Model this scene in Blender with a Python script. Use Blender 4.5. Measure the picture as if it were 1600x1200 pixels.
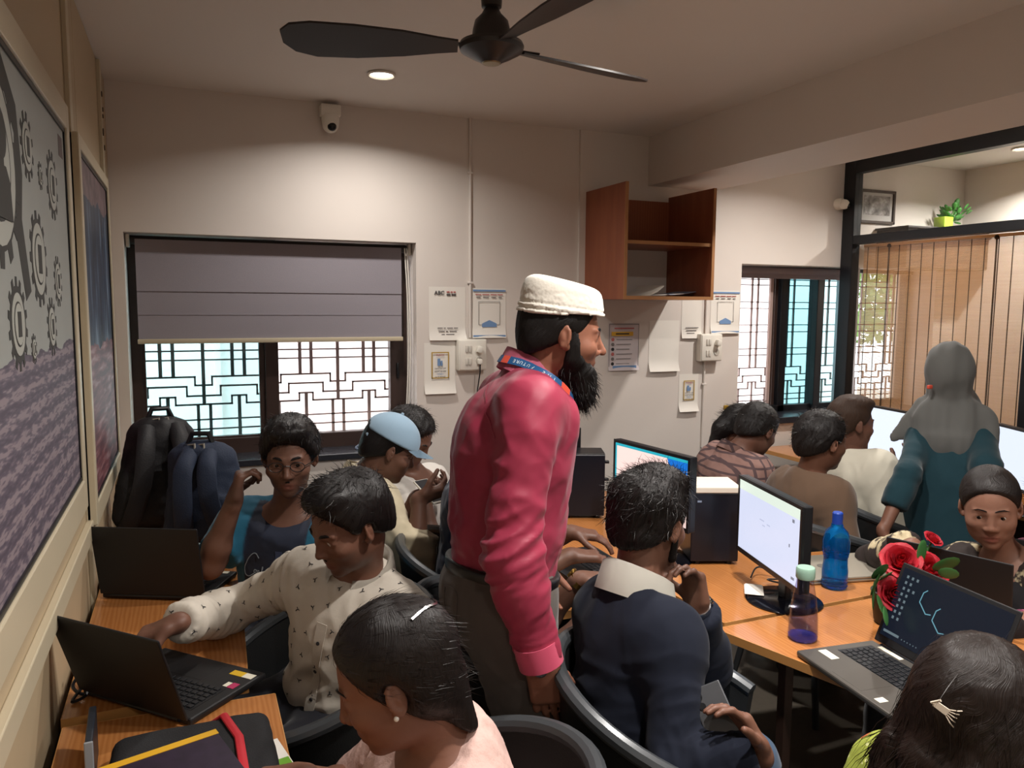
import bpy, bmesh, math, random
import numpy as np
from mathutils import Vector, Matrix
from mathutils.bvhtree import BVHTree

for o in list(bpy.data.objects):
    bpy.data.objects.remove(o, do_unlink=True)
SC = bpy.context.scene
COL = SC.collection
random.seed(7)

# ------------------------------------------------------------------ camera, world, lights, exposure
cam_data = bpy.data.cameras.new('camera')
cam_data.sensor_width = 36.0
cam_data.lens = 36.0 * 1200.0 / 1600.0
cam_data.clip_start = 0.02
camera = bpy.data.objects.new('camera', cam_data)
COL.objects.link(camera)
CAM_ROT = Matrix(((0.921099, 0.033937, -0.387847), (-0.389269, 0.097699, -0.915928), (0.006809, 0.994637, 0.103201)))
camera.matrix_world = Matrix.Translation((0, 0, 1.68)) @ CAM_ROT.to_4x4()
SC.camera = camera
SC.view_settings.view_transform = 'Standard'
SC.view_settings.look = 'None'
SC.view_settings.gamma = 1.0
SC.view_settings.use_curve_mapping = False
SC.view_settings.exposure = 0.27

world = bpy.data.worlds.new('daylight')
SC.world = world
world.use_nodes = True
world.node_tree.nodes['Background'].inputs['Color'].default_value = (0.86, 0.93, 1.0, 1)
world.node_tree.nodes['Background'].inputs['Strength'].default_value = 4.5


def lamp(name, loc, power, size, color=(1.0, 0.945, 0.89), spread=150, target=None):
    """Area disc of one recessed downlight."""
    d = bpy.data.lights.new(name, 'AREA')
    d.shape = 'DISK'
    d.size = size
    d.energy = power
    d.color = color
    d.spread = math.radians(spread)
    o = bpy.data.objects.new(name, d)
    o.location = loc
    COL.objects.link(o)
    return o


CEIL = 2.705
BACK = 4.14
DESK = 0.73
DOWNLIGHTS = [(0.844, 3.518, CEIL), (1.62, 1.85, CEIL), (1.05, 0.95, CEIL), (1.9, 0.2, CEIL), (3.38, 3.2, CEIL), (5.0, 3.4, 2.66), (0.4, -1.2, CEIL), (1.9, -1.4, CEIL)]
POWERS = [12, 22, 25, 17, 21, 30, 12, 14]
for (x, y, z), pw in zip(DOWNLIGHTS, POWERS):
    lamp('downlight_glow', (x, y, z - 0.022), pw, 0.1)


# ------------------------------------------------------------------ materials
def lin(c):
    if isinstance(c, str):
        c = [int(c[i:i + 2], 16) / 255 for i in (1, 3, 5)]
    return tuple(v / 12.92 if v <= 0.04045 else ((v + 0.055) / 1.055) ** 2.4 for v in c)


class NT:
    """Thin wrapper to write node trees in a line or two."""
    def __init__(s, name):
        s.m = bpy.data.materials.new(name)
        s.m.use_nodes = True
        s.t = s.m.node_tree
        s.b = s.t.nodes['Principled BSDF']

    def n(s, typ, ins=None, **kw):
        nd = s.t.nodes.new('ShaderNode' + typ)
        for k, v in kw.items():
            setattr(nd, k, v)
        for k, v in (ins or {}).items():
            sock = nd.inputs[k]
            if isinstance(v, bpy.types.NodeSocket):
                s.t.links.new(v, sock)
            else:
                if isinstance(v, str):
                    v = (*lin(v), 1)
                sock.default_value = v
        return nd

    def set(s, **kw):
        for k, v in kw.items():
            k = k.replace('_', ' ')
            sock = s.b.inputs[k]
            if isinstance(v, bpy.types.NodeSocket):
                s.t.links.new(v, sock)
            else:
                if isinstance(v, str):
                    v = (*lin(v), 1)
                sock.default_value = v
        return s

    def coord(s, kind='Object', scale=None):
        c = s.n('TexCoord').outputs[kind]
        if scale is not None:
            c = s.n('Mapping', {'Vector': c, 'Scale': scale}).outputs[0]
        return c

    def noise(s, scale, detail=3, vec=None, rough=0.55):
        return s.n('TexNoise', {'Vector': vec if vec is not None else s.coord(), 'Scale': scale, 'Detail': detail, 'Roughness': rough}).outputs['Fac']

    def ramp(s, fac, stops, interp='LINEAR'):
        r = s.n('ValToRGB', {'Fac': fac})
        r.color_ramp.interpolation = interp
        els = r.color_ramp.elements
        while len(els) < len(stops):
            els.new(0.5)
        for e, (p, c) in zip(els, stops):
            e.position = p
            e.color = (*lin(c), 1)
        return r.outputs['Color']

    def mix(s, fac, a, b, blend='MIX'):
        nd = s.n('Mix', data_type='RGBA', blend_type=blend)
        for i, v in ((0, fac), (6, a), (7, b)):
            if isinstance(v, bpy.types.NodeSocket):
                s.t.links.new(v, nd.inputs[i])
            else:
                nd.inputs[i].default_value = (*lin(v), 1) if isinstance(v, str) else v
        return nd.outputs[2]

    def math(s, op, a, b=0.5):
        nd = s.n('Math', operation=op)
        for i, v in ((0, a), (1, b)):
            if isinstance(v, bpy.types.NodeSocket):
                s.t.links.new(v, nd.inputs[i])
            else:
                nd.inputs[i].default_value = v
        return nd.outputs[0]

    def bump(s, height, strength=0.3, dist=0.005):
        return s.set(Normal=s.n('Bump', {'Height': height, 'Strength': strength, 'Distance': dist}).outputs[0])


MATS = {}


def pm(name, base, rough=0.5, metal=0.0, var=None, bump=None, emit=None, trans=None, ior=1.45, coat=0.0, alpha=None, sheen=0.0, sub=0.0):
    """Principled material with optional mottling (scale, amount) and noise relief (scale, strength)."""
    if name in MATS:
        return MATS[name]
    k = NT(name)
    k.set(Roughness=rough, Metallic=metal)
    k.b.inputs['IOR'].default_value = ior
    if var:
        c = lin(base)
        lo = tuple(max(0, v * (1 - var[1])) for v in c)
        hi = tuple(min(1, v * (1 + var[1])) for v in c)
        k.set(Base_Color=k.mix(k.noise(var[0]), (*lo, 1), (*hi, 1)))
    else:
        k.set(Base_Color=base)
    if bump:
        k.bump(k.noise(bump[0], 4), bump[1])
    if emit:
        k.set(Emission_Color=emit[0], Emission_Strength=emit[1])
    if trans:
        k.b.inputs['Transmission Weight'].default_value = trans
    if coat:
        k.b.inputs['Coat Weight'].default_value = coat
        k.b.inputs['Coat Roughness'].default_value = 0.08
    if alpha is not None:
        k.b.inputs['Alpha'].default_value = alpha
    if sheen:
        k.b.inputs['Sheen Weight'].default_value = sheen
    if sub:
        k.b.inputs['Subsurface Weight'].default_value = sub
        k.b.inputs['Subsurface Radius'].default_value = (0.012, 0.004, 0.002)
    MATS[name] = k.m
    return k.m


# ------------------------------------------------------------------ objects and hierarchy
def V(p):
    return np.array(p, dtype=np.float64)


def nrm(v):
    v = np.array(v, dtype=np.float64)
    return v / (np.linalg.norm(v) + 1e-12)


def tag(o, label=None, cat=None, group=None, kind=None):
    if label:
        o['label'] = label
    if cat:
        o['category'] = cat
    if group:
        o['group'] = group
    if kind:
        o['kind'] = kind
    return o


def empty(name, loc, label=None, cat=None, group=None, rz=0.0, kind=None):
    o = bpy.data.objects.new(name, None)
    o.empty_display_size = 0.05
    COL.objects.link(o)
    o.location = tuple(loc)
    o.rotation_euler = (0, 0, rz)
    return tag(o, label, cat, group, kind)


def link_mesh(name, me, mat, parent=None, loc=None):
    o = bpy.data.objects.new(name, me)
    COL.objects.link(o)
    for m in (mat if isinstance(mat, (list, tuple)) else [mat]):
        me.materials.append(m)
    if parent is not None:
        o.parent = parent
    if loc is not None:
        o.location = tuple(loc)
    return o


def copy_tree(o, parent=None):
    c = o.copy()
    COL.objects.link(c)
    if parent is not None:
        c.parent = parent
    for ch in list(o.children):
        copy_tree(ch, c)
    return c


class MB:
    """Collects simple solids into one bmesh."""
    def __init__(s):
        s.bm = bmesh.new()

    def box(s, lo, hi, bev=0.0, seg=2, rot=None, mi=0):
        lo, hi = np.minimum(lo, hi), np.maximum(lo, hi)
        r = bmesh.ops.create_cube(s.bm, size=1.0)
        vs = r['verts']
        c = (V(lo) + V(hi)) / 2
        d = V(hi) - V(lo)
        for v in vs:
            v.co = Vector((v.co.x * d[0], v.co.y * d[1], v.co.z * d[2]))
        fs = list({f for v in vs for f in v.link_faces})
        if bev > 0:
            es = list({e for v in vs for e in v.link_edges})
            rb = bmesh.ops.bevel(s.bm, geom=es, offset=min(bev, min(d) * 0.45), segments=seg, affect='EDGES', profile=0.5)
            vs = list({v for f in rb['faces'] for v in f.verts} | {v for v in vs if v.is_valid})
        M = Matrix.Translation(c) @ (rot.to_4x4() if rot is not None else Matrix.Identity(4))
        for v in vs:
            v.co = M @ v.co
        if mi:
            for f in {f for v in vs for f in v.link_faces}:
                f.material_index = mi
        return s

    def lathe(s, prof, c=(0, 0, 0), seg=24, axis=None):
        """Revolve a list of (radius, height) about the axis through c."""
        ax = nrm(axis if axis is not None else (0, 0, 1))
        t = nrm(np.cross(ax, (1, 0, 0) if abs(ax[0]) < 0.9 else (0, 1, 0)))
        b = np.cross(ax, t)
        rings = []
        for r, h in prof:
            if r < 1e-6:
                rings.append([s.bm.verts.new(V(c) + ax * h)])
            else:
                rings.append([s.bm.verts.new(V(c) + ax * h + (t * math.cos(a) + b * math.sin(a)) * r) for a in np.linspace(0, 2 * math.pi, seg, endpoint=False)])
        for p, q in zip(rings, rings[1:]):
            for i in range(seg):
                j = (i + 1) % seg
                if len(p) == 1 and len(q) > 1:
                    s.bm.faces.new((p[0], q[i], q[j]))
                elif len(q) == 1 and len(p) > 1:
                    s.bm.faces.new((p[i], q[0], p[j]))
                elif len(p) > 1:
                    s.bm.faces.new((p[i], q[i], q[j], p[j]))
        return s

    def tube(s, pts, r, seg=8, cap=True, flat=None):
        """Tube along pts; r a number or one per point; flat=(normal, factor) squashes it."""
        pts = [V(p) for p in pts]
        n = len(pts)
        rs = [r] * n if np.isscalar(r) else list(r)
        prev = None
        rings = []
        for i in range(n):
            d = nrm(pts[min(i + 1, n - 1)] - pts[max(i - 1, 0)])
            if prev is None:
                prev = nrm(np.cross(d, (0, 0, 1) if abs(d[2]) < 0.9 else (1, 0, 0)))
            u = nrm(prev - d * prev.dot(d))
            w = np.cross(d, u)
            prev = u
            ring = []
            for a in np.linspace(0, 2 * math.pi, seg, endpoint=False):
                off = (u * math.cos(a) + w * math.sin(a)) * rs[i]
                if flat is not None:
                    off = off - V(flat[0]) * (off.dot(V(flat[0])) * (1 - flat[1]))
                ring.append(s.bm.verts.new(pts[i] + off))
            rings.append(ring)
        for p, q in zip(rings, rings[1:]):
            for i in range(seg):
                j = (i + 1) % seg
                s.bm.faces.new((p[i], p[j], q[j], q[i]))
        if cap:
            s.bm.faces.new(rings[0][::-1])
            s.bm.faces.new(rings[-1])
        return s

    def prism(s, poly, ex, origin=(0, 0, 0), ux=(1, 0, 0), uy=(0, 1, 0)):
        """Extrude a 2-D polygon (in the plane ux, uy) by the vector ex."""
        o, ux, uy, ex = V(origin), V(ux), V(uy), V(ex)
        a = [s.bm.verts.new(o + ux * x + uy * y) for x, y in poly]
        b = [s.bm.verts.new(o + ux * x + uy * y + ex) for x, y in poly]
        n = len(poly)
        s.bm.faces.new(a[::-1])
        s.bm.faces.new(b)
        for i in range(n):
            j = (i + 1) % n
            s.bm.faces.new((a[i], a[j], b[j], b[i]))
        return s

    def ball(s, c, r, seg=12, R=None):
        r = (r, r, r) if np.isscalar(r) else r
        res = bmesh.ops.create_uvsphere(s.bm, u_segments=seg, v_segments=max(6, seg * 2 // 3), radius=1.0)
        for v in res['verts']:
            p = V(v.co) * V(r)
            if R is not None:
                p = V(R).T @ p
            v.co = Vector(p + V(c))
        return s

    def build(s, name, mat, parent=None, loc=None, smooth=True, angle=35, off=None):
        if off is not None:
            for v in s.bm.verts:
                v.co -= Vector(off)
        bmesh.ops.recalc_face_normals(s.bm, faces=s.bm.faces[:])
        me = bpy.data.meshes.new(name)
        s.bm.to_mesh(me)
        s.bm.free()
        if smooth:
            me.shade_smooth()
            me.set_sharp_from_angle(angle=math.radians(angle))
        return link_mesh(name, me, mat, parent, loc)


def text(name, body, size, loc, ux, uy, mat, parent, align='CENTER', bold=0.0, shear=0.0):
    """Flat lettering standing in the plane of ux (reading direction) and uy (up)."""
    cu = bpy.data.curves.new(name, 'FONT')
    cu.body = body
    cu.size = size
    cu.align_x = align
    cu.align_y = 'CENTER'
    cu.offset = bold
    cu.shear = shear
    cu.resolution_u = 2
    cu.extrude = 0.0002
    ux, uy = nrm(ux), nrm(uy)
    uz = np.cross(ux, uy)
    M = Matrix(((ux[0], uy[0], uz[0], loc[0]), (ux[1], uy[1], uz[1], loc[1]), (ux[2], uy[2], uz[2], loc[2]), (0, 0, 0, 1)))
    tmp = bpy.data.objects.new(name, cu)
    me = bpy.data.meshes.new_from_object(tmp)
    me.transform(M)
    bpy.data.objects.remove(tmp)
    o = link_mesh(name, me, mat, parent)
    if parent is not None:
        o.matrix_parent_inverse = Matrix.Translation(-Vector(parent.location))
        me.transform(Matrix.Translation(-Vector(parent.location)))
        o.matrix_parent_inverse = Matrix.Identity(4)
    return o


# ------------------------------------------------------------------ smooth solids: signed fields meshed with surface nets
_rng = np.random.RandomState(3)
_PERM = np.concatenate([_rng.permutation(256)] * 3)
_GRAD = _rng.normal(size=(256, 3))
_GRAD /= np.linalg.norm(_GRAD, axis=1)[:, None]


def gnoise(P):
    """Gradient noise at points P (n,3), about -0.7..0.7."""
    Pi = np.floor(P).astype(int)
    Fr = P - Pi
    u = Fr ** 3 * (Fr * (Fr * 6 - 15) + 10)
    Pi &= 255
    out = 0
    for dx in (0, 1):
        wx = u[:, 0] if dx else 1 - u[:, 0]
        for dy in (0, 1):
            wy = u[:, 1] if dy else 1 - u[:, 1]
            for dz in (0, 1):
                wz = u[:, 2] if dz else 1 - u[:, 2]
                h = _PERM[_PERM[_PERM[Pi[:, 0] + dx] + Pi[:, 1] + dy] + Pi[:, 2] + dz]
                g = _GRAD[h]
                out = out + wx * wy * wz * ((Fr[:, 0] - dx) * g[:, 0] + (Fr[:, 1] - dy) * g[:, 1] + (Fr[:, 2] - dz) * g[:, 2])
    return out


def cone(a, b, r1, r2, flatb=False, flata=False, sq=None):
    a, b = V(a), V(b)
    ba = b - a
    L2 = max(float(ba.dot(ba)), 1e-9)
    L = math.sqrt(L2)
    rm = max(r1, r2)
    if sq is not None:
        s_ax, fac = nrm(sq[0]), sq[1]
        rm *= max(1.0, fac)

    def fn(X, Y, Z):
        x, y, z = X - a[0], Y - a[1], Z - a[2]
        tt = (x * ba[0] + y * ba[1] + z * ba[2]) / L2
        t = np.clip(tt, 0, 1)
        qx, qy, qz = x - t * ba[0], y - t * ba[1], z - t * ba[2]
        d2 = qx * qx + qy * qy + qz * qz
        if sq is not None:
            c = qx * s_ax[0] + qy * s_ax[1] + qz * s_ax[2]
            d2 = d2 + c * c * (1 / fac ** 2 - 1)
        d = np.sqrt(d2) - (r1 + (r2 - r1) * t)
        if flatb:
            d = np.maximum(d, (tt - 1) * L)
        if flata:
            d = np.maximum(d, -tt * L)
        return d
    return fn, np.minimum(a, b) - rm, np.maximum(a, b) + rm


def ell(c, r, R=None):
    """Ellipsoid; R rows are its axes."""
    c, r = V(c), V(r)
    R = np.eye(3) if R is None else V(R)
    ext = np.sqrt(((R * r[:, None]) ** 2).sum(0))

    def fn(X, Y, Z):
        x, y, z = X - c[0], Y - c[1], Z - c[2]
        q = [x * R[i, 0] + y * R[i, 1] + z * R[i, 2] for i in range(3)]
        k0 = np.sqrt(sum((q[i] / r[i]) ** 2 for i in range(3)))
        k1 = np.sqrt(sum((q[i] / r[i] ** 2) ** 2 for i in range(3))) + 1e-6
        return k0 * (k0 - 1) / k1
    return fn, c - ext, c + ext


def rbox(c, half, R=None, rnd=0.01):
    c, hf = V(c), V(half)
    R = np.eye(3) if R is None else V(R)
    ext = (np.abs(R) * hf[:, None]).sum(0)

    def fn(X, Y, Z):
        x, y, z = X - c[0], Y - c[1], Z - c[2]
        q = [np.abs(x * R[i, 0] + y * R[i, 1] + z * R[i, 2]) - (hf[i] - rnd) for i in range(3)]
        o = np.sqrt(sum(np.maximum(v, 0) ** 2 for v in q))
        return o + np.minimum(np.maximum(np.maximum(q[0], q[1]), q[2]), 0) - rnd
    return fn, c - ext, c + ext


def ring(c, ax, R, r, ry=None):
    """Torus about ax; ry stretches the tube along ax."""
    c, ax = V(c), nrm(ax)
    ry = ry or r
    e = R + max(r, ry)

    def fn(X, Y, Z):
        x, y, z = X - c[0], Y - c[1], Z - c[2]
        h = x * ax[0] + y * ax[1] + z * ax[2]
        rad = np.sqrt(np.maximum(x * x + y * y + z * z - h * h, 0)) - R
        return np.sqrt(rad * rad + (h * r / ry) ** 2) - r
    return fn, c - e, c + e


def plane(p, n, c=None, rad=9.0):
    """Half space on the side n points to (to cut away), felt within rad of c."""
    p, n = V(p), nrm(n)
    c = p if c is None else V(c)

    def fn(X, Y, Z):
        return -((X - p[0]) * n[0] + (Y - p[1]) * n[1] + (Z - p[2]) * n[2])
    return fn, c - rad, c + rad


class Field:
    def __init__(s):
        s.ops = []

    def add(s, prim, k=0.02):
        s.ops.append(('+', prim, k))
        return s

    def sub(s, prim, k=0.008):
        s.ops.append(('-', prim, k))
        return s

    def mesh(s, h):
        lo = np.min([p[1] for o, p, k in s.ops if o == '+'], axis=0) - 3 * h
        hi = np.max([p[2] for o, p, k in s.ops if o == '+'], axis=0) + 3 * h
        n = np.ceil((hi - lo) / h).astype(int) + 1
        D = np.full(n, 0.5, np.float32)
        ax = [(lo[i] + h * np.arange(n[i])).astype(np.float32) for i in range(3)]
        for op, (fn, plo, phi), k in s.ops:
            m = k + 2.5 * h
            i0 = np.clip(np.floor((plo - m - lo) / h).astype(int), 0, n)
            i1 = np.clip(np.ceil((phi + m - lo) / h).astype(int) + 1, 0, n)
            if (i1 <= i0).any():
                continue
            sl = tuple(slice(a, b) for a, b in zip(i0, i1))
            X = ax[0][sl[0]][:, None, None]
            Y = ax[1][sl[1]][None, :, None]
            Z = ax[2][sl[2]][None, None, :]
            d = fn(X, Y, Z).astype(np.float32)
            A = D[sl]
            if op == '+':
                if k > 0:
                    e = np.maximum(k - np.abs(A - d), 0)
                    D[sl] = np.minimum(A, d) - e * e / (4 * k)
                else:
                    D[sl] = np.minimum(A, d)
            else:
                d = -d
                if k > 0:
                    e = np.maximum(k - np.abs(A - d), 0)
                    D[sl] = np.maximum(A, d) + e * e / (4 * k)
                else:
                    D[sl] = np.maximum(A, d)
        return nets(D, lo, h)


def nets(D, lo, h):
    S = D < 0
    c = np.zeros(np.array(S.shape) - 1, np.int8)
    cs = [(i, j, k) for i in (0, 1) for j in (0, 1) for k in (0, 1)]
    sh = c.shape
    for i, j, k in cs:
        c += S[i:i + sh[0], j:j + sh[1], k:k + sh[2]]
    act = (c > 0) & (c < 8)
    idx = np.argwhere(act)
    vid = np.full(sh, -1, np.int32)
    vid[act] = np.arange(len(idx))
    val = {q: D[idx[:, 0] + q[0], idx[:, 1] + q[1], idx[:, 2] + q[2]] for q in cs}
    acc = np.zeros((len(idx), 3))
    cnt = np.zeros(len(idx))
    for a in cs:
        for d in range(3):
            if a[d] == 0:
                b = list(a)
                b[d] = 1
                b = tuple(b)
                va, vb = val[a], val[b]
                m = (va < 0) != (vb < 0)
                t = va[m] / (va[m] - vb[m])
                p = np.tile(np.array(a, float), (m.sum(), 1))
                p[:, d] = t
                acc[m] += p
                cnt[m] += 1
    verts = V(lo) + h * (idx + acc / np.maximum(cnt, 1)[:, None])
    quads = []
    for d in range(3):
        e, f = (d + 1) % 3, (d + 2) % 3
        s0 = [slice(1, -1)] * 3
        s1 = [slice(1, -1)] * 3
        s0[d] = slice(0, -1)
        s1[d] = slice(1, None)
        A, B = S[tuple(s0)], S[tuple(s1)]
        for flip in (0, 1):
            m = (A & ~B) if not flip else (~A & B)
            q = np.argwhere(m)
            if not len(q):
                continue
            q[:, e] += 1
            q[:, f] += 1
            cor = []
            for de, df in ((-1, -1), (0, -1), (0, 0), (-1, 0)):
                r = q.copy()
                r[:, e] += de
                r[:, f] += df
                cor.append(vid[r[:, 0], r[:, 1], r[:, 2]])
            qq = np.stack(cor, 1)
            quads.append(qq if not flip else qq[:, ::-1])
    quads = np.concatenate(quads) if quads else np.zeros((0, 4), int)
    quads = quads[(quads >= 0).all(1)]
    return verts, quads


def relax(v, q, it=1, w=0.5):
    """Laplacian smoothing of a quad mesh."""
    for _ in range(it):
        acc = np.zeros_like(v)
        cnt = np.zeros(len(v))
        for a, b in ((0, 1), (1, 2), (2, 3), (3, 0)):
            for i, j in ((q[:, a], q[:, b]), (q[:, b], q[:, a])):
                for d in range(3):
                    acc[:, d] += np.bincount(i, v[j, d], len(v))
                cnt += np.bincount(i, minlength=len(v))
        v = v * (1 - w) + w * acc / np.maximum(cnt, 1)[:, None]
    return v


def vnormals(v, q):
    fn = np.cross(v[q[:, 2]] - v[q[:, 0]], v[q[:, 3]] - v[q[:, 1]])
    out = np.zeros_like(v)
    for c in range(4):
        for d in range(3):
            out[:, d] += np.bincount(q[:, c], fn[:, d], len(v))
    return out / (np.linalg.norm(out, axis=1)[:, None] + 1e-12)


def quad_mesh(name, v, q, base=(0, 0, 0), attrs=None):
    me = bpy.data.meshes.new(name)
    v = v - V(base)
    me.vertices.add(len(v))
    me.vertices.foreach_set('co', v.astype(np.float32).ravel())
    me.loops.add(4 * len(q))
    me.loops.foreach_set('vertex_index', q.astype(np.int32).ravel())
    me.polygons.add(len(q))
    me.polygons.foreach_set('loop_start', np.arange(0, 4 * len(q), 4, dtype=np.int32))
    me.update(calc_edges=True)
    me.shade_smooth()
    for k, a in (attrs or {}).items():
        if a.shape[1] == 3 and k != 'tint':
            at_ = me.attributes.new(k, 'FLOAT_VECTOR', 'POINT')
            at_.data.foreach_set('vector', a.astype(np.float32).ravel())
        else:
            at_ = me.attributes.new(k, 'FLOAT_COLOR', 'POINT')
            at_.data.foreach_set('color', np.concatenate([a[:, :3], np.ones((len(a), 1))], 1).astype(np.float32).ravel())
    return me

# ================================================================== ROOM SHELL
k = NT('wall_paint')
k.set(Base_Color=k.mix(k.noise(2.2, 5), '#d2c9c1', '#dad2ca'), Roughness=0.6)
k.bump(k.noise(60, 3), 0.06, 0.002)
M_WALL = k.m
M_CEIL = pm('ceiling_paint', '#dcd7d1', 0.7, var=(1.5, 0.03))
k = NT('speckled_floor_tile')
k.set(Base_Color=k.mix(k.noise(40, 4), '#5e574e', '#6f675c'), Roughness=0.3)
M_FLOOR = k.m
M_BLACK = pm('black_enamel', '#0e1116', 0.35)
M_BROWNFR = pm('brown_window_aluminium', '#3a2a25', 0.4)
M_CREAM = pm('cream_laminate', '#b5a284', 0.5, var=(3, 0.05))
M_CREAMTRIM = pm('cream_trim', '#c2b69c', 0.4, var=(5, 0.05))
M_STONE = pm('dark_sill_stone', '#2a2b31', 0.25, var=(20, 0.2))
M_WHITEPL = pm('white_plastic', '#e2ddd2', 0.35)
M_GRILLE = pm('grille_paint', '#a08c88', 0.5)
k = NT('exterior_plaster')
k.set(Base_Color=k.mix(k.noise(1.2, 3), '#e9dcd9', '#f1e8e4'), Roughness=0.9)
M_EXT = k.m


def glass_mat(name, tint, refl=0.08):
    k = NT(name)
    # each pane has two faces: half the tint and half the reflection on each
    tr = k.n('BsdfTransparent', {'Color': (*[v ** 0.5 for v in lin(tint)], 1)})
    gl = k.n('BsdfGlossy', {'Roughness': 0.02})
    fc = k.n('LayerWeight', {'Blend': 0.5}).outputs['Facing']
    fr = k.math('ADD', k.math('MULTIPLY', k.math('POWER', fc, 5.0), 0.8), 0.03)
    mx = k.n('MixShader', {0: fr, 1: tr.outputs[0], 2: gl.outputs[0]})
    k.t.links.new(mx.outputs[0], k.t.nodes['Material Output'].inputs['Surface'])
    return k.m


M_CLEAR = glass_mat('clear_glass', '#f2f5f3')
M_TEAL = glass_mat('teal_tinted_glass', '#a9d3d6')
M_TEAL2 = glass_mat('deep_teal_glass', '#7fb6bd')


def struct(name, mb, mat, parent=None, **kw):
    o = mb.build(name, mat, parent, **kw)
    if parent is None:
        o['kind'] = 'structure'
    return o


XL, XR, YF = -0.315, 5.443, -2.4
W1 = (-0.264, 1.175, 0.868, 2.012)
W2 = (3.385, 5.2, 0.915, 1.957)
STEP = 2.175
YB2 = BACK - 0.018

mb = MB()
TH = 0.34
for (x0, x1, y0, holes) in ((XL - 0.1, STEP, BACK, W1), (STEP, XR + 0.1, YB2, W2)):
    a, b, c, d = holes
    mb.box((x0, y0, 0), (x1, BACK + TH, c))
    mb.box((x0, y0, d), (x1, BACK + TH, CEIL + 0.05))
    mb.box((x0, y0, c), (a, BACK + TH, d))
    mb.box((b, y0, c), (x1, BACK + TH, d))
struct('wall_back', mb, M_WALL, smooth=False)
struct('floor', MB().box((XL - 0.1, YF - 0.1, -0.1), (XR + 0.1, BACK + TH, 0)), M_FLOOR, smooth=False)
struct('ceiling', MB().box((XL - 0.1, YF - 0.1, CEIL), (XR + 0.1, BACK + TH, CEIL + 0.1)), M_CEIL, smooth=False)
struct('wall_front', MB().box((XL - 0.1, YF - 0.1, 0), (XR + 0.1, YF, CEIL)), M_WALL, smooth=False)
struct('wall_right', MB().box((XR, YF, 0), (XR + 0.1, BACK, CEIL)), M_WALL, smooth=False)
struct('ceiling_beam', MB().box((2.645, YF, 2.41), (3.13, BACK, CEIL)), M_WALL, smooth=False)
struct('wall_partition', MB().box((4.24, YF, 0), (4.30, -0.6, CEIL)), M_WALL, smooth=False)
struct('baseboard_back', MB().box((XL, BACK - 0.03, 0), (5.4, BACK - 0.0, 0.09)), M_STONE, smooth=False)

# left wall: cream laminate panels, each a piece, with cover strips over the joints
wl = struct('wall_left', MB().box((XL - 0.1, YF, 0), (XL - 0.012, BACK, CEIL)), M_CREAM, smooth=False)
ys = [YF, -1.2, 0.1, 1.38, 2.715, 3.0, 3.745, BACK]
for a, b in zip(ys, ys[1:]):
    MB().box((XL - 0.012, a + 0.003, 0.02), (XL, b - 0.003, CEIL - 0.005), bev=0.001).build('panel', M_CREAM, wl, smooth=False)
for y in (2.73, 3.77):
    MB().box((XL, y, 0), (XL + 0.014, y + 0.06, CEIL - 0.01), bev=0.002).build('cover_strip', M_CREAMTRIM, wl, smooth=False)
mb = MB()
for y, z, r in ((3.80, 2.56, 0.012), (3.82, 2.50, 0.010), (3.81, 2.47, 0.009), (3.79, 2.40, 0.016), (3.82, 2.34, 0.012)):
    mb.lathe([(0, 0.0), (r, 0.0), (r, 0.004), (0, 0.004)], (XL + 0.0135, y, z), seg=7, axis=(1, 0, 0))
mb.build('worn_spot', pm('worn_dark_patch', '#4a3c30', 0.8), wl)
# skirting rail the desk butts against
MB().box((XL, 1.2, 0.93), (XL + 0.02, 3.9, 0.985), bev=0.003).build('rail', M_CREAMTRIM, wl, smooth=False)

# ------------------------------------------------------------------ windows
ZP = [1.419, 1.370, 1.279, 1.233, 1.2275, 1.1755, 1.1285, 1.045, 0.9925]


def bar(mb, a, b, w, Y, t=0.012):
    (x0, z0), (x1, z1) = a, b
    mb.box((min(x0, x1) - w / 2, Y - t / 2, min(z0, z1) - w / 2), (max(x0, x1) + w / 2, Y + t / 2, max(z0, z1) + w / 2))


def step_line(mb, xc, zt, zb, ho, P, Y, w=0.0095):
    """One arch of the stepped motif: low - up - across - down - low."""
    pts = [(xc - P / 2, zb), (xc - ho, zb), (xc - ho, zt), (xc + ho, zt), (xc + ho, zb), (xc + P / 2, zb)]
    for a, b in zip(pts, pts[1:]):
        bar(mb, a, b, w, Y)


w1 = empty('window_1', ((W1[0] + W1[1]) / 2, BACK + 0.2, W1[2]), kind='structure')
OFF1 = w1.location[:]


def wpart(name, mb, mat, parent, **kw):
    return mb.build(name, mat, parent, off=parent.location[:], **kw)


Yf0, Yf1 = BACK + 0.2, BACK + 0.26
for nm, lo, hi in (('frame_rail', (W1[0], Yf0, W1[2]), (W1[1], Yf1, 0.955)), ('frame_rail', (W1[0], Yf0, 1.965), (W1[1], Yf1, W1[3])),
                   ('frame_stile', (W1[0], Yf0, W1[2]), (-0.215, Yf1, W1[3])), ('frame_stile', (1.075, Yf0, W1[2]), (W1[1], Yf1, W1[3])),
                   ('mullion', (0.385, Yf0 - 0.01, 0.93), (0.455, Yf1, W1[3]))):
    wpart(nm, MB().box(lo, hi, bev=0.004), M_BROWNFR, w1, smooth=False)
wpart('sliding_sash', MB().box((0.355, Yf0 + 0.012, 0.95), (0.386, Yf1 - 0.012, 1.97), bev=0.003).box((-0.215, Yf0 + 0.012, 0.95), (-0.2, Yf1 - 0.012, 1.97)).box((-0.2, Yf0 + 0.012, 0.95), (0.36, Yf1 - 0.012, 0.965)), M_BROWNFR, w1, smooth=False)
wpart('pane', MB().box((-0.2, Yf0 + 0.03, 0.96), (0.36, Yf0 + 0.034, 1.97)), M_TEAL, w1, smooth=False)
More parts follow.
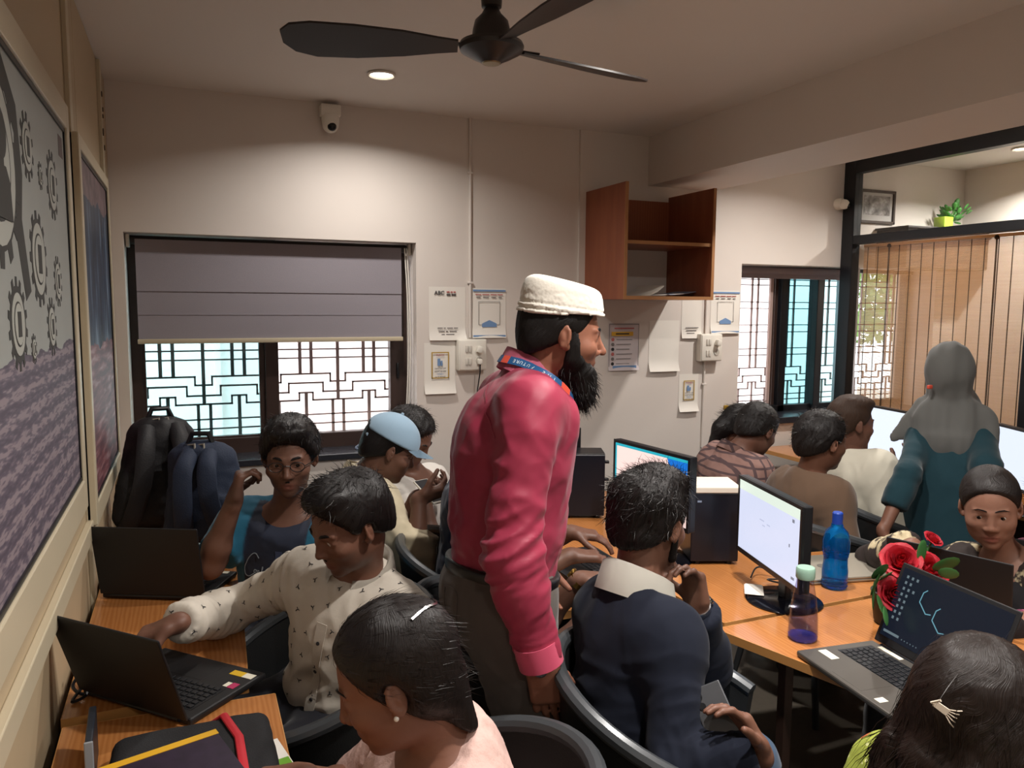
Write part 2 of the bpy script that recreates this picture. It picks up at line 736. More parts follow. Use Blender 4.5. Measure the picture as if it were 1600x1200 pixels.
wpart('latch', MB().box((1.11, Yf0 - 0.012, 1.25), (1.125, Yf0, 1.34), bev=0.003), M_BLACK, w1)
YG = BACK + 0.32
P = 0.36
cells = [-0.105, 0.255, 0.615, 0.975]
gr = MB()
for z in (ZP[0], ZP[1], ZP[7], ZP[8], 1.62, 1.67, 1.87):
    bar(gr, (W1[0], z), (W1[1], z), 0.008, YG)
for xc in cells:
    step_line(gr, xc, ZP[2], ZP[3], 0.137, P, YG)
    step_line(gr, xc, ZP[4], ZP[5], 0.095, P, YG)
    step_line(gr, xc, 1.172, ZP[6], 0.038, P, YG)
wpart('grille_scroll', gr, M_GRILLE, w1, smooth=False)
for xc in cells:
    for dx in (-0.031, 0.031):
        wpart('grille_bar', MB().box((xc + dx - 0.009, YG - 0.007, ZP[2]), (xc + dx + 0.009, YG + 0.007, 2.0)), M_GRILLE, w1, smooth=False)
    wpart('grille_bar', MB().box((xc - 0.009, YG - 0.007, 0.87), (xc + 0.009, YG + 0.007, 1.172)), M_GRILLE, w1, smooth=False)
for xb in (0.075, 0.435, 0.795, 1.155):
    wpart('grille_bar', MB().box((xb - 0.009, YG - 0.007, ZP[6]), (xb + 0.009, YG + 0.007, 2.0)), M_GRILLE, w1, smooth=False)
    for dx in (-0.031, 0.031):
        wpart('grille_bar', MB().box((xb + dx - 0.008, YG - 0.006, 0.87), (xb + dx + 0.008, YG + 0.006, ZP[6])), M_GRILLE, w1, smooth=False)
wpart('sill', MB().box((W1[0] - 0.0, BACK - 0.02, W1[2] - 0.03), (W1[1] - 0.0, Yf0 + 0.02, W1[2] + 0.004), bev=0.004), M_STONE, w1, smooth=False)

w2 = empty('window_2', ((W2[0] + W2[1]) / 2, BACK + 0.2, W2[2]), kind='structure')
for nm, lo, hi in (('frame_rail', (W2[0], Yf0, W2[2]), (W2[1], Yf1, 0.965)), ('frame_rail', (W2[0], Yf0 - 0.02, 1.93), (W2[1], Yf1, W2[3])),
                   ('frame_stile', (4.235, Yf0 - 0.03, 0.93), (4.30, Yf1, W2[3])), ('frame_stile', (3.93, Yf0, W2[2]), (3.99, Yf1, 1.94)),
                   ('frame_stile', (5.15, Yf0, W2[2]), (W2[1], Yf1, W2[3]))):
    wpart(nm, MB().box(lo, hi, bev=0.004), M_BLACK, w2, smooth=False)
M_PINKFR = pm('bare_pinkish_aluminium', '#b09a94', 0.4)
for i, (a, b) in enumerate(((3.835, 3.86), (3.872, 3.885), (3.9, 3.925))):
    wpart('stacked_sash', MB().box((a, Yf0 + 0.01 + 0.012 * i, W2[2]), (b, Yf0 + 0.03 + 0.012 * i, 1.94), bev=0.002), [M_PINKFR, M_BROWNFR, M_BROWNFR][i], w2, smooth=False)
wpart('pane', MB().box((3.99, Yf0 + 0.02, 0.96), (4.24, Yf0 + 0.024, 1.94)), M_TEAL2, w2, smooth=False)
wpart('pane', MB().box((4.30, Yf0 + 0.03, 0.96), (4.56, Yf0 + 0.034, 1.94)), M_TEAL, w2, smooth=False)
wpart('grey_jamb', MB().box((4.50, BACK + 0.1, W2[2]), (4.56, Yf1, W2[3]), bev=0.003), pm('grey_jamb_paint', '#b9b6bd', 0.5), w2, smooth=False)
wpart('rolled_blind', MB().tube([(W2[0] + 0.01, BACK + 0.13, 1.925), (4.5, BACK + 0.13, 1.925)], 0.025, 12).box((W2[0] + 0.01, BACK + 0.125, 1.87), (4.5, BACK + 0.128, 1.925)), pm('grey_blind_cloth', '#8d8790', 0.8), w2)
gr = MB()
ZQ = [1.872, 1.831, 1.708, 1.662, 1.5425, 1.491, 1.371, 1.324]
for z in ZQ + [1.03, 0.99]:
    bar(gr, (W2[0], z), (W2[1], z), 0.007, YG)
P2 = 0.335
cells2 = [3.79 + P2 * i for i in range(5)]
for xc in cells2:
    step_line(gr, xc, 1.231, 1.1745, 0.118, P2, YG, 0.008)
    step_line(gr, xc, 1.1745, 1.1275, 0.085, P2, YG, 0.008)
    step_line(gr, xc, 1.1275, 1.0805, 0.035, P2, YG, 0.008)
wpart('grille_scroll', gr, M_GRILLE, w2, smooth=False)
for xc in cells2:
    for dx in (-0.027, 0.027):
        wpart('grille_bar', MB().box((xc + dx - 0.006, YG - 0.006, 1.231), (xc + dx + 0.006, YG + 0.006, 1.95)), M_GRILLE, w2, smooth=False)
    for dx in (-0.12, 0.0, 0.12):
        wpart('grille_bar', MB().box((xc + dx - 0.005, YG - 0.006, 0.92), (xc + dx + 0.005, YG + 0.006, 1.0805 + (0.047 if dx == 0 else 0))), M_GRILLE, w2, smooth=False)
wpart('sill', MB().box((W2[0], BACK - 0.05, W2[2] - 0.04), (W2[1], Yf0 + 0.02, W2[2] + 0.004), bev=0.004), M_STONE, w2, smooth=False)

# outside: the neighbouring pale wall, ground and two trees
struct('exterior_wall', MB().box((-4.0, 6.6, -3), (6.9, 6.9, 6)).box((0.2, 6.5, 0.2), (0.24, 6.6, 6)), M_EXT, smooth=False)
struct('exterior_ground', MB().box((-12, BACK + 0.5, -0.6), (16, 22, -0.4)), pm('dusty_ground', '#cdbfae', 0.9, var=(0.8, 0.15)), smooth=False)
M_LEAF = pm('tree_leaf', '#6f8f4a', 0.6, var=(3, 0.3))
M_BARK = pm('tree_bark', '#6b5847', 0.9, bump=(20, 0.6))


def tree(x, y, zc, r, label, seed):
    t = empty('tree', (x, y, -0.4), label, 'tree')
    MB().tube([(0, 0, 0), (0.05, 0, zc * 0.6), (-0.05, 0.1, zc + 0.4)], [0.16, 0.12, 0.05], 8).build('trunk', M_BARK, t)
    rnd = np.random.RandomState(seed)
    n = 2600
    p = rnd.normal(size=(n, 3))
    p /= np.linalg.norm(p, axis=1)[:, None]
    p = p * (r * rnd.uniform(0.45, 1.0, n) ** 0.5)[:, None] * np.array([1, 1, 0.9]) + np.array([0, 0, zc + 0.4])
    a, b = rnd.normal(size=(n, 3)), rnd.normal(size=(n, 3))
    a = a / np.linalg.norm(a, axis=1)[:, None] * 0.09
    b = b / np.linalg.norm(b, axis=1)[:, None] * 0.05
    vv = np.stack([p - a, p + b, p + a, p - b], 1).reshape(-1, 3)
    o = link_mesh('foliage', quad_mesh('foliage', vv, np.arange(4 * n).reshape(-1, 4)), M_LEAF, t)
    o['kind'] = 'stuff'


tree(8.3, 8.2, 2.3, 1.4, 'leafy green tree outside the right window, nearer the glass', 1)
tree(11.6, 11.2, 2.6, 1.8, 'leafy green tree outside the right window, farther off behind', 2)

# ------------------------------------------------------------------ black framed glass partition towards the next room
XP = 4.27
pt = empty('partition_window_3', (XP, 2.8, 0), kind='structure')


def ppart(name, mb, mat, **kw):
    return mb.build(name, mat, pt, off=pt.location[:], **kw)


PY = [4.118, 2.80, 1.45, 0.10]
for y in PY:
    ppart('post', MB().box((XP - 0.035, y - 0.10, 0), (XP + 0.035, y, 2.68), bev=0.004), M_BLACK, smooth=False)
for y1, y0 in zip([y - 0.10 for y in PY], PY[1:] + [-0.6]):
    ppart('head_rail', MB().box((XP - 0.035, y0, 2.585), (XP + 0.035, y1, 2.68), bev=0.004), M_BLACK, smooth=False)
    ppart('transom', MB().box((XP - 0.035, y0, 2.105), (XP + 0.035, y1, 2.165), bev=0.004), M_BLACK, smooth=False)
    ppart('pane', MB().box((XP - 0.003, y0, 2.165), (XP + 0.003, y1, 2.585)), M_CLEAR, smooth=False)
    ppart('pane', MB().box((XP - 0.003, y0, 0.85), (XP + 0.003, y1, 2.105)), M_CLEAR, smooth=False)
    ppart('low_panel', MB().box((XP - 0.03, y0, 0), (XP + 0.03, y1, 0.85), bev=0.003), M_BLACK, smooth=False)
ppart('top_strip', MB().box((XP - 0.04, -0.6, 2.68), (XP + 0.04, 4.118, CEIL - 0.002)), M_WALL, smooth=False)

k = NT('bamboo_slat')
_bc = k.mix(k.noise(1.0, 3, k.coord('Object', (6, 3, 90))), '#c79d74', '#e2bd93')
k.set(Base_Color=_bc, Roughness=0.6)
_tl = k.n('BsdfTranslucent', {'Color': _bc})
_mx = k.n('MixShader', {0: 0.4, 1: k.b.outputs[0], 2: _tl.outputs[0]})
k.t.links.new(_mx.outputs[0], k.t.nodes['Material Output'].inputs['Surface'])
M_BAMB = k.m
M_CORD = pm('brown_cord', '#4f3a28', 0.8)
for bi, (y0, y1) in enumerate(((2.82, 4.0), (1.47, 2.68))):
    bl = empty('bamboo_blind', (XP + 0.06, (y0 + y1) / 2, 0.86), ['bamboo slat blind behind the wide pane beside the back corner post', 'bamboo slat blind behind the pane at the far right edge, mostly cut off'][bi], 'blind', 'bamboo blinds on the glass partition')
    hw = (y1 - y0) / 2
    sl = MB()
    z = 0.87
    while z < 2.09:
        sl.box((-0.0015, -hw, z - 0.86), (0.0015, hw, z - 0.86 + 0.0050))
        z += 0.0074
    s_ = sl.build('slats', M_BAMB, bl, smooth=False)
    s_['kind'] = 'stuff'
    n = 14
    for c in range(n):
        yy = -hw + 2 * hw * (c + 0.6) / n
        MB().tube([(-0.003, yy, 0), (-0.003, yy, 1.235)], 0.003, 5).build('cord', M_CORD, bl)
    for yy in (-0.36, 0.38):
        MB().tube([(-0.008, yy, 0.02), (-0.008, yy, 1.235)], 0.005, 5).ball((-0.008, yy, 1.225), 0.014, 8).build('pull_cord', M_CORD, bl)
    MB().box((-0.008, -hw, 1.225), (0.012, hw, 1.245), bev=0.003).build('head_batten', M_BAMB, bl)

# ================================================================== FIXTURES ON WALLS AND CEILING
M_INK = pm('dark_print', '#2c2a2c', 0.7)
M_PAPER = pm('paper', '#e4dfd6', 0.75)
M_PAPER2 = pm('cream_paper', '#d9d1c4', 0.75)
M_SCREW = pm('steel', '#b8b8b8', 0.25, 1.0)
UX, UZ = (1, 0, 0), (0, 0, 1)

# roller blind half drawn over the left window
rb = empty('roller_blind', (0.44, BACK + 0.09, 1.487), 'grey roller blind drawn half way down the left window', 'blind')
k = NT('grey_blind_fabric')
_c = k.coord()
k.set(Base_Color=k.mix(k.noise(260, 2, _c), '#8b868c', '#98929a'), Roughness=0.85)
k.bump(k.noise(300, 2, _c), 0.12)
M_BLINDF = k.m
bm = MB()
bm.box((-0.66, 0.0, 0.0), (0.675, 0.0016, 0.5))
bm.box((-0.66, -0.0045, 0.245), (0.675, 0.0, 0.5), bev=0.001)
bm.box((-0.66, -0.0025, 0.128), (0.675, 0.0, 0.131))
bm.build('cloth', M_BLINDF, rb, smooth=False)
MB().box((-0.665, -0.012, -0.016), (0.68, 0.012, 0.008), bev=0.004).build('bottom_bar', M_CREAMTRIM, rb)
MB().tube([(-0.68, 0.025, 0.495), (0.71, 0.025, 0.495)], 0.022, 12).build('roller', pm('dark_roller', '#33302f', 0.5), rb)
for sx in (-0.692, 0.722):
    MB().box((sx - 0.008, -0.01, 0.46), (sx + 0.008, 0.06, 0.523), bev=0.003).build('bracket', M_WHITEPL, rb, smooth=False)
pts = [(0.695 + 0.012 * math.sin(t * math.pi), 0.0 - 0.02 * math.sin(t * math.pi), 0.5 - t * 0.98) for t in np.linspace(0, 1, 12)]
MB().tube(pts, 0.0035, 6).tube([(p[0] + 0.012, p[1], p[2]) for p in pts[:-1]] + [pts[-1]], 0.0035, 6).build('pull_chain', M_WHITEPL, rb)

# conduits
for x, z0, z1, lb in ((1.488, 1.49, CEIL, 'thin white conduit running down the back wall between the left window and the standing man'), (3.105, 0.75, 2.4, 'thin white conduit running down the back wall under the wooden wall shelf')):
    e = empty('conduit', (x, (BACK if x < STEP else YB2) - 0.008, z0), lb, 'conduit')
    MB().tube([(0, 0, 0), (0, 0, z1 - z0)], 0.008, 8).build('pipe', M_WALL, e)
    for f in (0.25, 0.75):
        MB().box((-0.016, -0.009, f * (z1 - z0)), (0.016, 0.008, f * (z1 - z0) + 0.012), bev=0.002).build('clip', M_WALL, e)

# switch boxes
for i, (x, z, yb, lb) in enumerate(((1.488, 1.393, BACK, 'white switch box with a plug and black cord beside the taped notices'), (3.122, 1.41, YB2, 'white switch box below the paper with blue bars at the right window'))):
    e = empty('switch_box', (x, yb, z), lb, 'switch box', 'switch boxes on the back wall')
    MB().box((-0.084, -0.055, -0.088), (0.084, 0.0, 0.088), bev=0.006).build('box', M_WHITEPL, e)
    MB().box((-0.078, -0.060, -0.082), (0.078, -0.054, 0.082), bev=0.002).build('face_plate', M_WHITEPL, e)
    for zz_ in (0.036, -0.036):
        for dx in (-0.038, -0.018):
            MB().box((dx - 0.009, -0.066, zz_ - 0.02), (dx + 0.008, -0.059, zz_ + 0.02), bev=0.003).build('rocker', pm('rocker_grey', '#cfcac0', 0.4), e)
    MB().lathe([(0.0, 0), (0.02, 0), (0.02, 0.004), (0.0, 0.004)], (0.036, -0.064, -0.03), 16, (0, 1, 0)).build('socket', pm('socket_grey', '#b9b4aa', 0.4), e)
    MB().box((0.018, -0.095, 0.012), (0.05, -0.06, 0.05), bev=0.006, rot=Matrix.Rotation(0.3, 3, 'Y')).build('plug', M_WHITEPL, e)
    if i == 0:
        MB().box((0.022, -0.088, -0.052), (0.048, -0.06, -0.022), bev=0.005).build('plug', M_WHITEPL, e)
        MB().tube([(0.035, -0.08, -0.05), (0.036, -0.075, -0.1), (0.03, -0.05, -0.2), (0.03, -0.02, -0.5), (0.06, -0.012, -0.66)], 0.0035, 6).build('cord', M_BLACK, e)

# dome cameras
M_LENS = pm('camera_lens', '#0b0b0d', 0.12)
e = empty('security_camera', (0.714, BACK, 2.60), 'white dome camera on a block high above the left window', 'camera')
MB().box((-0.05, -0.075, 0.03), (0.05, 0.0, 0.085), bev=0.005).build('mount_block', M_WHITEPL, e)
MB().lathe([(0, 0.035), (0.042, 0.035), (0.045, 0.02), (0.043, -0.01)], (0, -0.045, 0), 20).ball((0, -0.047, -0.012), 0.042, 20).build('housing', M_WHITEPL, e)
MB().ball((0.002, -0.075, -0.025), (0.024, 0.017, 0.024), 16).build('lens', M_LENS, e)
e = empty('security_camera', (4.19, YB2, 2.385), 'small white dome camera on the wall beside the black post', 'camera')
MB().lathe([(0, 0), (0.04, 0), (0.04, 0.03), (0.032, 0.05), (0, 0.052)], (0, 0, 0.0), 18, (0, -1, 0)).ball((0.004, -0.055, -0.006), 0.034, 16).build('housing', M_WHITEPL, e)
MB().ball((0.016, -0.076, -0.014), (0.018, 0.014, 0.018), 12).build('lens', M_LENS, e)


# notices; scannable code squares are left out on purpose
def notice(x0, z0, x1, z1, yb, label, mat=M_PAPER, curl=0.012, dogear=False):
    e = empty('notice', ((x0 + x1) / 2, yb, z0), label, 'notice', 'paper notices on the back wall')
    w, h = (x1 - x0) / 2, z1 - z0
    b = bmesh.new()
    nx, nz = 10, 14
    g = []
    for j in range(nz + 1):
        r = []
        for i in range(nx + 1):
            u, v_ = i / nx, j / nz
            lift = curl * max(0, 1 - v_ / 0.25) ** 2 + 0.004 * abs(math.sin(u * 3)) * (1 - v_)
            if dogear and u > 0.8 and v_ < 0.16:
                lift += 0.12 * (u - 0.8) * (0.16 - v_) / 0.03 * 0.2
            r.append(b.verts.new((-w + 2 * w * u, -0.0015 - lift, h * v_)))
        g.append(r)
    for j in range(nz):
        for i in range(nx):
            b.faces.new((g[j][i], g[j][i + 1], g[j + 1][i + 1], g[j + 1][i]))
    m = MB()
    m.bm.free()
    m.bm = b
    m.build('sheet', mat, e)
    return e, w, h


M_BLUEINK = pm('blue_print', '#6f8fb8', 0.7)
M_REDINK = pm('red_print', '#b0605c', 0.7)
M_GOLD = pm('gold_print', '#b3923f', 0.7)
M_SOFTINK = pm('grey_print', '#6d6866', 0.7)
M_ORANGEINK = pm('ochre_print', '#d8a838', 0.7)


def strip(e, name, x0, z0, x1, z1, mat, y=-0.0065):
    return MB().box((x0, y - 0.0008, z0), (x1, y, z1)).build(name, mat, e, smooth=False)


def lett(e, body, size, x, z, mat, y=-0.0072, **kw):
    return text('lettering', body, size, V(e.location) + V((x, y, z)), UX, UZ, mat, e, **kw)


e, w, h = notice(1.247, 1.476, 1.462, 1.775, BACK, 'white notice headed ABC in black and red, upper left of the switch box', dogear=True)
lett(e, 'ABC', 0.03, -0.048, h - 0.035, M_INK, bold=0.0008)
for x0, x1, dz, mt in ((-0.006, 0.012, 0.028, M_REDINK), (0.017, 0.03, 0.028, M_REDINK), (0.035, 0.048, 0.028, M_REDINK), (-0.006, 0.018, 0.044, M_INK), (0.022, 0.05, 0.044, M_INK)):
    strip(e, 'text_line', x0, h - dz - 0.004, x1, h - dz + 0.003, mt)
for i, words_ in enumerate(((-0.06, -0.03, -0.024, -0.012, -0.004, 0.03, 0.036, 0.06), (-0.054, -0.018, -0.012, 0.002, 0.01, 0.052), (-0.036, -0.018, -0.010, 0.038))):
    for x0, x1 in zip(words_[::2], words_[1::2]):
        strip(e, 'text_line', x0, 0.066 - 0.018 * i, x1, 0.071 - 0.018 * i, M_SOFTINK, -0.0095)
for lb, x0, z0, x1, z1, yb in (('white notice between two blue bars, right of the notice headed ABC', 1.502, 1.487, 1.71, 1.77, BACK), ('white notice between two blue bars beside the right window', 3.145, 1.499, 3.375, 1.778, YB2)):
    e, w, h = notice(x0, z0, x1, z1, yb, lb)
    strip(e, 'blue_bar', -w + 0.004, h - 0.018, w - 0.004, h - 0.008, M_BLUEINK)
    strip(e, 'blue_bar', -w + 0.004, 0.006, w - 0.004, 0.016, M_BLUEINK, -0.0125)
    for i in range(2):
        for x0, x1 in ((-0.085, -0.05), (-0.044, 0.0), (0.006, 0.045), (0.05, 0.082)):
            strip(e, 'text_line', x0 + 0.006 * i, h - 0.038 - 0.016 * i, x1 - 0.004 * i, h - 0.033 - 0.016 * i, M_SOFTINK if i else M_REDINK)
    for a, b_, c, d in ((-0.066, 0.075, 0.066, 0.077), (-0.066, 0.205, 0.066, 0.207), (-0.066, 0.075, -0.064, 0.207), (0.064, 0.075, 0.066, 0.207)):
        strip(e, 'outline', a, b_, c, d, M_SOFTINK)
    MB().prism([(-0.045, 0.062), (0.045, 0.062), (0.045, 0.082), (0, 0.102), (-0.045, 0.082)], (0, -0.0008, 0), (0, -0.0075, 0), UX, UZ).build('blue_arrow', M_BLUEINK, e, smooth=False)
for lb, x0, z0, x1, z1, yb in (('white PLEASE SWITCH OFF notice with gold border, lower left of the switch box', 1.218, 1.175, 1.402, 1.462, BACK), ('white PLEASE SWITCH OFF notice low down beside the right conduit', 2.915, 0.995, 3.065, 1.24, YB2)):
    e, w, h = notice(x0, z0, x1, z1, yb, lb, curl=0.02)
    fw, fz0, fz1 = w * 0.56, h * 0.30, h * 0.80
    for a, b_, c, d in ((-fw, fz0, fw, fz0 + 0.006), (-fw, fz1, fw, fz1 + 0.006), (-fw, fz0, -fw + 0.006, fz1), (fw - 0.006, fz0, fw, fz1)):
        strip(e, 'gold_border', a, b_, c, d, M_GOLD, -0.0085)
    for s, f, c in (('PLEASE', 0.93, M_REDINK), ('SWITCH OFF', 0.40, M_INK), ('LIGHT & FAN', 0.29, M_INK), ('WHEN', 0.18, M_BLUEINK), ('NOT IN USE', 0.07, M_INK)):
        lett(e, s, 0.0155 if s == 'PLEASE' else 0.0115, 0, fz0 + (fz1 - fz0) * f - 0.002, c, y=-0.0095)
    MB().box((-0.016, -0.0095, fz0 + 0.5 * (fz1 - fz0)), (0.0, -0.0085, fz0 + 0.78 * (fz1 - fz0))).box((0.003, -0.0095, fz0 + 0.5 * (fz1 - fz0)), (0.013, -0.0085, fz0 + 0.7 * (fz1 - fz0))).build('switch_picture', M_BLUEINK, e, smooth=False)
e, w, h = notice(2.385, 1.276, 2.605, 1.568, YB2, 'pale printed list notice with yellow heading below the wooden wall shelf', pm('greyish_print_paper', '#c9bfc0', 0.7))
strip(e, 'yellow_band', -w + 0.02, h - 0.078, w - 0.045, h - 0.052, M_ORANGEINK)
strip(e, 'text_line', -0.07, h - 0.035, 0.07, h - 0.027, M_REDINK)
strip(e, 'text_line', -0.06, h - 0.069, 0.035, h - 0.061, M_INK, -0.0072)
for i in range(6):
    MB().lathe([(0, 0), (0.011, 0), (0.011, 0.0008), (0, 0.0008)], (-w + 0.03, -0.0068, h - 0.1 - 0.03 * i), 10, (0, -1, 0)).build('round_picture', [M_REDINK, M_SOFTINK, M_INK][i % 3], e)
    strip(e, 'text_line', -w + 0.055, h - 0.102 - 0.03 * i, w - 0.05 - 0.01 * (i % 3), h - 0.098 - 0.03 * i, M_SOFTINK)
strip(e, 'blue_footer', -w + 0.03, 0.012, w - 0.02, 0.03, M_BLUEINK, -0.0105)
for a, b_, c, d in ((-w + 0.004, h - 0.008, w - 0.004, h - 0.004), (-w + 0.004, 0.02, -w + 0.007, h - 0.004), (w - 0.007, 0.02, w - 0.004, h - 0.004)):
    strip(e, 'border', a, b_, c, d, M_SOFTINK)
notice(2.68, 1.262, 2.905, 1.585, YB2, 'plain white sheet taped in the sunlit part of the wall left of the right conduit', curl=0.02)
e, w, h = notice(2.92, 1.47, 3.075, 1.76, YB2, 'white sheet with a few small printed lines tucked under the wooden wall shelf')
for i, (x0, x1) in enumerate(((-0.05, 0.05), (-0.045, 0.035), (-0.04, 0.02))):
    strip(e, 'text_line', x0, 0.066 - 0.018 * i, x1, 0.071 - 0.018 * i, M_SOFTINK, -0.0095)

# wooden wall shelf
M_SHELF = NT('reddish_shelf_laminate')
_w = M_SHELF.n('TexWave', {'Vector': M_SHELF.coord('Object', (1, 1, 0.12)), 'Scale': 18, 'Distortion': 5, 'Detail': 3}).outputs['Fac']
M_SHELF.set(Base_Color=M_SHELF.mix(_w, '#8a4d34', '#95563a'), Roughness=0.4)
M_SHELF = M_SHELF.m
M_EDGE = pm('light_wood_edge', '#a9784f', 0.45, var=(12, 0.1))
cb = empty('wall_shelf', (2.515, YB2, 1.712), 'open reddish wooden wall shelf with two compartments under the beam', 'shelf')
cw, ch, cd = 0.30, 0.635, 0.45
for sx in (-1, 1):
    MB().box((sx * cw, -cd, 0), (sx * (cw - 0.018), -0.001, ch), bev=0.001).build('side_panel', M_SHELF, cb, smooth=False)
    MB().box((sx * (cw + 0.0005), -cd - 0.004, 0), (sx * (cw - 0.0185), -cd, ch)).build('edge_strip', M_EDGE, cb, smooth=False)
MB().box((-cw + 0.018, -cd, 0), (cw - 0.018, -0.001, 0.018)).build('bottom_board', M_SHELF, cb, smooth=False)
MB().box((-cw + 0.018, -cd - 0.004, 0), (cw - 0.018, -cd, 0.019)).build('edge_strip', M_EDGE, cb, smooth=False)
MB().box((-cw + 0.018, -cd + 0.01, 0.305), (cw - 0.018, -0.001, 0.323)).build('shelf_board', M_SHELF, cb, smooth=False)
MB().box((-cw + 0.018, -cd + 0.006, 0.3045), (cw - 0.018, -cd + 0.01, 0.3235)).build('edge_strip', M_EDGE, cb, smooth=False)
MB().box((-cw + 0.018, -0.012, 0.323), (cw - 0.018, -0.001, ch - 0.03)).build('back_panel', M_SHELF, cb, smooth=False)
for i, (dx, rz, tilt, mt, lb) in enumerate(((-0.06, 0.35, 0.30, M_PAPER2, 'folded grey paper with a raised corner lying left on the wall shelf'), (0.08, -0.2, 0.05, M_PAPER, 'thin white papers lying in the middle of the wall shelf'), (0.16, 0.15, 0.1, pm('blue_grey_paper', '#8d95a8', 0.7), 'blue grey papers lying at the right end of the wall shelf'))):
    e = empty('loose_paper', (2.515 + dx, YB2 - 0.25, 1.7305 + 0.004 * i), lb, 'paper', 'papers on the wall shelf', rz=rz)
    m = MB()
    for q in range(2):
        y0 = 0.0025 * q
        m.prism([(-0.11, 0), (-0.03, 0.002), (0.04, tilt * 0.08 + 0.002), (0.105, tilt * 0.2), (0.105, tilt * 0.2 + 0.001), (0.04, tilt * 0.08 + 0.0035), (-0.03, 0.004), (-0.11, 0.0015)], (0, 0.18, 0), (0.005 * q, -0.09 + 0.01 * q, 0.002 + y0), UX, UZ)
    m.build('sheet', mt, e, smooth=False)

# boards on the left wall
M_BOARDWHITE = NT('weathered_vinyl_print')
k = M_BOARDWHITE
sep = k.n('SeparateXYZ', {'Vector': k.coord()}).outputs
c1 = k.mix(k.noise(3, 4), '#8d8f8a', '#9da09b')
lines = k.n('TexNoise', {'Vector': k.coord('Object', (1, 6, 42)), 'Scale': 3.0, 'Detail': 2}).outputs['Fac']
para = k.ramp(k.math('ADD', lines, k.math('MULTIPLY', k.n('TexWave', {'Vector': k.coord('Object', (1, 0.02, 1)), 'Scale': 7.0, 'Distortion': 0.6, 'Detail': 1}, bands_direction='Z').outputs['Fac'], 0.25)), [(0.45, '#4c4350'), (0.62, '#5d5360'), (0.74, '#86797f')])
edge = k.math('ADD', sep[2], k.math('MULTIPLY', k.noise(9, 2), 0.06))
msk = k.math('LESS_THAN', edge, 0.43)
k.set(Base_Color=k.mix(msk, c1, para), Roughness=0.65)
M_BOARDWHITE = k.m
k = NT('blue_red_vinyl_print')
sep = k.n('SeparateXYZ', {'Vector': k.coord()}).outputs
blue = k.ramp(k.n('TexNoise', {'Vector': k.coord('Object', (1, 5, 1.2)), 'Scale': 2.6, 'Detail': 5}).outputs['Fac'], [(0.35, '#1c2330'), (0.55, '#2c3f57'), (0.72, '#7b8da0')])
red = k.ramp(k.n('TexNoise', {'Vector': k.n('Mapping', {'Vector': k.coord(), 'Rotation': (0.9, 0, 0), 'Scale': (1, 1, 9)}).outputs[0], 'Scale': 4.0, 'Detail': 3}).outputs['Fac'], [(0.4, '#5a3a44'), (0.55, '#7d4f55'), (0.7, '#a4868a')])
top = k.ramp(k.noise(14, 3), [(0.4, '#5b4a50'), (0.65, '#7b666b')])
z_ = k.math('ADD', sep[2], k.math('MULTIPLY', k.noise(5, 3), 0.12))
k.set(Base_Color=k.mix(k.math('GREATER_THAN', z_, 1.06), k.mix(k.math('LESS_THAN', z_, 0.55), blue, red), top), Roughness=0.5)
M_BOARDBLUE = k.m
M_GEAR = pm('dark_gear_print', '#33322f', 0.7)
M_GEARLT = pm('pale_gear_print', '#a6a79f', 0.7)


def gear_poly(r, teeth, depth, ph=0.0):
    out = []
    for i in range(teeth):
        for f, rr in ((0.0, r - depth), (0.22, r - depth), (0.3, r), (0.68, r), (0.78, r - depth)):
            a = ph + (i + f) / teeth * 2 * math.pi
            out.append((rr * math.cos(a), rr * math.sin(a)))
    return out


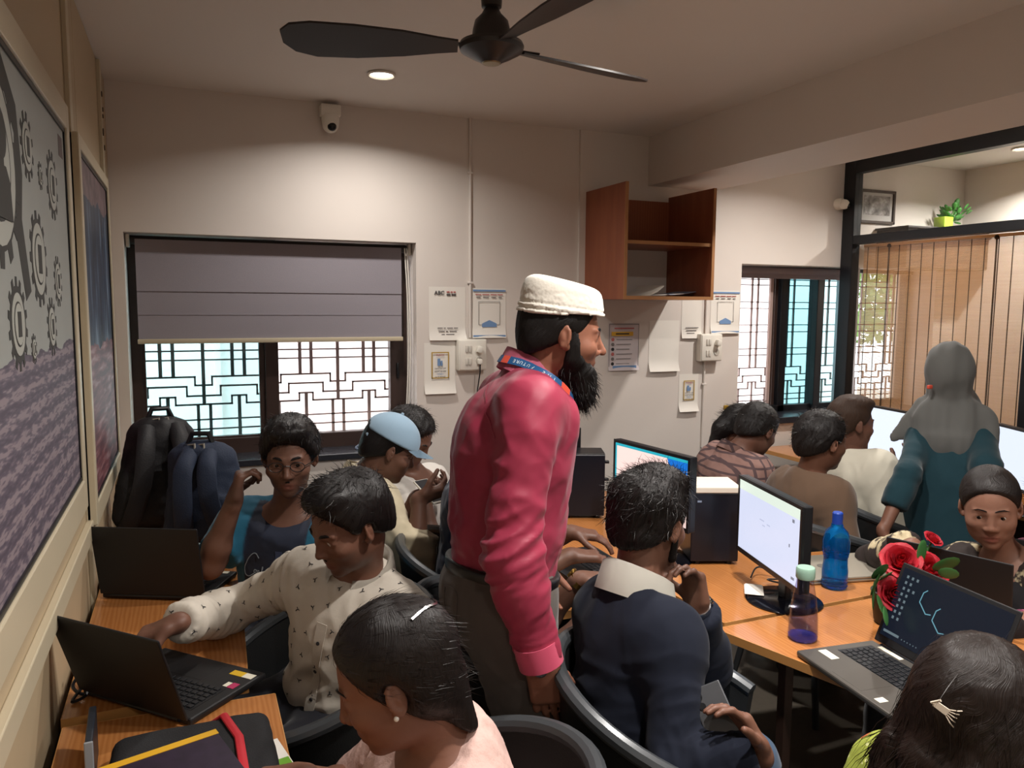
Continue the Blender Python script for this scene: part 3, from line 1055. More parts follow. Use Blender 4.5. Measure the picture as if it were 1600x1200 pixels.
XB = -0.287
boards = [('wide framed wall board printed with dark gears, nearest on the left wall', 0.55, 2.468, 1.17, 2.15), ('narrow framed blue and red wall board by the back corner', 2.775, 3.69, 1.03, 2.15)]
for bi, (lb, y0, y1, z0, z1) in enumerate(boards):
    e = empty('display_board', (XL, (y0 + y1) / 2, z0), lb, 'board', 'framed boards on the left wall')
    hw, h = (y1 - y0) / 2, z1 - z0
    MB().box((0.004, -hw, 0), (0.022, hw, h)).build('print', [M_BOARDWHITE, M_BOARDBLUE][bi], e, smooth=False)
    for a, b_, c, d in ((-hw, 0, -hw + 0.012, h), (hw - 0.012, 0, hw, h), (-hw, 0, hw, 0.012), (-hw, h - 0.012, hw, h)):
        MB().box((0.0225, a, b_), (0.026, c, d)).build('black_border', M_BLACK, e, smooth=False)
    fr = 0.07 if bi == 0 else 0.045
    for a, b_, c, d, nm in ((-hw - fr, -fr - 0.02, -hw, h + fr, 'frame_side'), (hw, -fr - 0.02, hw + fr * 0.7, h + fr, 'frame_side'), (-hw, -fr - 0.02, hw, 0, 'frame_bottom'), (-hw, h, hw, h + fr, 'frame_top')):
        MB().box((0.001, a, b_), (0.032, c, d), bev=0.004).build(nm, M_CREAMTRIM, e, smooth=False)
    if bi == 0:
        def gp(name, y, z, r, teeth, depth, hole):
            m = MB()
            ex = (0.0006, 0, 0)
            o = (0.0222, y - (y0 + y1) / 2, z - z0)
            m.prism(gear_poly(r, teeth, depth), ex, o, (0, 1, 0), UZ)
            g = m.build(name, M_GEAR, e, smooth=False)
            for rr, mt, t in ((hole, M_GEARLT, 0.0012), (hole * 0.72, M_GEAR, 0.0018), (hole * 0.66, M_GEARLT, 0.0024)):
                MB().lathe([(0, 0), (rr, 0), (rr, t - 0.0006), (0, t - 0.0006)], (o[0] + 0.0007, o[1], o[2]), 24, (1, 0, 0)).build('gear_disc', mt, g)
            MB().box((o[0] + 0.0025, o[1] - hole * 0.25, o[2] - hole * 0.4), (o[0] + 0.0031, o[1] + hole * 0.3, o[2] + hole * 0.4)).build('gear_symbol', M_GEAR, g, smooth=False)
        for y, z, r, teeth, hole in ((1.90, 1.999, 0.072, 11, 0.05), (2.218, 1.963, 0.085, 12, 0.06), (1.969, 1.771, 0.105, 13, 0.078), (2.229, 1.729, 0.064, 12, 0.044), (1.704, 1.636, 0.09, 14, 0.06), (1.852, 1.581, 0.032, 10, 0.02), (2.049, 1.961, 0.032, 9, 0.02), (2.10, 1.62, 0.07, 12, 0.045)):
            gp('gear_print', y, z, r, teeth, 0.017 if r > 0.05 else 0.008, hole)
        gp('gear_print', 1.60, 1.925, 0.19, 14, 0.03, 0.15)
        m = MB()
        m.prism([(1.58, 2.14), (1.66, 2.14), (1.80, 2.06), (1.83, 1.93), (1.80, 1.84), (1.86, 1.70), (1.80, 1.68), (1.74, 1.80), (1.75, 1.90), (1.77, 2.0), (1.70, 2.06), (1.60, 2.07)], (0.0004, 0, 0), (0.0221, -(y0 + y1) / 2, -z0), (0, 1, 0), UZ)
        m.build('dark_swirl', M_GEAR, e, smooth=False)
        m = MB()
        m.lathe([(0, 0), (0.045, 0), (0.045, 0.0006), (0, 0.0006)], (0.0249, 1.63 - (y0 + y1) / 2, 1.975 - z0), 20, (1, 0, 0))
        m.prism([(-0.07, -0.10), (0.07, -0.10), (0.06, -0.03), (0.03, -0.005), (-0.03, -0.005), (-0.06, -0.03)], (0.0006, 0, 0), (0.0249, 1.63 - (y0 + y1) / 2, 1.925 - z0), (0, 1, 0), UZ)
        m.build('figure_symbol', M_GEAR, e, smooth=False)
        MB().box((0.0222, 2.36 - (y0 + y1) / 2, 2.06 - z0), (0.0226, 2.43 - (y0 + y1) / 2, 2.115 - z0)).build('corner_label', pm('brown_print', '#5c4b48', 0.7), e, smooth=False)

# ceiling fan, at rest
M_FAN = pm('dark_brown_fan', '#2b2523', 0.35)
fx, fy, fz = 0.869, 2.228, 2.434
e = empty('ceiling_fan', (fx, fy, fz), 'dark brown three-bladed ceiling fan', 'fan')
MB().lathe([(0, -0.035), (0.03, -0.035), (0.036, -0.03), (0.062, -0.018), (0.094, 0.0), (0.098, 0.012), (0.094, 0.022), (0.06, 0.028), (0.056, 0.06), (0.05, 0.085), (0.03, 0.105), (0.022, 0.12), (0.0, 0.121)], (0, 0, 0), 36).build('motor', M_FAN, e)
MB().lathe([(0, -0.04), (0.026, -0.038), (0.03, -0.034), (0.03, -0.030), (0, -0.03)], (0, 0, 0), 24).build('bottom_cap', pm('brass_cap', '#8a7a5c', 0.3, 0.8), e)
MB().tube([(0, 0, 0.1), (0, 0, CEIL - fz - 0.02)], 0.012, 12).lathe([(0.014, 0.115), (0.03, 0.125), (0.032, 0.15), (0.014, 0.165)], (0, 0, 0), 20).build('downrod', M_FAN, e)
MB().lathe([(0.014, CEIL - fz - 0.07), (0.05, CEIL - fz - 0.02), (0.06, CEIL - fz), (0, CEIL - fz)], (0, 0, 0), 24).build('canopy_cup', M_FAN, e)
for ang in (164, 11, -82):
    a = math.radians(ang)
    d, s = V((math.cos(a), math.sin(a), 0)), V((-math.sin(a), math.cos(a), 0))
    b = bmesh.new()
    sec = [(0.10, 0.030, 0.024), (0.16, 0.040, 0.034), (0.26, 0.062, 0.056), (0.40, 0.082, 0.072), (0.52, 0.084, 0.076), (0.58, 0.062, 0.064), (0.61, 0.022, 0.032)]
    top, bot = [], []
    for r, wa, wb_ in sec:
        for lst, dz in ((top, 0.003), (bot, -0.003)):
            lst.append([b.verts.new(d * r + s * q + V((0, 0, 0.012 + dz + 0.27 * q))) for q in (-wa, -wa * 0.3, wb_ * 0.3, wb_)])
    for i in range(len(sec) - 1):
        for j in range(3):
            b.faces.new((top[i][j], top[i + 1][j], top[i + 1][j + 1], top[i][j + 1]))
            b.faces.new((bot[i][j], bot[i][j + 1], bot[i + 1][j + 1], bot[i + 1][j]))
        b.faces.new((top[i][0], bot[i][0], bot[i + 1][0], top[i + 1][0]))
        b.faces.new((top[i][3], top[i + 1][3], bot[i + 1][3], bot[i][3]))
    b.faces.new([top[0][j] for j in range(4)] + [bot[0][j] for j in (3, 2, 1, 0)])
    b.faces.new([top[-1][j] for j in range(4)] + [bot[-1][j] for j in (3, 2, 1, 0)])
    m = MB()
    m.bm.free()
    m.bm = b
    bl = m.build('blade', M_FAN, e)
    MB().tube([d * 0.07 + V((0, 0, 0.014)), d * 0.17 + V((0, 0, 0.02))], 0.014, 8, flat=((0, 0, 1), 0.3)).build('blade_bracket', M_FAN, bl)

# downlights
M_LED = pm('lit_diffuser', '#ffffff', 0.5, emit=('#fff4e4', 9.0))
names = ['round white downlight lit in the ceiling left of the fan', 'round white downlight in the ceiling above the man in the magenta shirt', 'round white downlight in the ceiling near the gear board', 'round white downlight in the ceiling behind the camera, right of the aisle', 'round white downlight in the ceiling between the beam and the glass partition', 'round white downlight lit in the next room beyond the black partition', 'round white downlight in the rear of the room by the left wall', 'round white downlight in the rear of the room under the middle ceiling']
for (x, y, z), lb in zip(DOWNLIGHTS, names):
    e = empty('downlight', (x, y, CEIL), lb, 'downlight', 'recessed ceiling downlights')
    MB().lathe([(0.05, -0.0), (0.062, -0.002), (0.064, -0.008), (0.056, -0.012), (0.05, -0.006)], (0, 0, 0), 28).build('trim_ring', M_WHITEPL, e)
    MB().lathe([(0, -0.004), (0.05, -0.004), (0.05, -0.001), (0, -0.001)], (0, 0, 0), 24).build('diffuser', M_LED, e)

# next room: framed picture, shelf ledge with plant
e = empty('framed_picture', (4.55, YB2, 2.268), 'framed grey picture in the next room behind the upper pane', 'picture')
for a, b_, c, d in ((-0.17, 0, 0.17, 0.02), (-0.17, 0.215, 0.17, 0.235), (-0.17, 0, -0.15, 0.235), (0.15, 0, 0.17, 0.235)):
    MB().box((a, -0.02, b_), (c, 0, d), bev=0.003).build('frame_bar', pm('dark_picture_frame', '#3b2c24', 0.4), e, smooth=False)
k = NT('pale_grey_print')
k.set(Base_Color=k.ramp(k.noise(16, 4), [(0.38, '#4a4643'), (0.55, '#8e8a88'), (0.68, '#c8c6c6')]), Roughness=0.4)
MB().box((-0.15, -0.008, 0.02), (0.15, -0.004, 0.215)).build('mount', pm('picture_mount', '#b9b5b2', 0.6), e, smooth=False)
MB().box((-0.125, -0.010, 0.06), (0.125, -0.008, 0.195)).build('print', k.m, e, smooth=False)
e = empty('high_cabinet', (4.95, YB2, 1.95), 'dark low cabinet top behind the upper pane, under the plant', 'cabinet')
MB().box((-0.38, -0.26, 0.0), (0.44, 0.0, 0.27), bev=0.004).build('body', pm('dark_cabinet', '#2e2a28', 0.5), e, smooth=False)
MB().box((-0.40, -0.28, 0.27), (0.46, 0.0, 0.285), bev=0.003).build('top_board', pm('dark_cabinet', '#2e2a28', 0.5), e, smooth=False)
e = empty('potted_plant', (5.1, YB2 - 0.15, 2.236), 'small bushy green plant in a lime pot behind the upper pane', 'plant')
MB().box((-0.09, -0.04, 0), (0.0, 0.05, 0.09), bev=0.006).build('pot', pm('lime_pot', '#a3c238', 0.4), e)
MB().box((0.03, -0.05, 0), (0.13, 0.05, 0.02), bev=0.004).build('tray', M_WHITEPL, e)
rnd = np.random.RandomState(5)
for i in range(46):
    p = rnd.normal(size=3)
    p = p / np.linalg.norm(p) * rnd.uniform(0.05, 0.11) * np.array([1.0, 0.8, 0.8]) + np.array([0.05, 0, 0.13])
    d = nrm(p - np.array([0.05, 0, 0.06]))
    MB().ball(p, (0.026, 0.016, 0.006), 8, R=np.array([d, nrm(np.cross(d, (0.3, 0.2, 1))), nrm(np.cross(d, np.cross(d, (0.3, 0.2, 1))))])).build('leaf', pm('plant_leaf_green', '#3f7a35', 0.5, var=(20, 0.3)), e)
MB().tube([(-0.03, 0, 0.05), (0.05, 0, 0.13)], 0.008, 6).build('stem', pm('plant_stem', '#4a6b33', 0.6), e)

# ================================================================== DESKS
k = NT('orange_wood_laminate')
wv = k.n('TexWave', {'Vector': k.coord('Object', (1, 0.1, 1)), 'Scale': 26, 'Distortion': 6, 'Detail': 4, 'Detail Scale': 1.5}).outputs['Fac']
k.set(Base_Color=k.mix(wv, '#ab6d3a', '#b97b46'), Roughness=0.24)
k.b.inputs['Coat Weight'].default_value = 0.5
k.b.inputs['Coat Roughness'].default_value = 0.12
M_DESK = k.m
M_DESKEDGE = pm('desk_edge_band', '#c08a4f', 0.45)
M_DESKDARK = pm('dark_desk_side', '#33211a', 0.5)


def desk(poly, label, legs, name='desk'):
    cx = sum(p[0] for p in poly) / len(poly)
    cy = sum(p[1] for p in poly) / len(poly)
    e = empty(name, (cx, cy, 0), label, 'desk')
    q = [(x - cx, y - cy) for x, y in poly]
    MB().prism(q, (0, 0, 0.025), (0, 0, DESK - 0.025)).build('worktop', M_DESK, e, smooth=False)
    n = len(q)
    for i in range(n):
        a, b = V((*q[i], 0)), V((*q[(i + 1) % n], 0))
        t = nrm(b - a)
        o = nrm(np.cross(t, (0, 0, 1)))
        MB().prism([(0, 0), (np.linalg.norm(b - a), 0), (np.linalg.norm(b - a), 0.026), (0, 0.026)], o * 0.002, a + V((0, 0, DESK - 0.0255)), t, (0, 0, 1)).build('edge_band', M_DESKEDGE, e, smooth=False)
    for (x0, y0, x1, y1) in legs:
        MB().box((x0 - cx, y0 - cy, 0), (x1 - cx, y1 - cy, DESK - 0.026), bev=0.002).build('leg_panel', M_DESKDARK, e, smooth=False)
    return e


desk([(-0.293, 1.93), (0.112, 1.95), (0.150, 2.98), (0.16, 3.95), (-0.293, 3.95)], 'long orange wood desk along the left wall under the boards', [(-0.285, 1.97, -0.265, 3.9), (-0.27, 2.0, 0.05, 2.02), (-0.27, 2.9, 0.08, 2.92)])
desk([(-0.275, 0.6), (0.165, 0.6), (0.168, 1.87), (-0.285, 1.89)], 'orange wood desk nearest on the left, under the black bag and the book', [(-0.26, 0.65, -0.24, 1.86), (-0.24, 1.82, 0.1, 1.84)])
desk([(0.93, 2.06), (1.455, 2.06), (1.462, 1.80), (2.30, 1.80), (2.30, 2.2), (1.95, 2.25), (1.95, 3.8), (1.30, 3.8), (1.30, 2.75), (0.93, 2.75)], 'long orange wood desk in the middle carrying the computer towers', [(1.6, 2.1, 1.62, 3.4), (1.88, 2.3, 1.9, 3.4)])
desk([(1.412, 1.775), (1.66, 0.95), (2.40, 1.10), (2.40, 1.775)], 'orange wood desk with a slanted front carrying the roses and open laptop', [(1.52, 1.60, 1.55, 1.63), (2.34, 1.2, 2.36, 1.7), (1.62, 1.1, 1.65, 1.13)])
desk([(3.52, 1.6), (4.2, 1.6), (4.2, 4.05), (3.52, 4.05)], 'orange wood desk along the black glass partition under the bright monitors', [(4.1, 1.65, 4.12, 4.0), (3.6, 2.8, 4.1, 2.82)])

# ================================================================== COMPUTERS
M_BEZEL = pm('black_monitor_plastic', '#15161a', 0.35)
M_KEY = pm('black_key', '#1c1d20', 0.45)


def screen_mat(name, color, strength):
    return pm(name, '#101010', 0.25, emit=(color, strength))


def monitor(tl, tr, h, label, color='#dfe4fb', strength=0.95, bz=0.012, base=True, extra=None):
    tl, tr = V(tl), V(tr)
    tr = V((tr[0], tr[1], tl[2]))
    r = nrm(tr - tl)
    w = np.linalg.norm(tr - tl)
    n = np.cross(r, (0, 0, 1))          # towards the viewer of the screen
    mid = (tl + tr) / 2
    foot = mid - n * 0.06
    e = empty('monitor', (foot[0], foot[1], DESK), label, 'monitor', 'flat computer monitors', rz=math.atan2(r[1], r[0]))
    zt = tl[2] - DESK
    yo = -0.06
    MB().box((-w / 2 - bz, yo + 0.004, zt - h - bz * 1.4), (w / 2 + bz, yo + 0.034, zt + bz), bev=0.004).build('case', M_BEZEL, e, smooth=False)
    for a, b_, c, d in ((-w / 2 - bz, zt, w / 2 + bz, zt + bz), (-w / 2 - bz, zt - h - bz * 1.4, w / 2 + bz, zt - h), (-w / 2 - bz, zt - h, -w / 2, zt), (w / 2, zt - h, w / 2 + bz, zt)):
        MB().box((a, yo - 0.001, b_), (c, yo + 0.005, d), bev=0.001).build('bezel', M_BEZEL, e, smooth=False)
    sc = MB().box((-w / 2, yo + 0.001, zt - h), (w / 2, yo + 0.004, zt)).build('screen', screen_mat('screen_' + label.replace(' ', '_')[:40], color, strength), e, smooth=False)
    MB().box((-0.025, 0.0, 0.01), (0.025, 0.022, zt - h * 0.5), bev=0.004).box((-0.05, -0.03, zt - h * 0.7), (0.05, 0.0, zt - h * 0.35), bev=0.004).build('stand', M_BEZEL, e, smooth=False)
    if base:
        MB().lathe([(0, 0), (0.118, 0), (0.12, 0.004), (0.112, 0.010), (0.03, 0.014), (0, 0.014)], (0, 0.01, 0.0), 36).build('base', pm('glossy_black_base', '#0c0d14', 0.12), e)
    return e, w, zt, yo, sc


def on_screen(sc, name, mat, x0, z0, x1, z1, yo):
    return MB().box((x0, yo + 0.0002, z0), (x1, yo + 0.001, z1)).build(name, mat, sc, smooth=False)


M_MARK = screen_mat('screen_grey_mark', '#8f95a8', 0.6)
e, w, zt, yo, sc = monitor((1.736, 2.081, 1.089), (1.632, 1.688, 1.089), 0.236, 'monitor with a near-white screen beside the two water bottles', '#d9dff7', 0.85)
on_screen(sc, 'tool_band', screen_mat('screen_pale_green', '#e3f0e2', 0.85), -w / 2, zt - 0.032, w / 2, zt, yo)
for x, z, a in ((-0.05, 0.10, 0.03), (0.0, 0.105, 0.02), (-0.03, 0.115, 0.016)):
    on_screen(sc, 'text_mark', screen_mat('screen_faint_mark', '#c3cae6', 0.8), x, zt - z, x + a, zt - z + 0.004, yo)
on_screen(sc, 'icon', M_MARK, w / 2 - 0.045, zt - 0.05, w / 2 - 0.033, zt - 0.04, yo)
on_screen(sc, 'pointer', M_MARK, w / 2 - 0.06, zt - 0.13, w / 2 - 0.055, zt - 0.12, yo)
on_screen(sc, 'icon', M_MARK, w / 2 - 0.04, zt - 0.222, w / 2 - 0.022, zt - 0.214, yo)
e, w, zt, yo, sc = monitor((1.529, 2.568, 1.147), (1.578, 2.165, 1.147), 0.24, 'monitor with a pink and blue wallpaper behind the man in navy', '#ffdcd4', 0.95)
on_screen(sc, 'cyan_margin', screen_mat('screen_cyan', '#2ab6c9', 0.8), -w / 2, zt - 0.24, -w / 2 + 0.008, zt, yo)
on_screen(sc, 'cyan_margin', screen_mat('screen_cyan', '#2ab6c9', 0.8), -w / 2, zt - 0.010, w / 2, zt, yo)
MB().prism([(w / 2 - 0.105, zt - 0.010), (w / 2, zt - 0.010), (w / 2, zt - 0.17), (w / 2 - 0.05, zt - 0.15), (w / 2 - 0.085, zt - 0.08), (w / 2 - 0.095, zt - 0.04)], (0, 0.0008, 0), (0, yo - 0.0, 0), UX, UZ).build('blue_field', screen_mat('screen_blue', '#1779e0', 0.8), sc, smooth=False)
monitor((1.699, 3.582, 1.093), (1.663, 3.179, 1.068), 0.225, 'monitor with a pale screen half hidden behind the standing man', '#cdd6f2', 0.8)
monitor((3.672, 3.292, 1.096), (3.601, 2.832, 1.109), 0.265, 'wide white monitor in front of the man in the white tee', '#dfe8fb', 1.0)
monitor((3.627, 2.494, 1.107), (3.450, 2.078, 1.109), 0.265, 'white monitor cut by the right edge behind the woman in the headscarf', '#dde6fb', 0.95)

# computer towers
for lb, p0, p1, dep, top, hh in (('black computer tower beside the standing man, its side to the camera', (1.511, 2.997, 1.015), (1.689, 2.923, 1.028), 0.30, M_BEZEL, 0.29), ('black computer tower with a pale top behind the white-screened monitor', (1.679, 2.271, 1.013), (1.843, 2.205, 1.044), 0.34, M_PAPER2, 0.27)):
    p0, p1 = V(p0), V(p1)
    d = p1 - p0
    d[2] = 0
    wd = np.linalg.norm(d)
    d = nrm(d)
    e = empty('computer_tower', (*((p0 + p1) / 2)[:2], DESK), lb, 'computer', 'computer towers on the middle desk', rz=math.atan2(d[1], d[0]))
    MB().box((-wd / 2, 0, 0.012), (wd / 2, dep * 0.5, hh), bev=0.004).build('case', pm('satin_black_case', '#121620', 0.28), e, smooth=False)
    if top is M_PAPER2:
        MB().box((-wd / 2 - 0.004, -0.004, hh), (wd / 2 + 0.004, dep * 0.5, hh + 0.022), bev=0.003).build('pale_lid', M_PAPER2, e, smooth=False)
        MB().box((-wd / 2 + 0.02, -0.002, hh - 0.035), (-wd / 2 + 0.035, 0.0, hh - 0.028)).build('badge', M_MARK, e, smooth=False)
    else:
        MB().box((-wd / 2, 0.0, hh), (wd / 2, dep * 0.5, hh + 0.004), bev=0.002).build('lid', M_BEZEL, e, smooth=False)
        for zz_ in (hh - 0.04, hh - 0.12):
            MB().box((wd / 2, 0.03, zz_ - 0.006), (wd / 2 + 0.022, 0.05, zz_ + 0.006), bev=0.002).build('cable_plug', M_BLACK, e, smooth=False)
    for sx in (-1, 1):
        for sy in (0.02, dep * 0.45):
            MB().lathe([(0, 0), (0.012, 0), (0.012, 0.013), (0, 0.013)], (sx * (wd / 2 - 0.03), sy, 0), 10).build('foot', M_BLACK, e)

KEYME = None


def laptop(hl, hr, depth, lid_h, ang, label, body, lid_mat, keys=True, screen=None, stickers=(), group='open laptops on the desks', key_mat=None, z=DESK):
    """hl and hr: the hinge's ends, left and right as its user sees them; ang: how far the lid is opened."""
    global KEYME
    hl, hr = V((*hl, z)), V((*hr, z))
    r = nrm(hr - hl)
    w = np.linalg.norm(hr - hl)
    mid = (hl + hr) / 2
    e = empty('laptop', mid, label, 'laptop', group, rz=math.atan2(r[1], r[0]))
    MB().box((-w / 2, -depth, 0.002), (w / 2, 0.0, 0.018), bev=0.005).build('base', body, e, smooth=False)
    if keys:
        MB().box((-w / 2 + 0.03, -depth * 0.56, 0.0178), (w / 2 - 0.03, -0.03, 0.0186)).build('key_bed', M_BLACK, e, smooth=False)
        if KEYME is None:
            KEYME = MB().box((-0.0072, -0.0066, 0), (0.0072, 0.0066, 0.0028), bev=0.0012, seg=1).build('key', M_KEY, e, smooth=False)
            kme = KEYME.data
            bpy.data.objects.remove(KEYME)
            KEYME = kme
        nx = int((w - 0.07) / 0.0185)
        rows = 6
        dy = (depth * 0.56 - 0.034) / rows
        for j in range(rows):
            for i in range(nx):
                ko = bpy.data.objects.new('key', KEYME)
                COL.objects.link(ko)
                ko.parent = e
                ko.location = ((i - (nx - 1) / 2) * 0.0185 + 0.003 * (j % 2), -0.036 - dy * (j + 0.4), 0.0184)
        MB().box((-0.055, -depth + 0.012, 0.0178), (0.05, -depth * 0.6, 0.0184), bev=0.0003).build('touchpad', body, e, smooth=False)
    a = math.radians(ang)
    u = V((0, -math.cos(a), math.sin(a)))       # up the lid
    nv = V((0, -math.sin(a), -math.cos(a)))     # out of the screen
    R = Matrix(((1, 0, 0), (0, 0, 0), (0, 0, 0)))
    def lid_box(name, x0, h0, x1, h1, t0, t1, mat, par, bev=0.0):
        m = MB().box((x0, h0, t0), (x1, h1, t1), bev=bev)
        for v in m.bm.verts:
            x, hh_, t = v.co
            v.co = Vector((x, 0.004, 0.02)) + Vector(u) * hh_ + Vector(nv) * t
        return m.build(name, mat, par, smooth=False)
    lid = lid_box('lid', -w / 2, 0, w / 2, lid_h, -0.006, 0.0, lid_mat, e, 0.004)
    if screen:
        s = lid_box('screen', -w / 2 + 0.012, 0.022, w / 2 - 0.012, lid_h - 0.012, 0.0, 0.0006, screen, lid)
    for x0, y0, x1, y1, mt, nm in stickers:
        MB().box((x0, y0, 0.0181), (x1, y1, 0.0188)).build(nm, mt, e, smooth=False)
    MB().tube([(-w / 2 + 0.03, 0.003, 0.014), (w / 2 - 0.03, 0.003, 0.014)], 0.006, 8).build('hinge', M_BLACK, e)
    return e, w, lid, lid_box


M_LAPBLK = pm('matt_black_laptop', '#141416', 0.5)
M_LAPGRY = pm('grey_metal_laptop', '#57534e', 0.38, 0.4)
M_YELLOW = pm('yellow_sticker', '#d9b021', 0.5)
M_WHITEST = pm('white_sticker', '#e8e3cf', 0.5)
M_MAGENTA = pm('magenta_sticker', '#b5305e', 0.5)
laptop((0.03, 2.555), (-0.279, 2.709), 0.235, 0.235, 100, 'black laptop seen from behind its lid, farther one on the left desk', M_LAPBLK, M_LAPBLK, screen=screen_mat('screen_dim_left', '#20262e', 0.4), stickers=((-0.15, -0.225, -0.10, -0.205, M_WHITEST, 'white_sticker'),))
laptop((-0.022, 1.785), (-0.262, 2.04), 0.245, 0.225, 108, 'black laptop with yellow stickers, nearer one on the left desk', M_LAPBLK, M_LAPBLK, screen=screen_mat('screen_dim_near', '#20262e', 0.4), stickers=((0.06, -0.085, 0.135, -0.028, M_WHITEST, 'white_sticker'), (0.06, -0.10, 0.135, -0.088, M_YELLOW, 'yellow_sticker'), (-0.165, -0.222, -0.135, -0.20, M_WHITEST, 'white_sticker'), (-0.135, -0.222, -0.095, -0.20, M_YELLOW, 'yellow_sticker'), (-0.16, -0.17, -0.14, -0.145, M_MAGENTA, 'magenta_sticker'), (-0.138, -0.168, -0.125, -0.147, M_WHITEST, 'white_sticker')))
e, w, lid, lb_ = laptop((1.749, 1.515), (1.705, 1.15), 0.25, 0.232, 112, 'grey laptop with a dark hexagon screen, open on the right desk by the roses', M_LAPGRY, M_LAPBLK, screen=screen_mat('screen_deep_blue', '#0d1726', 0.75), stickers=((-0.165, -0.195, -0.11, -0.17, M_WHITEST, 'white_sticker'), (-0.14, -0.022, -0.06, -0.008, M_WHITEST, 'white_sticker'), (0.09, -0.235, 0.11, -0.21, M_WHITEST, 'white_sticker')))
M_ICON = screen_mat('screen_icon_grey', '#6f7f86', 0.7)
M_HEX = screen_mat('screen_hexagon_line', '#6aa0b0', 0.8)
for j in range(8):
    for i in range(3 if j in (0, 2) else 2):
        lb_('desktop_icon', -w / 2 + 0.03 + 0.017 * i, lid_h_ if False else 0.195 - 0.017 * j, -w / 2 + 0.037 + 0.017 * i, 0.203 - 0.017 * j, 0.0007, 0.001, M_ICON, lid)
lb_('taskbar_box', -w / 2 + 0.02, 0.034, -w / 2 + 0.075, 0.041, 0.0007, 0.001, M_ICON, lid)
for i in range(6):
    lb_('taskbar_dot', -w / 2 + 0.085 + 0.01 * i, 0.034, -w / 2 + 0.088 + 0.01 * i, 0.037, 0.0007, 0.001, M_ICON, lid)
for ox, oz in ((-0.075, 0.135), (-0.02, 0.105)):
    pts = [(0.0, 0.052), (-0.010, 0.042), (-0.012, 0.015), (0.018, -0.008), (0.034, -0.004)]
    m = MB()
    a_ = math.radians(112)
    for (x0, z0), (x1, z1) in zip(pts, pts[1:]):
        t = nrm((x1 - x0, z1 - z0))
        o = V((-t[1], t[0])) * 0.0013
        m.prism([(x0 - o[0], z0 - o[1]), (x1 - o[0], z1 - o[1]), (x1 + o[0], z1 + o[1]), (x0 + o[0], z0 + o[1])], (0, -0.0006 * math.sin(a_), 0), (ox, 0.004 - math.cos(a_) * oz - 0.0012 * math.sin(a_), 0.02 + math.sin(a_) * oz), UX, (0, -math.cos(a_), math.sin(a_)))
    m.build('hexagon_line', M_HEX, lid, smooth=False)
laptop((1.42, 2.56), (1.42, 2.22), 0.24, 0.005, 180, 'black laptop base typed on beside the standing man', M_LAPBLK, M_LAPBLK, group='open laptops on the desks')
laptop((2.145, 1.385), (2.035, 1.715), 0.22, 0.215, 97, 'black laptop with its lid turned to the camera, behind the red roses', M_LAPBLK, M_LAPBLK, screen=screen_mat('screen_dim_right', '#20262e', 0.4))
# closed silver laptop
e = empty('laptop', (2.13, 2.02, DESK), 'closed silver laptop behind the blue water bottle', 'laptop', rz=math.radians(-12))
MB().box((-0.17, -0.12, 0.002), (0.17, 0.12, 0.012), bev=0.004).build('base', pm('silver_shell', '#a9a294', 0.35, 0.6), e, smooth=False)
MB().box((-0.17, -0.12, 0.0125), (0.17, 0.12, 0.021), bev=0.004).build('lid', pm('silver_shell', '#a9a294', 0.35, 0.6), e, smooth=False)
MB().lathe([(0, 0), (0.022, 0), (0.022, 0.0008), (0, 0.0008)], (-0.05, 0, 0.021), 24).build('oval_logo', pm('dull_logo', '#5f5a53', 0.4), e)

# ================================================================== SMALL THINGS
M_BLUEPL = NT('clear_blue_plastic')


def tinted(name, col, rough=0.06):
    k = NT(name)
    k.set(Base_Color=col, Roughness=rough)
    k.b.inputs['Transmission Weight'].default_value = 0.85
    k.b.inputs['IOR'].default_value = 1.3
    return k.m


bx, by = 2.0, 1.90
e = empty('water_bottle', (bx, by, DESK), 'saturated blue plastic water bottle with a waisted body and blue cap', 'bottle')
MB().lathe([(0, 0.001), (0.036, 0.001), (0.041, 0.008), (0.042, 0.06), (0.039, 0.085), (0.0385, 0.105), (0.044, 0.13), (0.044, 0.165), (0.036, 0.195), (0.02, 0.212), (0.0185, 0.222), (0.0, 0.223)], (0, 0, 0), 32).build('body', tinted('saturated_blue_plastic', '#1080d8'), e)
for z in (0.012, 0.024, 0.112, 0.12):
    r = 0.0425 if z < 0.1 else 0.041
    MB().lathe([(r - 0.002, z - 0.002), (r, z), (r - 0.002, z + 0.002)], (0, 0, 0), 32).build('rib', tinted('saturated_blue_plastic2', '#0a5aa8'), e)
MB().lathe([(0, 0.262), (0.014, 0.262), (0.017, 0.258), (0.017, 0.222), (0, 0.222)], (0, 0, 0), 24).build('cap', pm('blue_cap', '#1c3f9a', 0.35), e)
bx, by = 1.60, 1.625
e = empty('water_bottle', (bx, by, DESK), 'clear violet glass bottle half full of water with a pale green lid', 'bottle')
MB().lathe([(0, 0.001), (0.036, 0.001), (0.0405, 0.006), (0.041, 0.02), (0.039, 0.07), (0.031, 0.13), (0.024, 0.168), (0.023, 0.182)], (0, 0, 0), 36).build('body', glass_mat('violet_tinted_glass', '#c4bfe0'), e)
MB().lathe([(0, 0.0015), (0.035, 0.0015), (0.0395, 0.006), (0.0400, 0.012), (0, 0.012)], (0, 0, 0), 32).build('thick_bottom', tinted('deep_violet_glass', '#9094ea'), e)
MB().lathe([(0, 0.0075), (0.0365, 0.0095), (0.0382, 0.022), (0.0364, 0.07), (0.0352, 0.078), (0, 0.078)], (0, 0, 0), 32).build('water', glass_mat('bluish_water', '#c9cbee'), e)
MB().lathe([(0.0, 0.212), (0.024, 0.212), (0.0265, 0.207), (0.0265, 0.184), (0.025, 0.180), (0, 0.180)], (0, 0, 0), 28).build('lid', pm('pale_green_lid', '#93b5a3', 0.4), e)

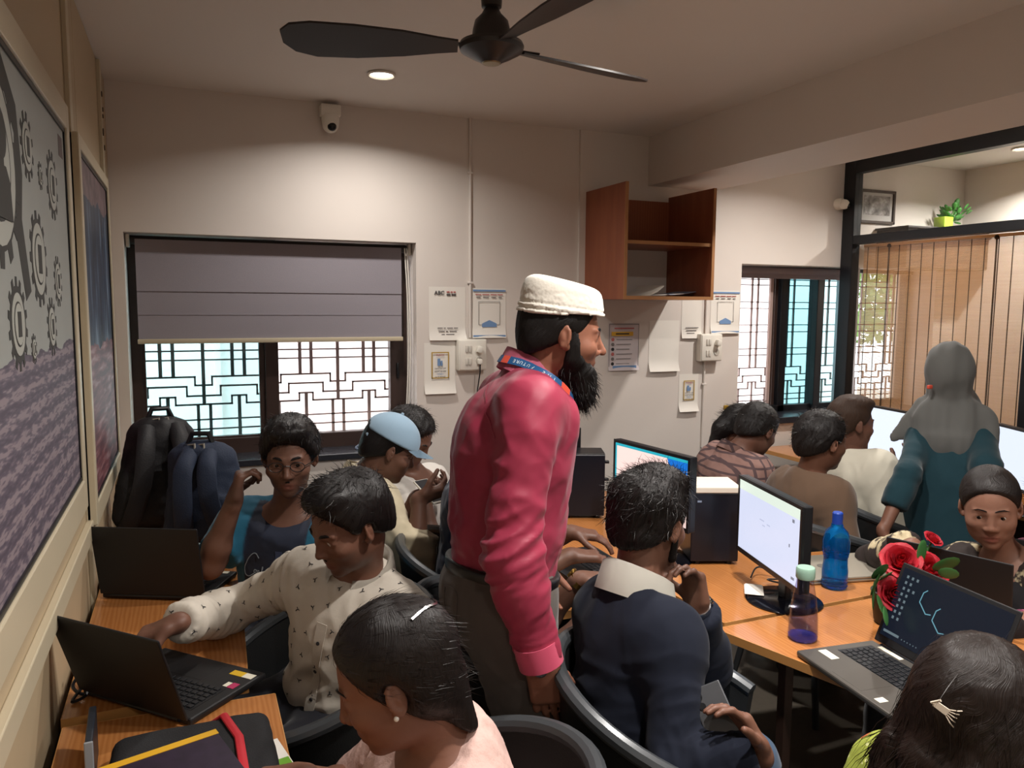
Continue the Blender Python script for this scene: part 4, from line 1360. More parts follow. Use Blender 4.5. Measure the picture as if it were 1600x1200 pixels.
# papers on the monitor base, phone on the desk, cables
e = empty('paper_slip', (1.70, 1.95, DESK + 0.015), 'white paper slip lying on the round monitor base', 'paper', rz=0.9)
MB().box((-0.045, -0.03, 0), (0.045, 0.03, 0.001)).box((-0.03, -0.028, 0.001), (0.05, 0.026, 0.002)).build('sheet', M_PAPER, e, smooth=False)
e = empty('phone', (1.12, 2.115, DESK), 'teal folding phone case lying on the middle desk edge', 'phone', rz=-0.05)
MB().box((-0.085, -0.04, 0.0), (0.085, 0.04, 0.008), bev=0.003).build('case', pm('dark_phone_case', '#2a2622', 0.5), e, smooth=False)
MB().box((-0.08, -0.035, 0.008), (-0.002, 0.035, 0.0095), bev=0.001).box((0.002, -0.035, 0.008), (0.08, 0.035, 0.0095), bev=0.001).build('teal_cover', pm('teal_cover', '#1d8f9c', 0.35), e, smooth=False)
rnd = np.random.RandomState(11)


def cable(name, pts, label, r=0.003, mat=M_BLACK, cat='cable', group=None, n=24):
    P_ = [V(p) for p in pts]
    c = P_[0]
    out = []
    for i in range(len(P_) - 1):
        p0, p1, p2, p3 = P_[max(i - 1, 0)], P_[i], P_[i + 1], P_[min(i + 2, len(P_) - 1)]
        for t in np.linspace(0, 1, 6, endpoint=False):
            out.append(0.5 * (2 * p1 + (p2 - p0) * t + (2 * p0 - 5 * p1 + 4 * p2 - p3) * t * t + (3 * p1 - p0 - 3 * p2 + p3) * t ** 3))
    out.append(P_[-1])
    o = MB().tube([q - c for q in out], r, 6).build(name, mat, None, loc=c)
    tag(o, label, cat, group)
    return o


cable('charger_cable', [(-0.22, 2.10, DESK + 0.01), (-0.25, 2.07, DESK + 0.05), (-0.285, 2.06, DESK + 0.02), (-0.26, 2.03, DESK + 0.006), (-0.23, 2.06, DESK + 0.012), (-0.25, 2.10, DESK + 0.06), (-0.28, 2.12, DESK + 0.02), (-0.25, 2.02, DESK + 0.012), (-0.28, 2.0, DESK + 0.006), (-0.262, 2.05, DESK + 0.016), (-0.24, 2.08, DESK + 0.03)], 'tangled black charger cable against the left wall', 0.004)
cable('cable', [(1.78, 2.06, DESK + 0.01), (1.84, 2.09, DESK + 0.03), (1.88, 2.02, DESK + 0.008), (1.80, 2.0, DESK + 0.02), (1.86, 1.96, DESK + 0.008), (1.78, 1.93, DESK + 0.06)], 'black cable curling behind the white-screened monitor', 0.003)
cable('cable', [(3.62, 3.30, DESK + 0.01), (3.7, 3.15, DESK + 0.05), (3.75, 3.2, DESK + 0.01), (3.66, 3.05, DESK + 0.04), (3.74, 2.95, DESK + 0.01), (3.8, 2.9, DESK + 0.05), (3.7, 2.85, DESK + 0.008)], 'black cables tangled under the wide white monitor', 0.005)
cable('cable', [(3.62, 3.05, DESK + 0.008), (3.60, 2.95, DESK + 0.12), (3.56, 2.85, DESK + 0.25), (3.55, 2.75, DESK + 0.33)], 'thin pale cable rising in front of the wide white monitor', 0.003, M_WHITEPL)
cable('cable', [(1.52, BACK - 0.012, 0.74), (1.45, BACK - 0.05, 0.64), (1.35, BACK - 0.12, 0.58), (1.2, BACK - 0.2, 0.62), (1.1, BACK - 0.2, 0.66)], 'black cable sagging along the back wall right of the capped man', 0.005)
pts = []
for i in range(4):
    rr = 0.085 - 0.012 * i
    pts += [(0.93 + rr * math.cos(t), BACK + 0.07 + rr * 0.6 * math.sin(t), W1[2] + 0.012 + 0.009 * i + 0.004 * math.sin(3 * t)) for t in np.linspace(0, 6.2, 14)]
cable('coiled_cable', pts, 'coil of blue grey cable on the window sill behind the capped man', 0.006, pm('blue_grey_cable', '#5f6a7c', 0.5))
e = empty('tissue_pack', (3.78, 3.28, DESK), 'small white packet on the far desk before the wide monitor', 'packet', rz=0.3)
MB().box((-0.07, -0.045, 0), (0.07, 0.045, 0.018), bev=0.008).build('wrap', M_WHITEPL, e)
MB().box((-0.02, -0.02, 0.018), (0.02, 0.02, 0.03), bev=0.006).build('flap', M_PAPER, e)

# roses in a dark pot
k = NT('rose_petal')
k.set(Base_Color=k.mix(k.noise(18, 2), '#b81f33', '#d93a48'), Roughness=0.55)
M_ROSE = k.m
M_RLEAF = pm('rose_leaf', '#2e5c2c', 0.5, var=(15, 0.3))
fp = empty('rose_pot', (1.925, 1.61, DESK), 'small dark pot of red artificial roses behind the open grey laptop', 'flowers')
MB().lathe([(0, 0.0), (0.04, 0.0), (0.045, 0.01), (0.055, 0.09), (0.058, 0.1), (0.05, 0.1), (0.045, 0.08), (0, 0.08)], (0, 0, 0), 24).build('pot', pm('black_pot', '#17140f', 0.5), fp)


def rose(c, r, ax, seed):
    rs = np.random.RandomState(seed)
    ax = nrm(ax)
    u = nrm(np.cross(ax, (0.2, 0.9, 0.3)))
    w_ = np.cross(ax, u)
    par = None
    for lay, (cnt, rad, hgt, tilt) in enumerate(((2, 0.16, 0.95, 0.0), (3, 0.30, 0.98, 0.10), (4, 0.46, 0.95, 0.25), (5, 0.64, 0.88, 0.45), (6, 0.80, 0.74, 0.75))):
        for q in range(cnt):
            a0 = 2 * math.pi * q / cnt + lay * 0.7 + rs.uniform(-0.2, 0.2)
            b = bmesh.new()
            g = []
            for j in range(6):
                vv = j / 5
                row = []
                for i in range(7):
                    uu = (i / 6 - 0.5)
                    an = a0 + uu * (2 * math.pi / cnt) * 1.55 * (0.6 + 0.4 * math.sin(math.pi * (0.1 + 0.7 * vv)))
                    rr = r * rad * (0.30 + 0.70 * math.sin(0.5 * math.pi * min(1, vv * 1.5))) * (1 + 0.10 * uu) + r * tilt * 0.42 * max(0, vv - 0.5) ** 1.3 * 2 + r * 0.03 * vv * math.sin(9 * uu + seed + q)
                    hh = r * hgt * (vv - 0.5) - r * tilt * 0.55 * max(0, vv - 0.6) ** 1.2 * 2 - r * 0.75 * abs(uu) ** 2.2 * vv
                    row.append(b.verts.new(V(c) + (u * math.cos(an) + w_ * math.sin(an)) * rr + ax * hh))
                g.append(row)
            for j in range(5):
                for i in range(6):
                    b.faces.new((g[j][i], g[j][i + 1], g[j + 1][i + 1], g[j + 1][i]))
            bmesh.ops.solidify(b, geom=b.faces[:], thickness=0.0012)
            m = MB()
            m.bm.free()
            m.bm = b
            if par is None:
                par = m.build('rose', M_ROSE, fp)
            else:
                m.build('petal', M_ROSE, par)
    MB().tube([(0, 0, 0.08), V(c) * 0.6, V(c)], 0.0035, 6).build('stem', M_RLEAF, par)


RB = (1.925, 1.61, DESK)
for i, (p, r, ax) in enumerate((((1.863, 1.532, 0.957), 0.054, (-0.5, -0.55, 0.75)), ((1.940, 1.507, 0.927), 0.059, (-0.1, -0.75, 0.65)), ((1.809, 1.502, 0.877), 0.046, (-0.45, -0.75, 0.5)), ((2.038, 1.570, 0.990), 0.028, (0.1, -0.5, 0.8)))):
    rose(V(p) - V(RB), r, ax, i + 1)
for p, s, d in (((1.757, 1.510, 0.946), 0.046, (-0.8, -0.3, 0.2)), ((1.744, 1.511, 0.913), 0.046, (-0.8, -0.4, -0.3)), ((1.738, 1.510, 0.881), 0.046, (-0.6, -0.5, -0.5)), ((1.739, 1.486, 0.862), 0.03, (-0.3, -0.6, -0.6)), ((1.963, 1.467, 0.954), 0.042, (0.8, -0.3, 0.2)), ((1.918, 1.511, 0.983), 0.035, (0.3, 0.1, 0.9)), ((1.950, 1.448, 0.936), 0.03, (0.8, -0.4, -0.2)), ((1.734, 1.464, 0.840), 0.028, (-0.4, -0.5, -0.7)), ((1.788, 1.516, 0.927), 0.036, (-0.5, -0.6, 0.4))):
    c = V(p) - V(RB)
    d = nrm(d)
    n2 = nrm(np.cross(d, (0.1, 1, 0.4)))
    MB().ball(c, (s, s * 0.62, 0.003), 12, R=np.array([d, n2, np.cross(d, n2)])).build('leaf', M_RLEAF, fp)

# left foreground: bag with a red strap, book, folder, leaflet
bg = empty('laptop_bag', (-0.015, 1.50, DESK + 0.004), 'black padded laptop bag with a red strap on the nearest left desk', 'bag')
f = Field()
f.add(rbox((0.0, 0.0, 0.03), (0.155, 0.20, 0.03), None, 0.03), 0.01)
f.add(cone((-0.12, -0.16, 0.05), (0.12, -0.16, 0.05), 0.014, 0.014), 0.01)
v, q = f.mesh(0.008)
v += vnormals(v, q) * (0.004 * gnoise(v * 18))[:, None]
link_mesh('body', quad_mesh('body', v, q), pm('black_nylon', '#17171a', 0.75, bump=(300, 0.3)), bg)
MB().tube([(0.02, 0.205, 0.03), (0.06, 0.18, 0.066), (0.085, 0.08, 0.066), (0.088, -0.08, 0.066), (0.08, -0.2, 0.05)], 0.009, 8, flat=((0, 0, 1), 0.4)).build('red_strap', pm('red_strap', '#b3202c', 0.6), bg)
bk = empty('book', (-0.06, 1.48, DESK + 0.071), 'dark purple book with a yellow edge lying on the black bag', 'book', rz=0.28)
MB().box((-0.11, -0.16, 0), (0.11, 0.075, 0.018), bev=0.001).build('pages', M_PAPER2, bk, smooth=False)
MB().box((-0.112, -0.162, 0.018), (0.112, 0.078, 0.0205), bev=0.0008).build('cover', pm('dark_purple_cover', '#2a2130', 0.35, var=(40, 0.5)), bk, smooth=False)
MB().box((-0.113, 0.060, 0.0206), (0.113, 0.079, 0.0214)).build('yellow_edge', pm('yellow_edge', '#c99a1f', 0.5), bk, smooth=False)
fd = empty('folder', (-0.205, 1.68, DESK), 'dark folder standing on edge at the corner of the nearest left desk', 'folder', rz=1.62)
MB().box((-0.075, -0.007, 0.0), (0.075, 0.007, 0.105), bev=0.003).build('cover', pm('slate_folder', '#23272e', 0.4), fd, smooth=False)
MB().box((-0.079, -0.008, 0.002), (-0.0745, 0.008, 0.107), bev=0.002).build('pale_edge', pm('grey_edge', '#8b9096', 0.4), fd, smooth=False)
lf = empty('leaflet', (0.135, 1.60, DESK), 'white and green leaflet beside the black bag', 'leaflet', rz=0.2)
MB().box((-0.05, -0.09, 0), (0.03, 0.06, 0.0015)).build('sheet', M_PAPER, lf, smooth=False)
MB().box((-0.045, -0.06, 0.0016), (0.028, -0.02, 0.002)).build('green_band', pm('green_print', '#6da234', 0.6), lf, smooth=False)
MB().box((-0.045, -0.088, 0.0016), (0.028, -0.062, 0.002)).build('violet_band', pm('violet_print', '#8a86b8', 0.6), lf, smooth=False)

# backpacks on the back end of the left desk
M_BPB = pm('black_backpack_nylon', '#18171a', 0.6, bump=(160, 0.25))
M_BPN = pm('navy_backpack_canvas', '#222c40', 0.75, bump=(200, 0.35))
M_BUCKLE = pm('grey_webbing', '#8c877d', 0.6)


def backpack(loc, rz, W_, D_, H_, mat, label, lean, straps, seed):
    e = empty('backpack', loc, label, 'backpack', 'backpacks on the left desk', rz=rz)
    f = Field()
    f.add(cone((0, 0, D_), (lean * 0.6, 0, H_ - D_ * 0.8), D_, D_ * 0.85, sq=((1, 0, 0), W_ / D_)), 0.02)
    f.add(cone((-W_ * 0.6, -D_ * 0.6, D_ * 0.9), (-W_ * 0.5, -D_ * 0.55, H_ * 0.5), D_ * 0.5, D_ * 0.4, sq=((1, 0, 0), 1.6)), 0.03)
    f.add(cone((W_ * 0.1, -D_ * 0.8, D_ * 0.8), (W_ * 0.1, -D_ * 0.75, H_ * 0.45), D_ * 0.45, D_ * 0.4, sq=((1, 0, 0), 1.9)), 0.03)
    v, q = f.mesh(0.010)
    nn = vnormals(v, q)
    v = v + nn * (0.010 * gnoise(v * np.array([14, 14, 7]) + seed) + 0.006 * gnoise(v * 30 + seed))[:, None]
    link_mesh('body', quad_mesh('body', v, q), mat, e)
    for sx, bow in straps:
        pts = [(sx * W_ * 0.4 + lean * 0.5, -D_ * 0.6, H_ - 0.05), (sx * W_ * 0.5 + lean * 0.35, -D_ * 1.35 - bow, H_ * 0.78), (sx * W_ * 0.55 + lean * 0.2, -D_ * 1.45 - bow, H_ * 0.5), (sx * W_ * 0.75, -D_ * 1.2, H_ * 0.2), (sx * W_ * 0.9, -D_ * 0.8, 0.05)]
        cur = []
        for i in range(len(pts) - 1):
            for t in np.linspace(0, 1, 5, endpoint=False):
                cur.append(V(pts[i]) * (1 - t) + V(pts[i + 1]) * t)
        cur.append(V(pts[-1]))
        for _ in range(3):
            cur = [cur[0]] + [(cur[i - 1] + cur[i] * 2 + cur[i + 1]) / 4 for i in range(1, len(cur) - 1)] + [cur[-1]]
        MB().tube(cur, 0.036, 12, flat=((0, -1, 0), 0.3)).build('shoulder_strap', mat, e)
    MB().tube([(lean * 0.6 - 0.05, -0.01, H_ - 0.02), (lean * 0.6 - 0.03, -0.01, H_ + 0.03), (lean * 0.6 + 0.03, -0.01, H_ + 0.03), (lean * 0.6 + 0.05, -0.01, H_ - 0.02)], 0.011, 8).build('grab_handle', M_BLACK, e)
    for dx in (-0.012, 0.022):
        MB().tube([(lean * 0.6 + dx - 0.03, -0.03, H_ - 0.012), (lean * 0.6 + dx, -0.045, H_ - 0.005), (lean * 0.6 + dx + 0.006, -0.06, H_ - 0.04)], 0.0045, 6).build('webbing', M_BUCKLE, e)
    return e


backpack((-0.15, 3.42, DESK + 0.012), 0.25, 0.15, 0.10, 0.475, M_BPB, 'black backpack slumped in the corner by the blue and red board', 0.06, ((-0.9, 0.0), (0.9, 0.0)), 3.0)
backpack((0.055, 3.16, DESK + 0.012), -0.30, 0.15, 0.085, 0.405, M_BPN, 'navy blue backpack with padded straps beside the black one', -0.03, ((-0.55, 0.02), (0.6, 0.02)), 8.0)

# ================================================================== PEOPLE
FWD = nrm((0.3878, 0.9159, 0.0))        # away from the doorway the picture was taken from
RGT = nrm((0.9159, -0.3878, 0.0))
UP = V((0, 0, 1))
TINTED = {}


def skin_mat():
    if 'skin' in MATS:
        return MATS['skin']
    k = NT('skin')
    a = k.n('Attribute', attribute_name='tint')
    c = k.mix(k.noise(70, 3), a.outputs['Color'], k.mix(1.0, a.outputs['Color'], (0.86, 0.8, 0.78, 1), 'MULTIPLY'))
    k.set(Base_Color=c, Roughness=0.5)
    k.b.inputs['Specular IOR Level'].default_value = 0.35
    k.b.inputs['Subsurface Weight'].default_value = 0.08
    k.b.inputs['Subsurface Radius'].default_value = (0.012, 0.005, 0.003)
    k.b.inputs['Subsurface Scale'].default_value = 1.0
    k.bump(k.noise(420, 2), 0.10, 0.001)
    MATS['skin'] = k.m
    return k.m


def hair_mat(name, a, b, gloss=0.42):
    if name in MATS:
        return MATS[name]
    k = NT(name)
    at_ = k.n('Attribute', attribute_name='strand').outputs['Vector']
    n1 = k.n('TexNoise', {'Vector': at_, 'Scale': 1.0, 'Detail': 3, 'Roughness': 0.6}).outputs['Fac']
    k.set(Base_Color=k.mix(n1, a, b), Roughness=gloss)
    k.b.inputs['Anisotropic'].default_value = 0.5
    k.b.inputs['Specular IOR Level'].default_value = 0.28
    k.bump(n1, 0.55, 0.004)
    MATS[name] = k.m
    return k.m


def cloth_mat(name, base, rough=0.85, weave=600, wr=None, sheen=0.15):
    if name in MATS:
        return MATS[name]
    k = NT(name)
    c = lin(base)
    k.set(Base_Color=k.mix(k.noise(9, 3), (*[v * 0.92 for v in c], 1), (*[min(1, v * 1.06) for v in c], 1)), Roughness=rough)
    k.b.inputs['Sheen Weight'].default_value = sheen
    k.b.inputs['Specular IOR Level'].default_value = 0.25
    h = k.noise(weave, 2)
    if wr:
        h = k.math('ADD', k.math('MULTIPLY', h, 0.15), k.noise(wr, 4))
        k.bump(h, 0.5, 0.006)
    else:
        k.bump(h, 0.15, 0.002)
    MATS[name] = k.m
    return k.m


M_SKIN = skin_mat()
M_HAIR = hair_mat('black_hair', '#0b090a', '#1d1817')
M_HAIRBR = hair_mat('dark_brown_hair', '#0e0a09', '#2b1f1a', 0.35)
M_BEARD = hair_mat('black_beard', '#0a0808', '#171312', 0.6)
M_EYEW = NT('eye')
_k = M_EYEW
_d = _k.n('VectorMath', {0: _k.n('Attribute', attribute_name='iris').outputs['Vector']}, operation='LENGTH').outputs['Value']
_k.set(Base_Color=_k.ramp(_d, [(0.0, '#0a0605'), (0.56, '#140c08'), (0.64, '#a89c94'), (1.0, '#b3a79e')]), Roughness=0.2)
M_EYE = M_EYEW.m
M_CHAIR = pm('black_moulded_chair', '#1c1d1e', 0.45, bump=(250, 0.12))
M_CHAIRRIM = pm('grey_gloss_rim', '#44474a', 0.28, 0.2)
M_GOLDW = pm('gold_watch', '#b08a4a', 0.25, 1.0)
M_STEELW = pm('steel_watch', '#b9b9bb', 0.22, 1.0)


def frame(fw, up=UP, roll=0.0):
    """rows: right, forward, up."""
    f = nrm(fw)
    r = nrm(np.cross(f, up))
    u = np.cross(r, f)
    if roll:
        c, s = math.cos(roll), math.sin(roll)
        r, u = r * c + u * s, u * c - r * s
    return np.array([r, f, u])


def turn(v, deg):
    a = math.radians(deg)
    return V((v[0] * math.cos(a) - v[1] * math.sin(a), v[0] * math.sin(a) + v[1] * math.cos(a), v[2]))


def ik(S, W, l1, l2, pole):
    S, W = V(S), V(W)
    d = W - S
    L = np.linalg.norm(d)
    if L > (l1 + l2) * 0.995:
        W = S + d * ((l1 + l2) * 0.995 / L)
        d = W - S
        L = np.linalg.norm(d)
    n = d / L
    a = (l1 * l1 - l2 * l2 + L * L) / (2 * L)
    hgt = math.sqrt(max(l1 * l1 - a * a, 1e-8))
    p = V(pole) - n * V(pole).dot(n)
    return S + n * a + nrm(p) * hgt, W


class Body:
    """Joints of one figure in world coordinates and the solids that make it up."""

    def __init__(s, label, base, pelvis, neck, tf, head, hf, sex='m', sc=1.0, skin='#7a4a35', roll=0.0, hup=None, group=None, hs=1.0, sh_w=1.0):
        s.base = V((base[0], base[1], base[2] if len(base) > 2 else 0.0))
        s.P, s.N, s.H = V(pelvis), V(neck), V(head)
        sk = lin(skin)
        g_ = sum(sk) / 3
        s.sc, s.sex, s.skin = sc, sex, tuple((g_ + (v - g_) * 0.80) * 0.82 for v in sk)
        s.hs = hs * (1.0 if sex == 'm' else 0.94)
        s.u = nrm(s.N - s.P)
        s.r = nrm(np.cross(V(tf), s.u))
        s.f = np.cross(s.u, s.r)
        s.HR = frame(hf, V(hup) if hup is not None else UP, roll)
        w = (1.0 if sex == 'm' else 0.88) * sc * sh_w
        s.w = w
        s.S = {}
        for sd, g in (('R', 1), ('L', -1)):
            s.S[sd] = s.N - s.u * 0.068 * sc + s.r * g * 0.172 * w + s.f * 0.012
        s.arm = {}
        s.leg = {}
        s.root = empty('person', s.base, label, 'person', group)

    def hp(s, x, y, z):
        return s.H + (s.HR[0] * x + s.HR[1] * y + s.HR[2] * z) * s.hs

    def shoulder(s, sd, dv):
        s.S[sd] = s.S[sd] + V(dv)

    def set_arm(s, sd, wrist, pole=(0, 0, -1), fd=(0, 0, -1), palm=(0, 0, 0), curl=0.3, thumb=0.3, elbow=None, l=(0.285, 0.25), curls=None, spread=1.0):
        l1, l2 = l[0] * s.sc, l[1] * s.sc
        if elbow is None:
            E, W = ik(s.S[sd], wrist, l1, l2, pole)
        else:
            E, W = V(elbow), V(wrist)
        s.arm[sd] = dict(E=E, W=W, fd=nrm(fd), palm=nrm(palm), curl=curl, thumb=thumb, curls=curls, spread=spread)

    def set_leg(s, sd, ankle, pole, l=(0.43, 0.42)):
        g = 1 if sd == 'R' else -1
        hip = s.P + s.r * g * 0.09 * s.w
        K, A = ik(hip, ankle, l[0] * s.sc, l[1] * s.sc, pole)
        s.leg[sd] = dict(hip=hip, K=K, A=A)

    def sit(s, tf=None, spread=0.10, kz=0.47, az=0.09, out=0.42, back=0.0):
        f = nrm((s.f[0], s.f[1], 0)) if tf is None else nrm(tf)
        r = nrm(np.cross(f, UP))
        for sd, g in (('R', 1), ('L', -1)):
            hip = s.P + s.r * g * 0.09 * s.w
            K = hip + f * out * s.sc + r * g * (spread - 0.03)
            K[2] = kz + 0.04
            A = K + f * (0.02 - back)
            A[2] = az
            s.leg[sd] = dict(hip=hip, K=K, A=A)

    # ---- solids
    def torso(s, F, inf=0.0, k=0.05, hem=None, hem_dir=None, neck=True, bust=0.0, belly=0.0):
        P, N, u, r, f, w = s.P, s.N, s.u, s.r, s.f, s.w
        L = np.linalg.norm(N - P)
        R = np.array([r, f, u])
        fem = s.sex == 'f'
        F.add(ell(P + u * 0.03, ((0.165 if not fem else 0.18) * w + inf, 0.118 * s.sc + inf, 0.125 + inf), R), k)
        F.add(ell(P + u * 0.36 * L + f * (0.004 + belly * 0.5), (0.142 * w + inf, 0.104 * s.sc + inf + belly, 0.17 + inf), R), k)
        F.add(ell(P + u * 0.66 * L + f * 0.008, (0.160 * w + inf, 0.112 * s.sc + inf, 0.165 + inf), R), k)
        a = N - u * 0.075 * s.sc
        a = N - u * 0.092 * s.sc
        F.add(cone(a - r * 0.105 * w, a + r * 0.105 * w, 0.066 * s.sc + inf, 0.066 * s.sc + inf, sq=(f, 1.18)), k)
        for sd in ('R', 'L'):
            F.add(cone(N - u * 0.012 - f * 0.008, s.S[sd] + u * 0.010 - (s.S[sd] - N) * 0.14, 0.040 * s.sc + inf, 0.042 * s.sc + inf), k)
        if fem or bust:
            for g in (1, -1):
                F.add(ell(P + u * 0.62 * L + f * 0.085 + r * g * 0.068 * w, (0.062 + inf, 0.055 + inf, 0.066 + inf), R), 0.04)

    def arm_solid(s, F, sd, inf=0.0, upto='W', frac=1.0, k=0.03, flat=False, cuff=0.0):
        S, E, W = s.S[sd], s.arm[sd]['E'], s.arm[sd]['W']
        q = s.sc * (1.0 if s.sex == 'm' else 0.86)
        F.add(cone(S - (S - s.N) * 0.10, S + (E - S) * 0.12, 0.051 * q + inf, 0.051 * q + inf), k + 0.02)
        if upto == 'E':
            B = S + (E - S) * frac
            F.add(cone(S, B, 0.054 * q + inf, (0.054 - 0.014 * frac) * q + inf + cuff, flatb=True), k)
            return
        F.add(cone(S, E, 0.050 * q + inf, 0.040 * q + inf), k)
        B = E + (W - E) * frac
        m = E + (W - E) * 0.3
        F.add(cone(E, m, 0.040 * q + inf, 0.041 * q + inf), k)
        F.add(cone(m, B, 0.041 * q + inf, (0.041 + (0.0275 - 0.041) * max(0, (frac - 0.3) / 0.7)) * q + inf + cuff, flatb=flat), k)

    def leg_solid(s, F, sd, inf=0.0, frac=1.0, k=0.04):
        g = s.leg[sd]
        F.add(cone(g['hip'], g['K'], 0.088 * s.sc + inf, 0.060 * s.sc + inf), k)
        B = g['K'] + (g['A'] - g['K']) * frac
        F.add(cone(g['K'], B, 0.060 * s.sc + inf, 0.045 * s.sc + inf, flatb=True), k)

    def hand(s, F, sd):
        A = s.arm[sd]
        W, d, n = A['W'], A['fd'], A['palm']
        n = nrm(n - d * n.dot(d))
        t = np.cross(d, n) if sd == 'R' else np.cross(n, d)
        q = s.sc * (1.0 if s.sex == 'm' else 0.9)
        R = np.array([t, d, n])
        F.add(cone(W - d * 0.01, W + d * 0.03 * q, 0.026 * q, 0.027 * q, sq=(n, 0.75)), 0.02)
        F.add(rbox(W + d * 0.052 * q, (0.039 * q, 0.046 * q, 0.0145 * q), R, 0.013 * q), 0.018)
        cu = A['curls'] or [A['curl']] * 4
        for i, (off, ln) in enumerate(((0.029, 0.076), (0.0095, 0.085), (-0.010, 0.079), (-0.0285, 0.062))):
            b = W + d * (0.093 - 0.004 * (i == 3) - 0.002 * (i == 0)) * q + t * off * q
            a = 0.0
            dirv = nrm(d + t * (0.07 - 0.045 * i) * A['spread'])
            rad = 0.0092 * q
            p = b - dirv * 0.012
            segs = (0.45 * ln * q, 0.31 * ln * q, 0.24 * ln * q)
            bends = (cu[i] * 1.25, cu[i] * 1.5, cu[i] * 1.0)
            ax1 = dirv
            for sg, bd in zip(segs, bends):
                a += bd
                v = nrm(ax1 * math.cos(a) + n * math.sin(a))
                e = p + v * sg if sg is not segs[0] else p + v * (sg + 0.012)
                F.add(cone(p, e, rad, rad * 0.9), 0.004)
                p = e
                rad *= 0.9
        th = A['thumb']
        p = W + d * 0.022 * q + t * 0.028 * q
        v = nrm(d * 0.62 + t * (0.72 - 0.5 * th) + n * (0.25 + 0.7 * th))
        e = p + v * 0.046 * q
        F.add(cone(p, e, 0.0145 * q, 0.0115 * q), 0.012)
        v2 = nrm(v * 0.85 + d * 0.35 + n * 0.25 * th - t * 0.25 * th)
        e2 = e + v2 * 0.032 * q
        F.add(cone(e, e2, 0.0112 * q, 0.0098 * q), 0.004)
        F.add(cone(e2, e2 + nrm(v2 + n * 0.2) * 0.02 * q, 0.0098 * q, 0.0085 * q), 0.003)

    def head_solid(s, F, jaw=1.0, nose=1.0):
        h, R, q = s.hp, s.HR, s.hs
        nk = 1.0 if s.sex == 'm' else 0.84
        F.add(cone(s.N - s.u * 0.02, h(0, -0.028, -0.06), 0.060 * s.sc * nk, 0.054 * s.sc * nk), 0.035)
        F.add(ell(h(0, -0.014, 0.034), V((0.0765, 0.098, 0.086)) * q, R), 0.03)
        F.add(ell(h(0, 0.030, -0.028), V((0.062 * jaw, 0.064, 0.082)) * q, R), 0.03)
        F.add(ell(h(0, 0.028, -0.066), V((0.050 * jaw, 0.054, 0.044)) * q, R), 0.025)
        F.add(ell(h(0, 0.071, -0.098), V((0.019, 0.018, 0.016)) * q, R), 0.022)
        for g in (1, -1):
            F.add(ell(h(g * 0.042, 0.056, -0.024), V((0.023, 0.027, 0.021)) * q, R), 0.02)
            F.sub(ell(h(g * 0.033, 0.102 if s.sex == 'm' else 0.106, 0.004), V((0.021, 0.021, 0.013)) * q, R), 0.014)
            br = 0.0075 if s.sex == 'm' else 0.0025
            F.add(cone(h(g * 0.012, 0.0865, 0.021), h(g * 0.046, 0.074, 0.023), br * q, br * 0.8 * q), 0.012)
        F.add(cone(h(0, 0.084, 0.016), h(0, 0.1045 * (0.8 + 0.2 * nose), -0.026), 0.0075 * q, 0.0090 * q), 0.012)
        F.add(ell(h(0, 0.1045 * (0.8 + 0.2 * nose), -0.029), V((0.0105, 0.0095, 0.009)) * q, R), 0.006)
        for g in (1, -1):
            F.add(ell(h(g * 0.0125, 0.0935, -0.033), V((0.0078, 0.010, 0.0075)) * q, R), 0.006)
            F.sub(ell(h(g * 0.0065, 0.101, -0.0405), V((0.0036, 0.0055, 0.0035)) * q, R), 0.003)
            # lids: a soft mound round the eyeball, open along a slit
            F.add(ell(h(g * 0.032, 0.0755, 0.004), V((0.0165, 0.0125, 0.012)) * q, R), 0.006)
            F.sub(ell(h(g * 0.0315, 0.0905, 0.003), V((0.0150, 0.0105, 0.0050 if s.sex == 'm' else 0.0052)) * q, R), 0.002)
        F.add(ell(h(0, 0.083, -0.0595), V((0.023, 0.0135, 0.0075)) * q, R), 0.008)
        F.add(ell(h(0, 0.082, -0.0735), V((0.0195, 0.0135, 0.008)) * q, R), 0.006)
        F.sub(cone(h(-0.022, 0.0955, -0.0665), h(0.022, 0.0955, -0.0665), 0.0026 * q, 0.0026 * q), 0.003)
        for g in (1, -1):
            c = h(g * 0.079, -0.006, -0.002)
            Re = np.array([nrm(R[0] * g * 0.82 - R[1] * 0.57), nrm(R[1] * 0.82 + R[0] * g * 0.57), R[2]])
            F.add(ell(c, V((0.007, 0.0185, 0.031)) * q, Re), 0.006)
            F.add(ell(h(g * 0.076, 0.004, -0.026), V((0.006, 0.009, 0.011)) * q, R), 0.006)
            F.sub(ell(c + Re[0] * 0.008 * q + R[1] * 0.003, V((0.0055, 0.011, 0.021)) * q, Re), 0.003)
            F.add(ell(c + Re[0] * 0.001 * q - R[1] * 0.004, V((0.004, 0.007, 0.013)) * q, Re), 0.004)

    def build_body(s, h=0.006, arms=('R', 'L'), legs=False, jaw=1.0, nose=1.0, hands=True, stubble=0.0, lips='#6b3a33', torso=True):
        F = Field()
        if torso:
            s.torso(F, -0.004)
        else:
            F.add(ell(s.N - s.u * 0.05, (0.08, 0.06, 0.07), np.array([s.r, s.f, s.u])), 0.03)
        for sd in arms:
            s.arm_solid(F, sd)
            if hands:
                s.hand(F, sd)
        if legs:
            for sd in s.leg:
                s.leg_solid(F, sd, 0.0)
        s.head_solid(F, jaw, nose)
        v, q = F.mesh(h)
        # natural colour of the skin: lips, stubble, palms, nails
        loc = (v - s.H) @ s.HR.T / s.hs
        col = np.tile(V(s.skin), (len(v), 1))
        dl = np.sqrt((loc[:, 0] / 0.024) ** 2 + ((loc[:, 1] - 0.09) / 0.014) ** 2 + ((loc[:, 2] + 0.0665) / 0.014) ** 2)
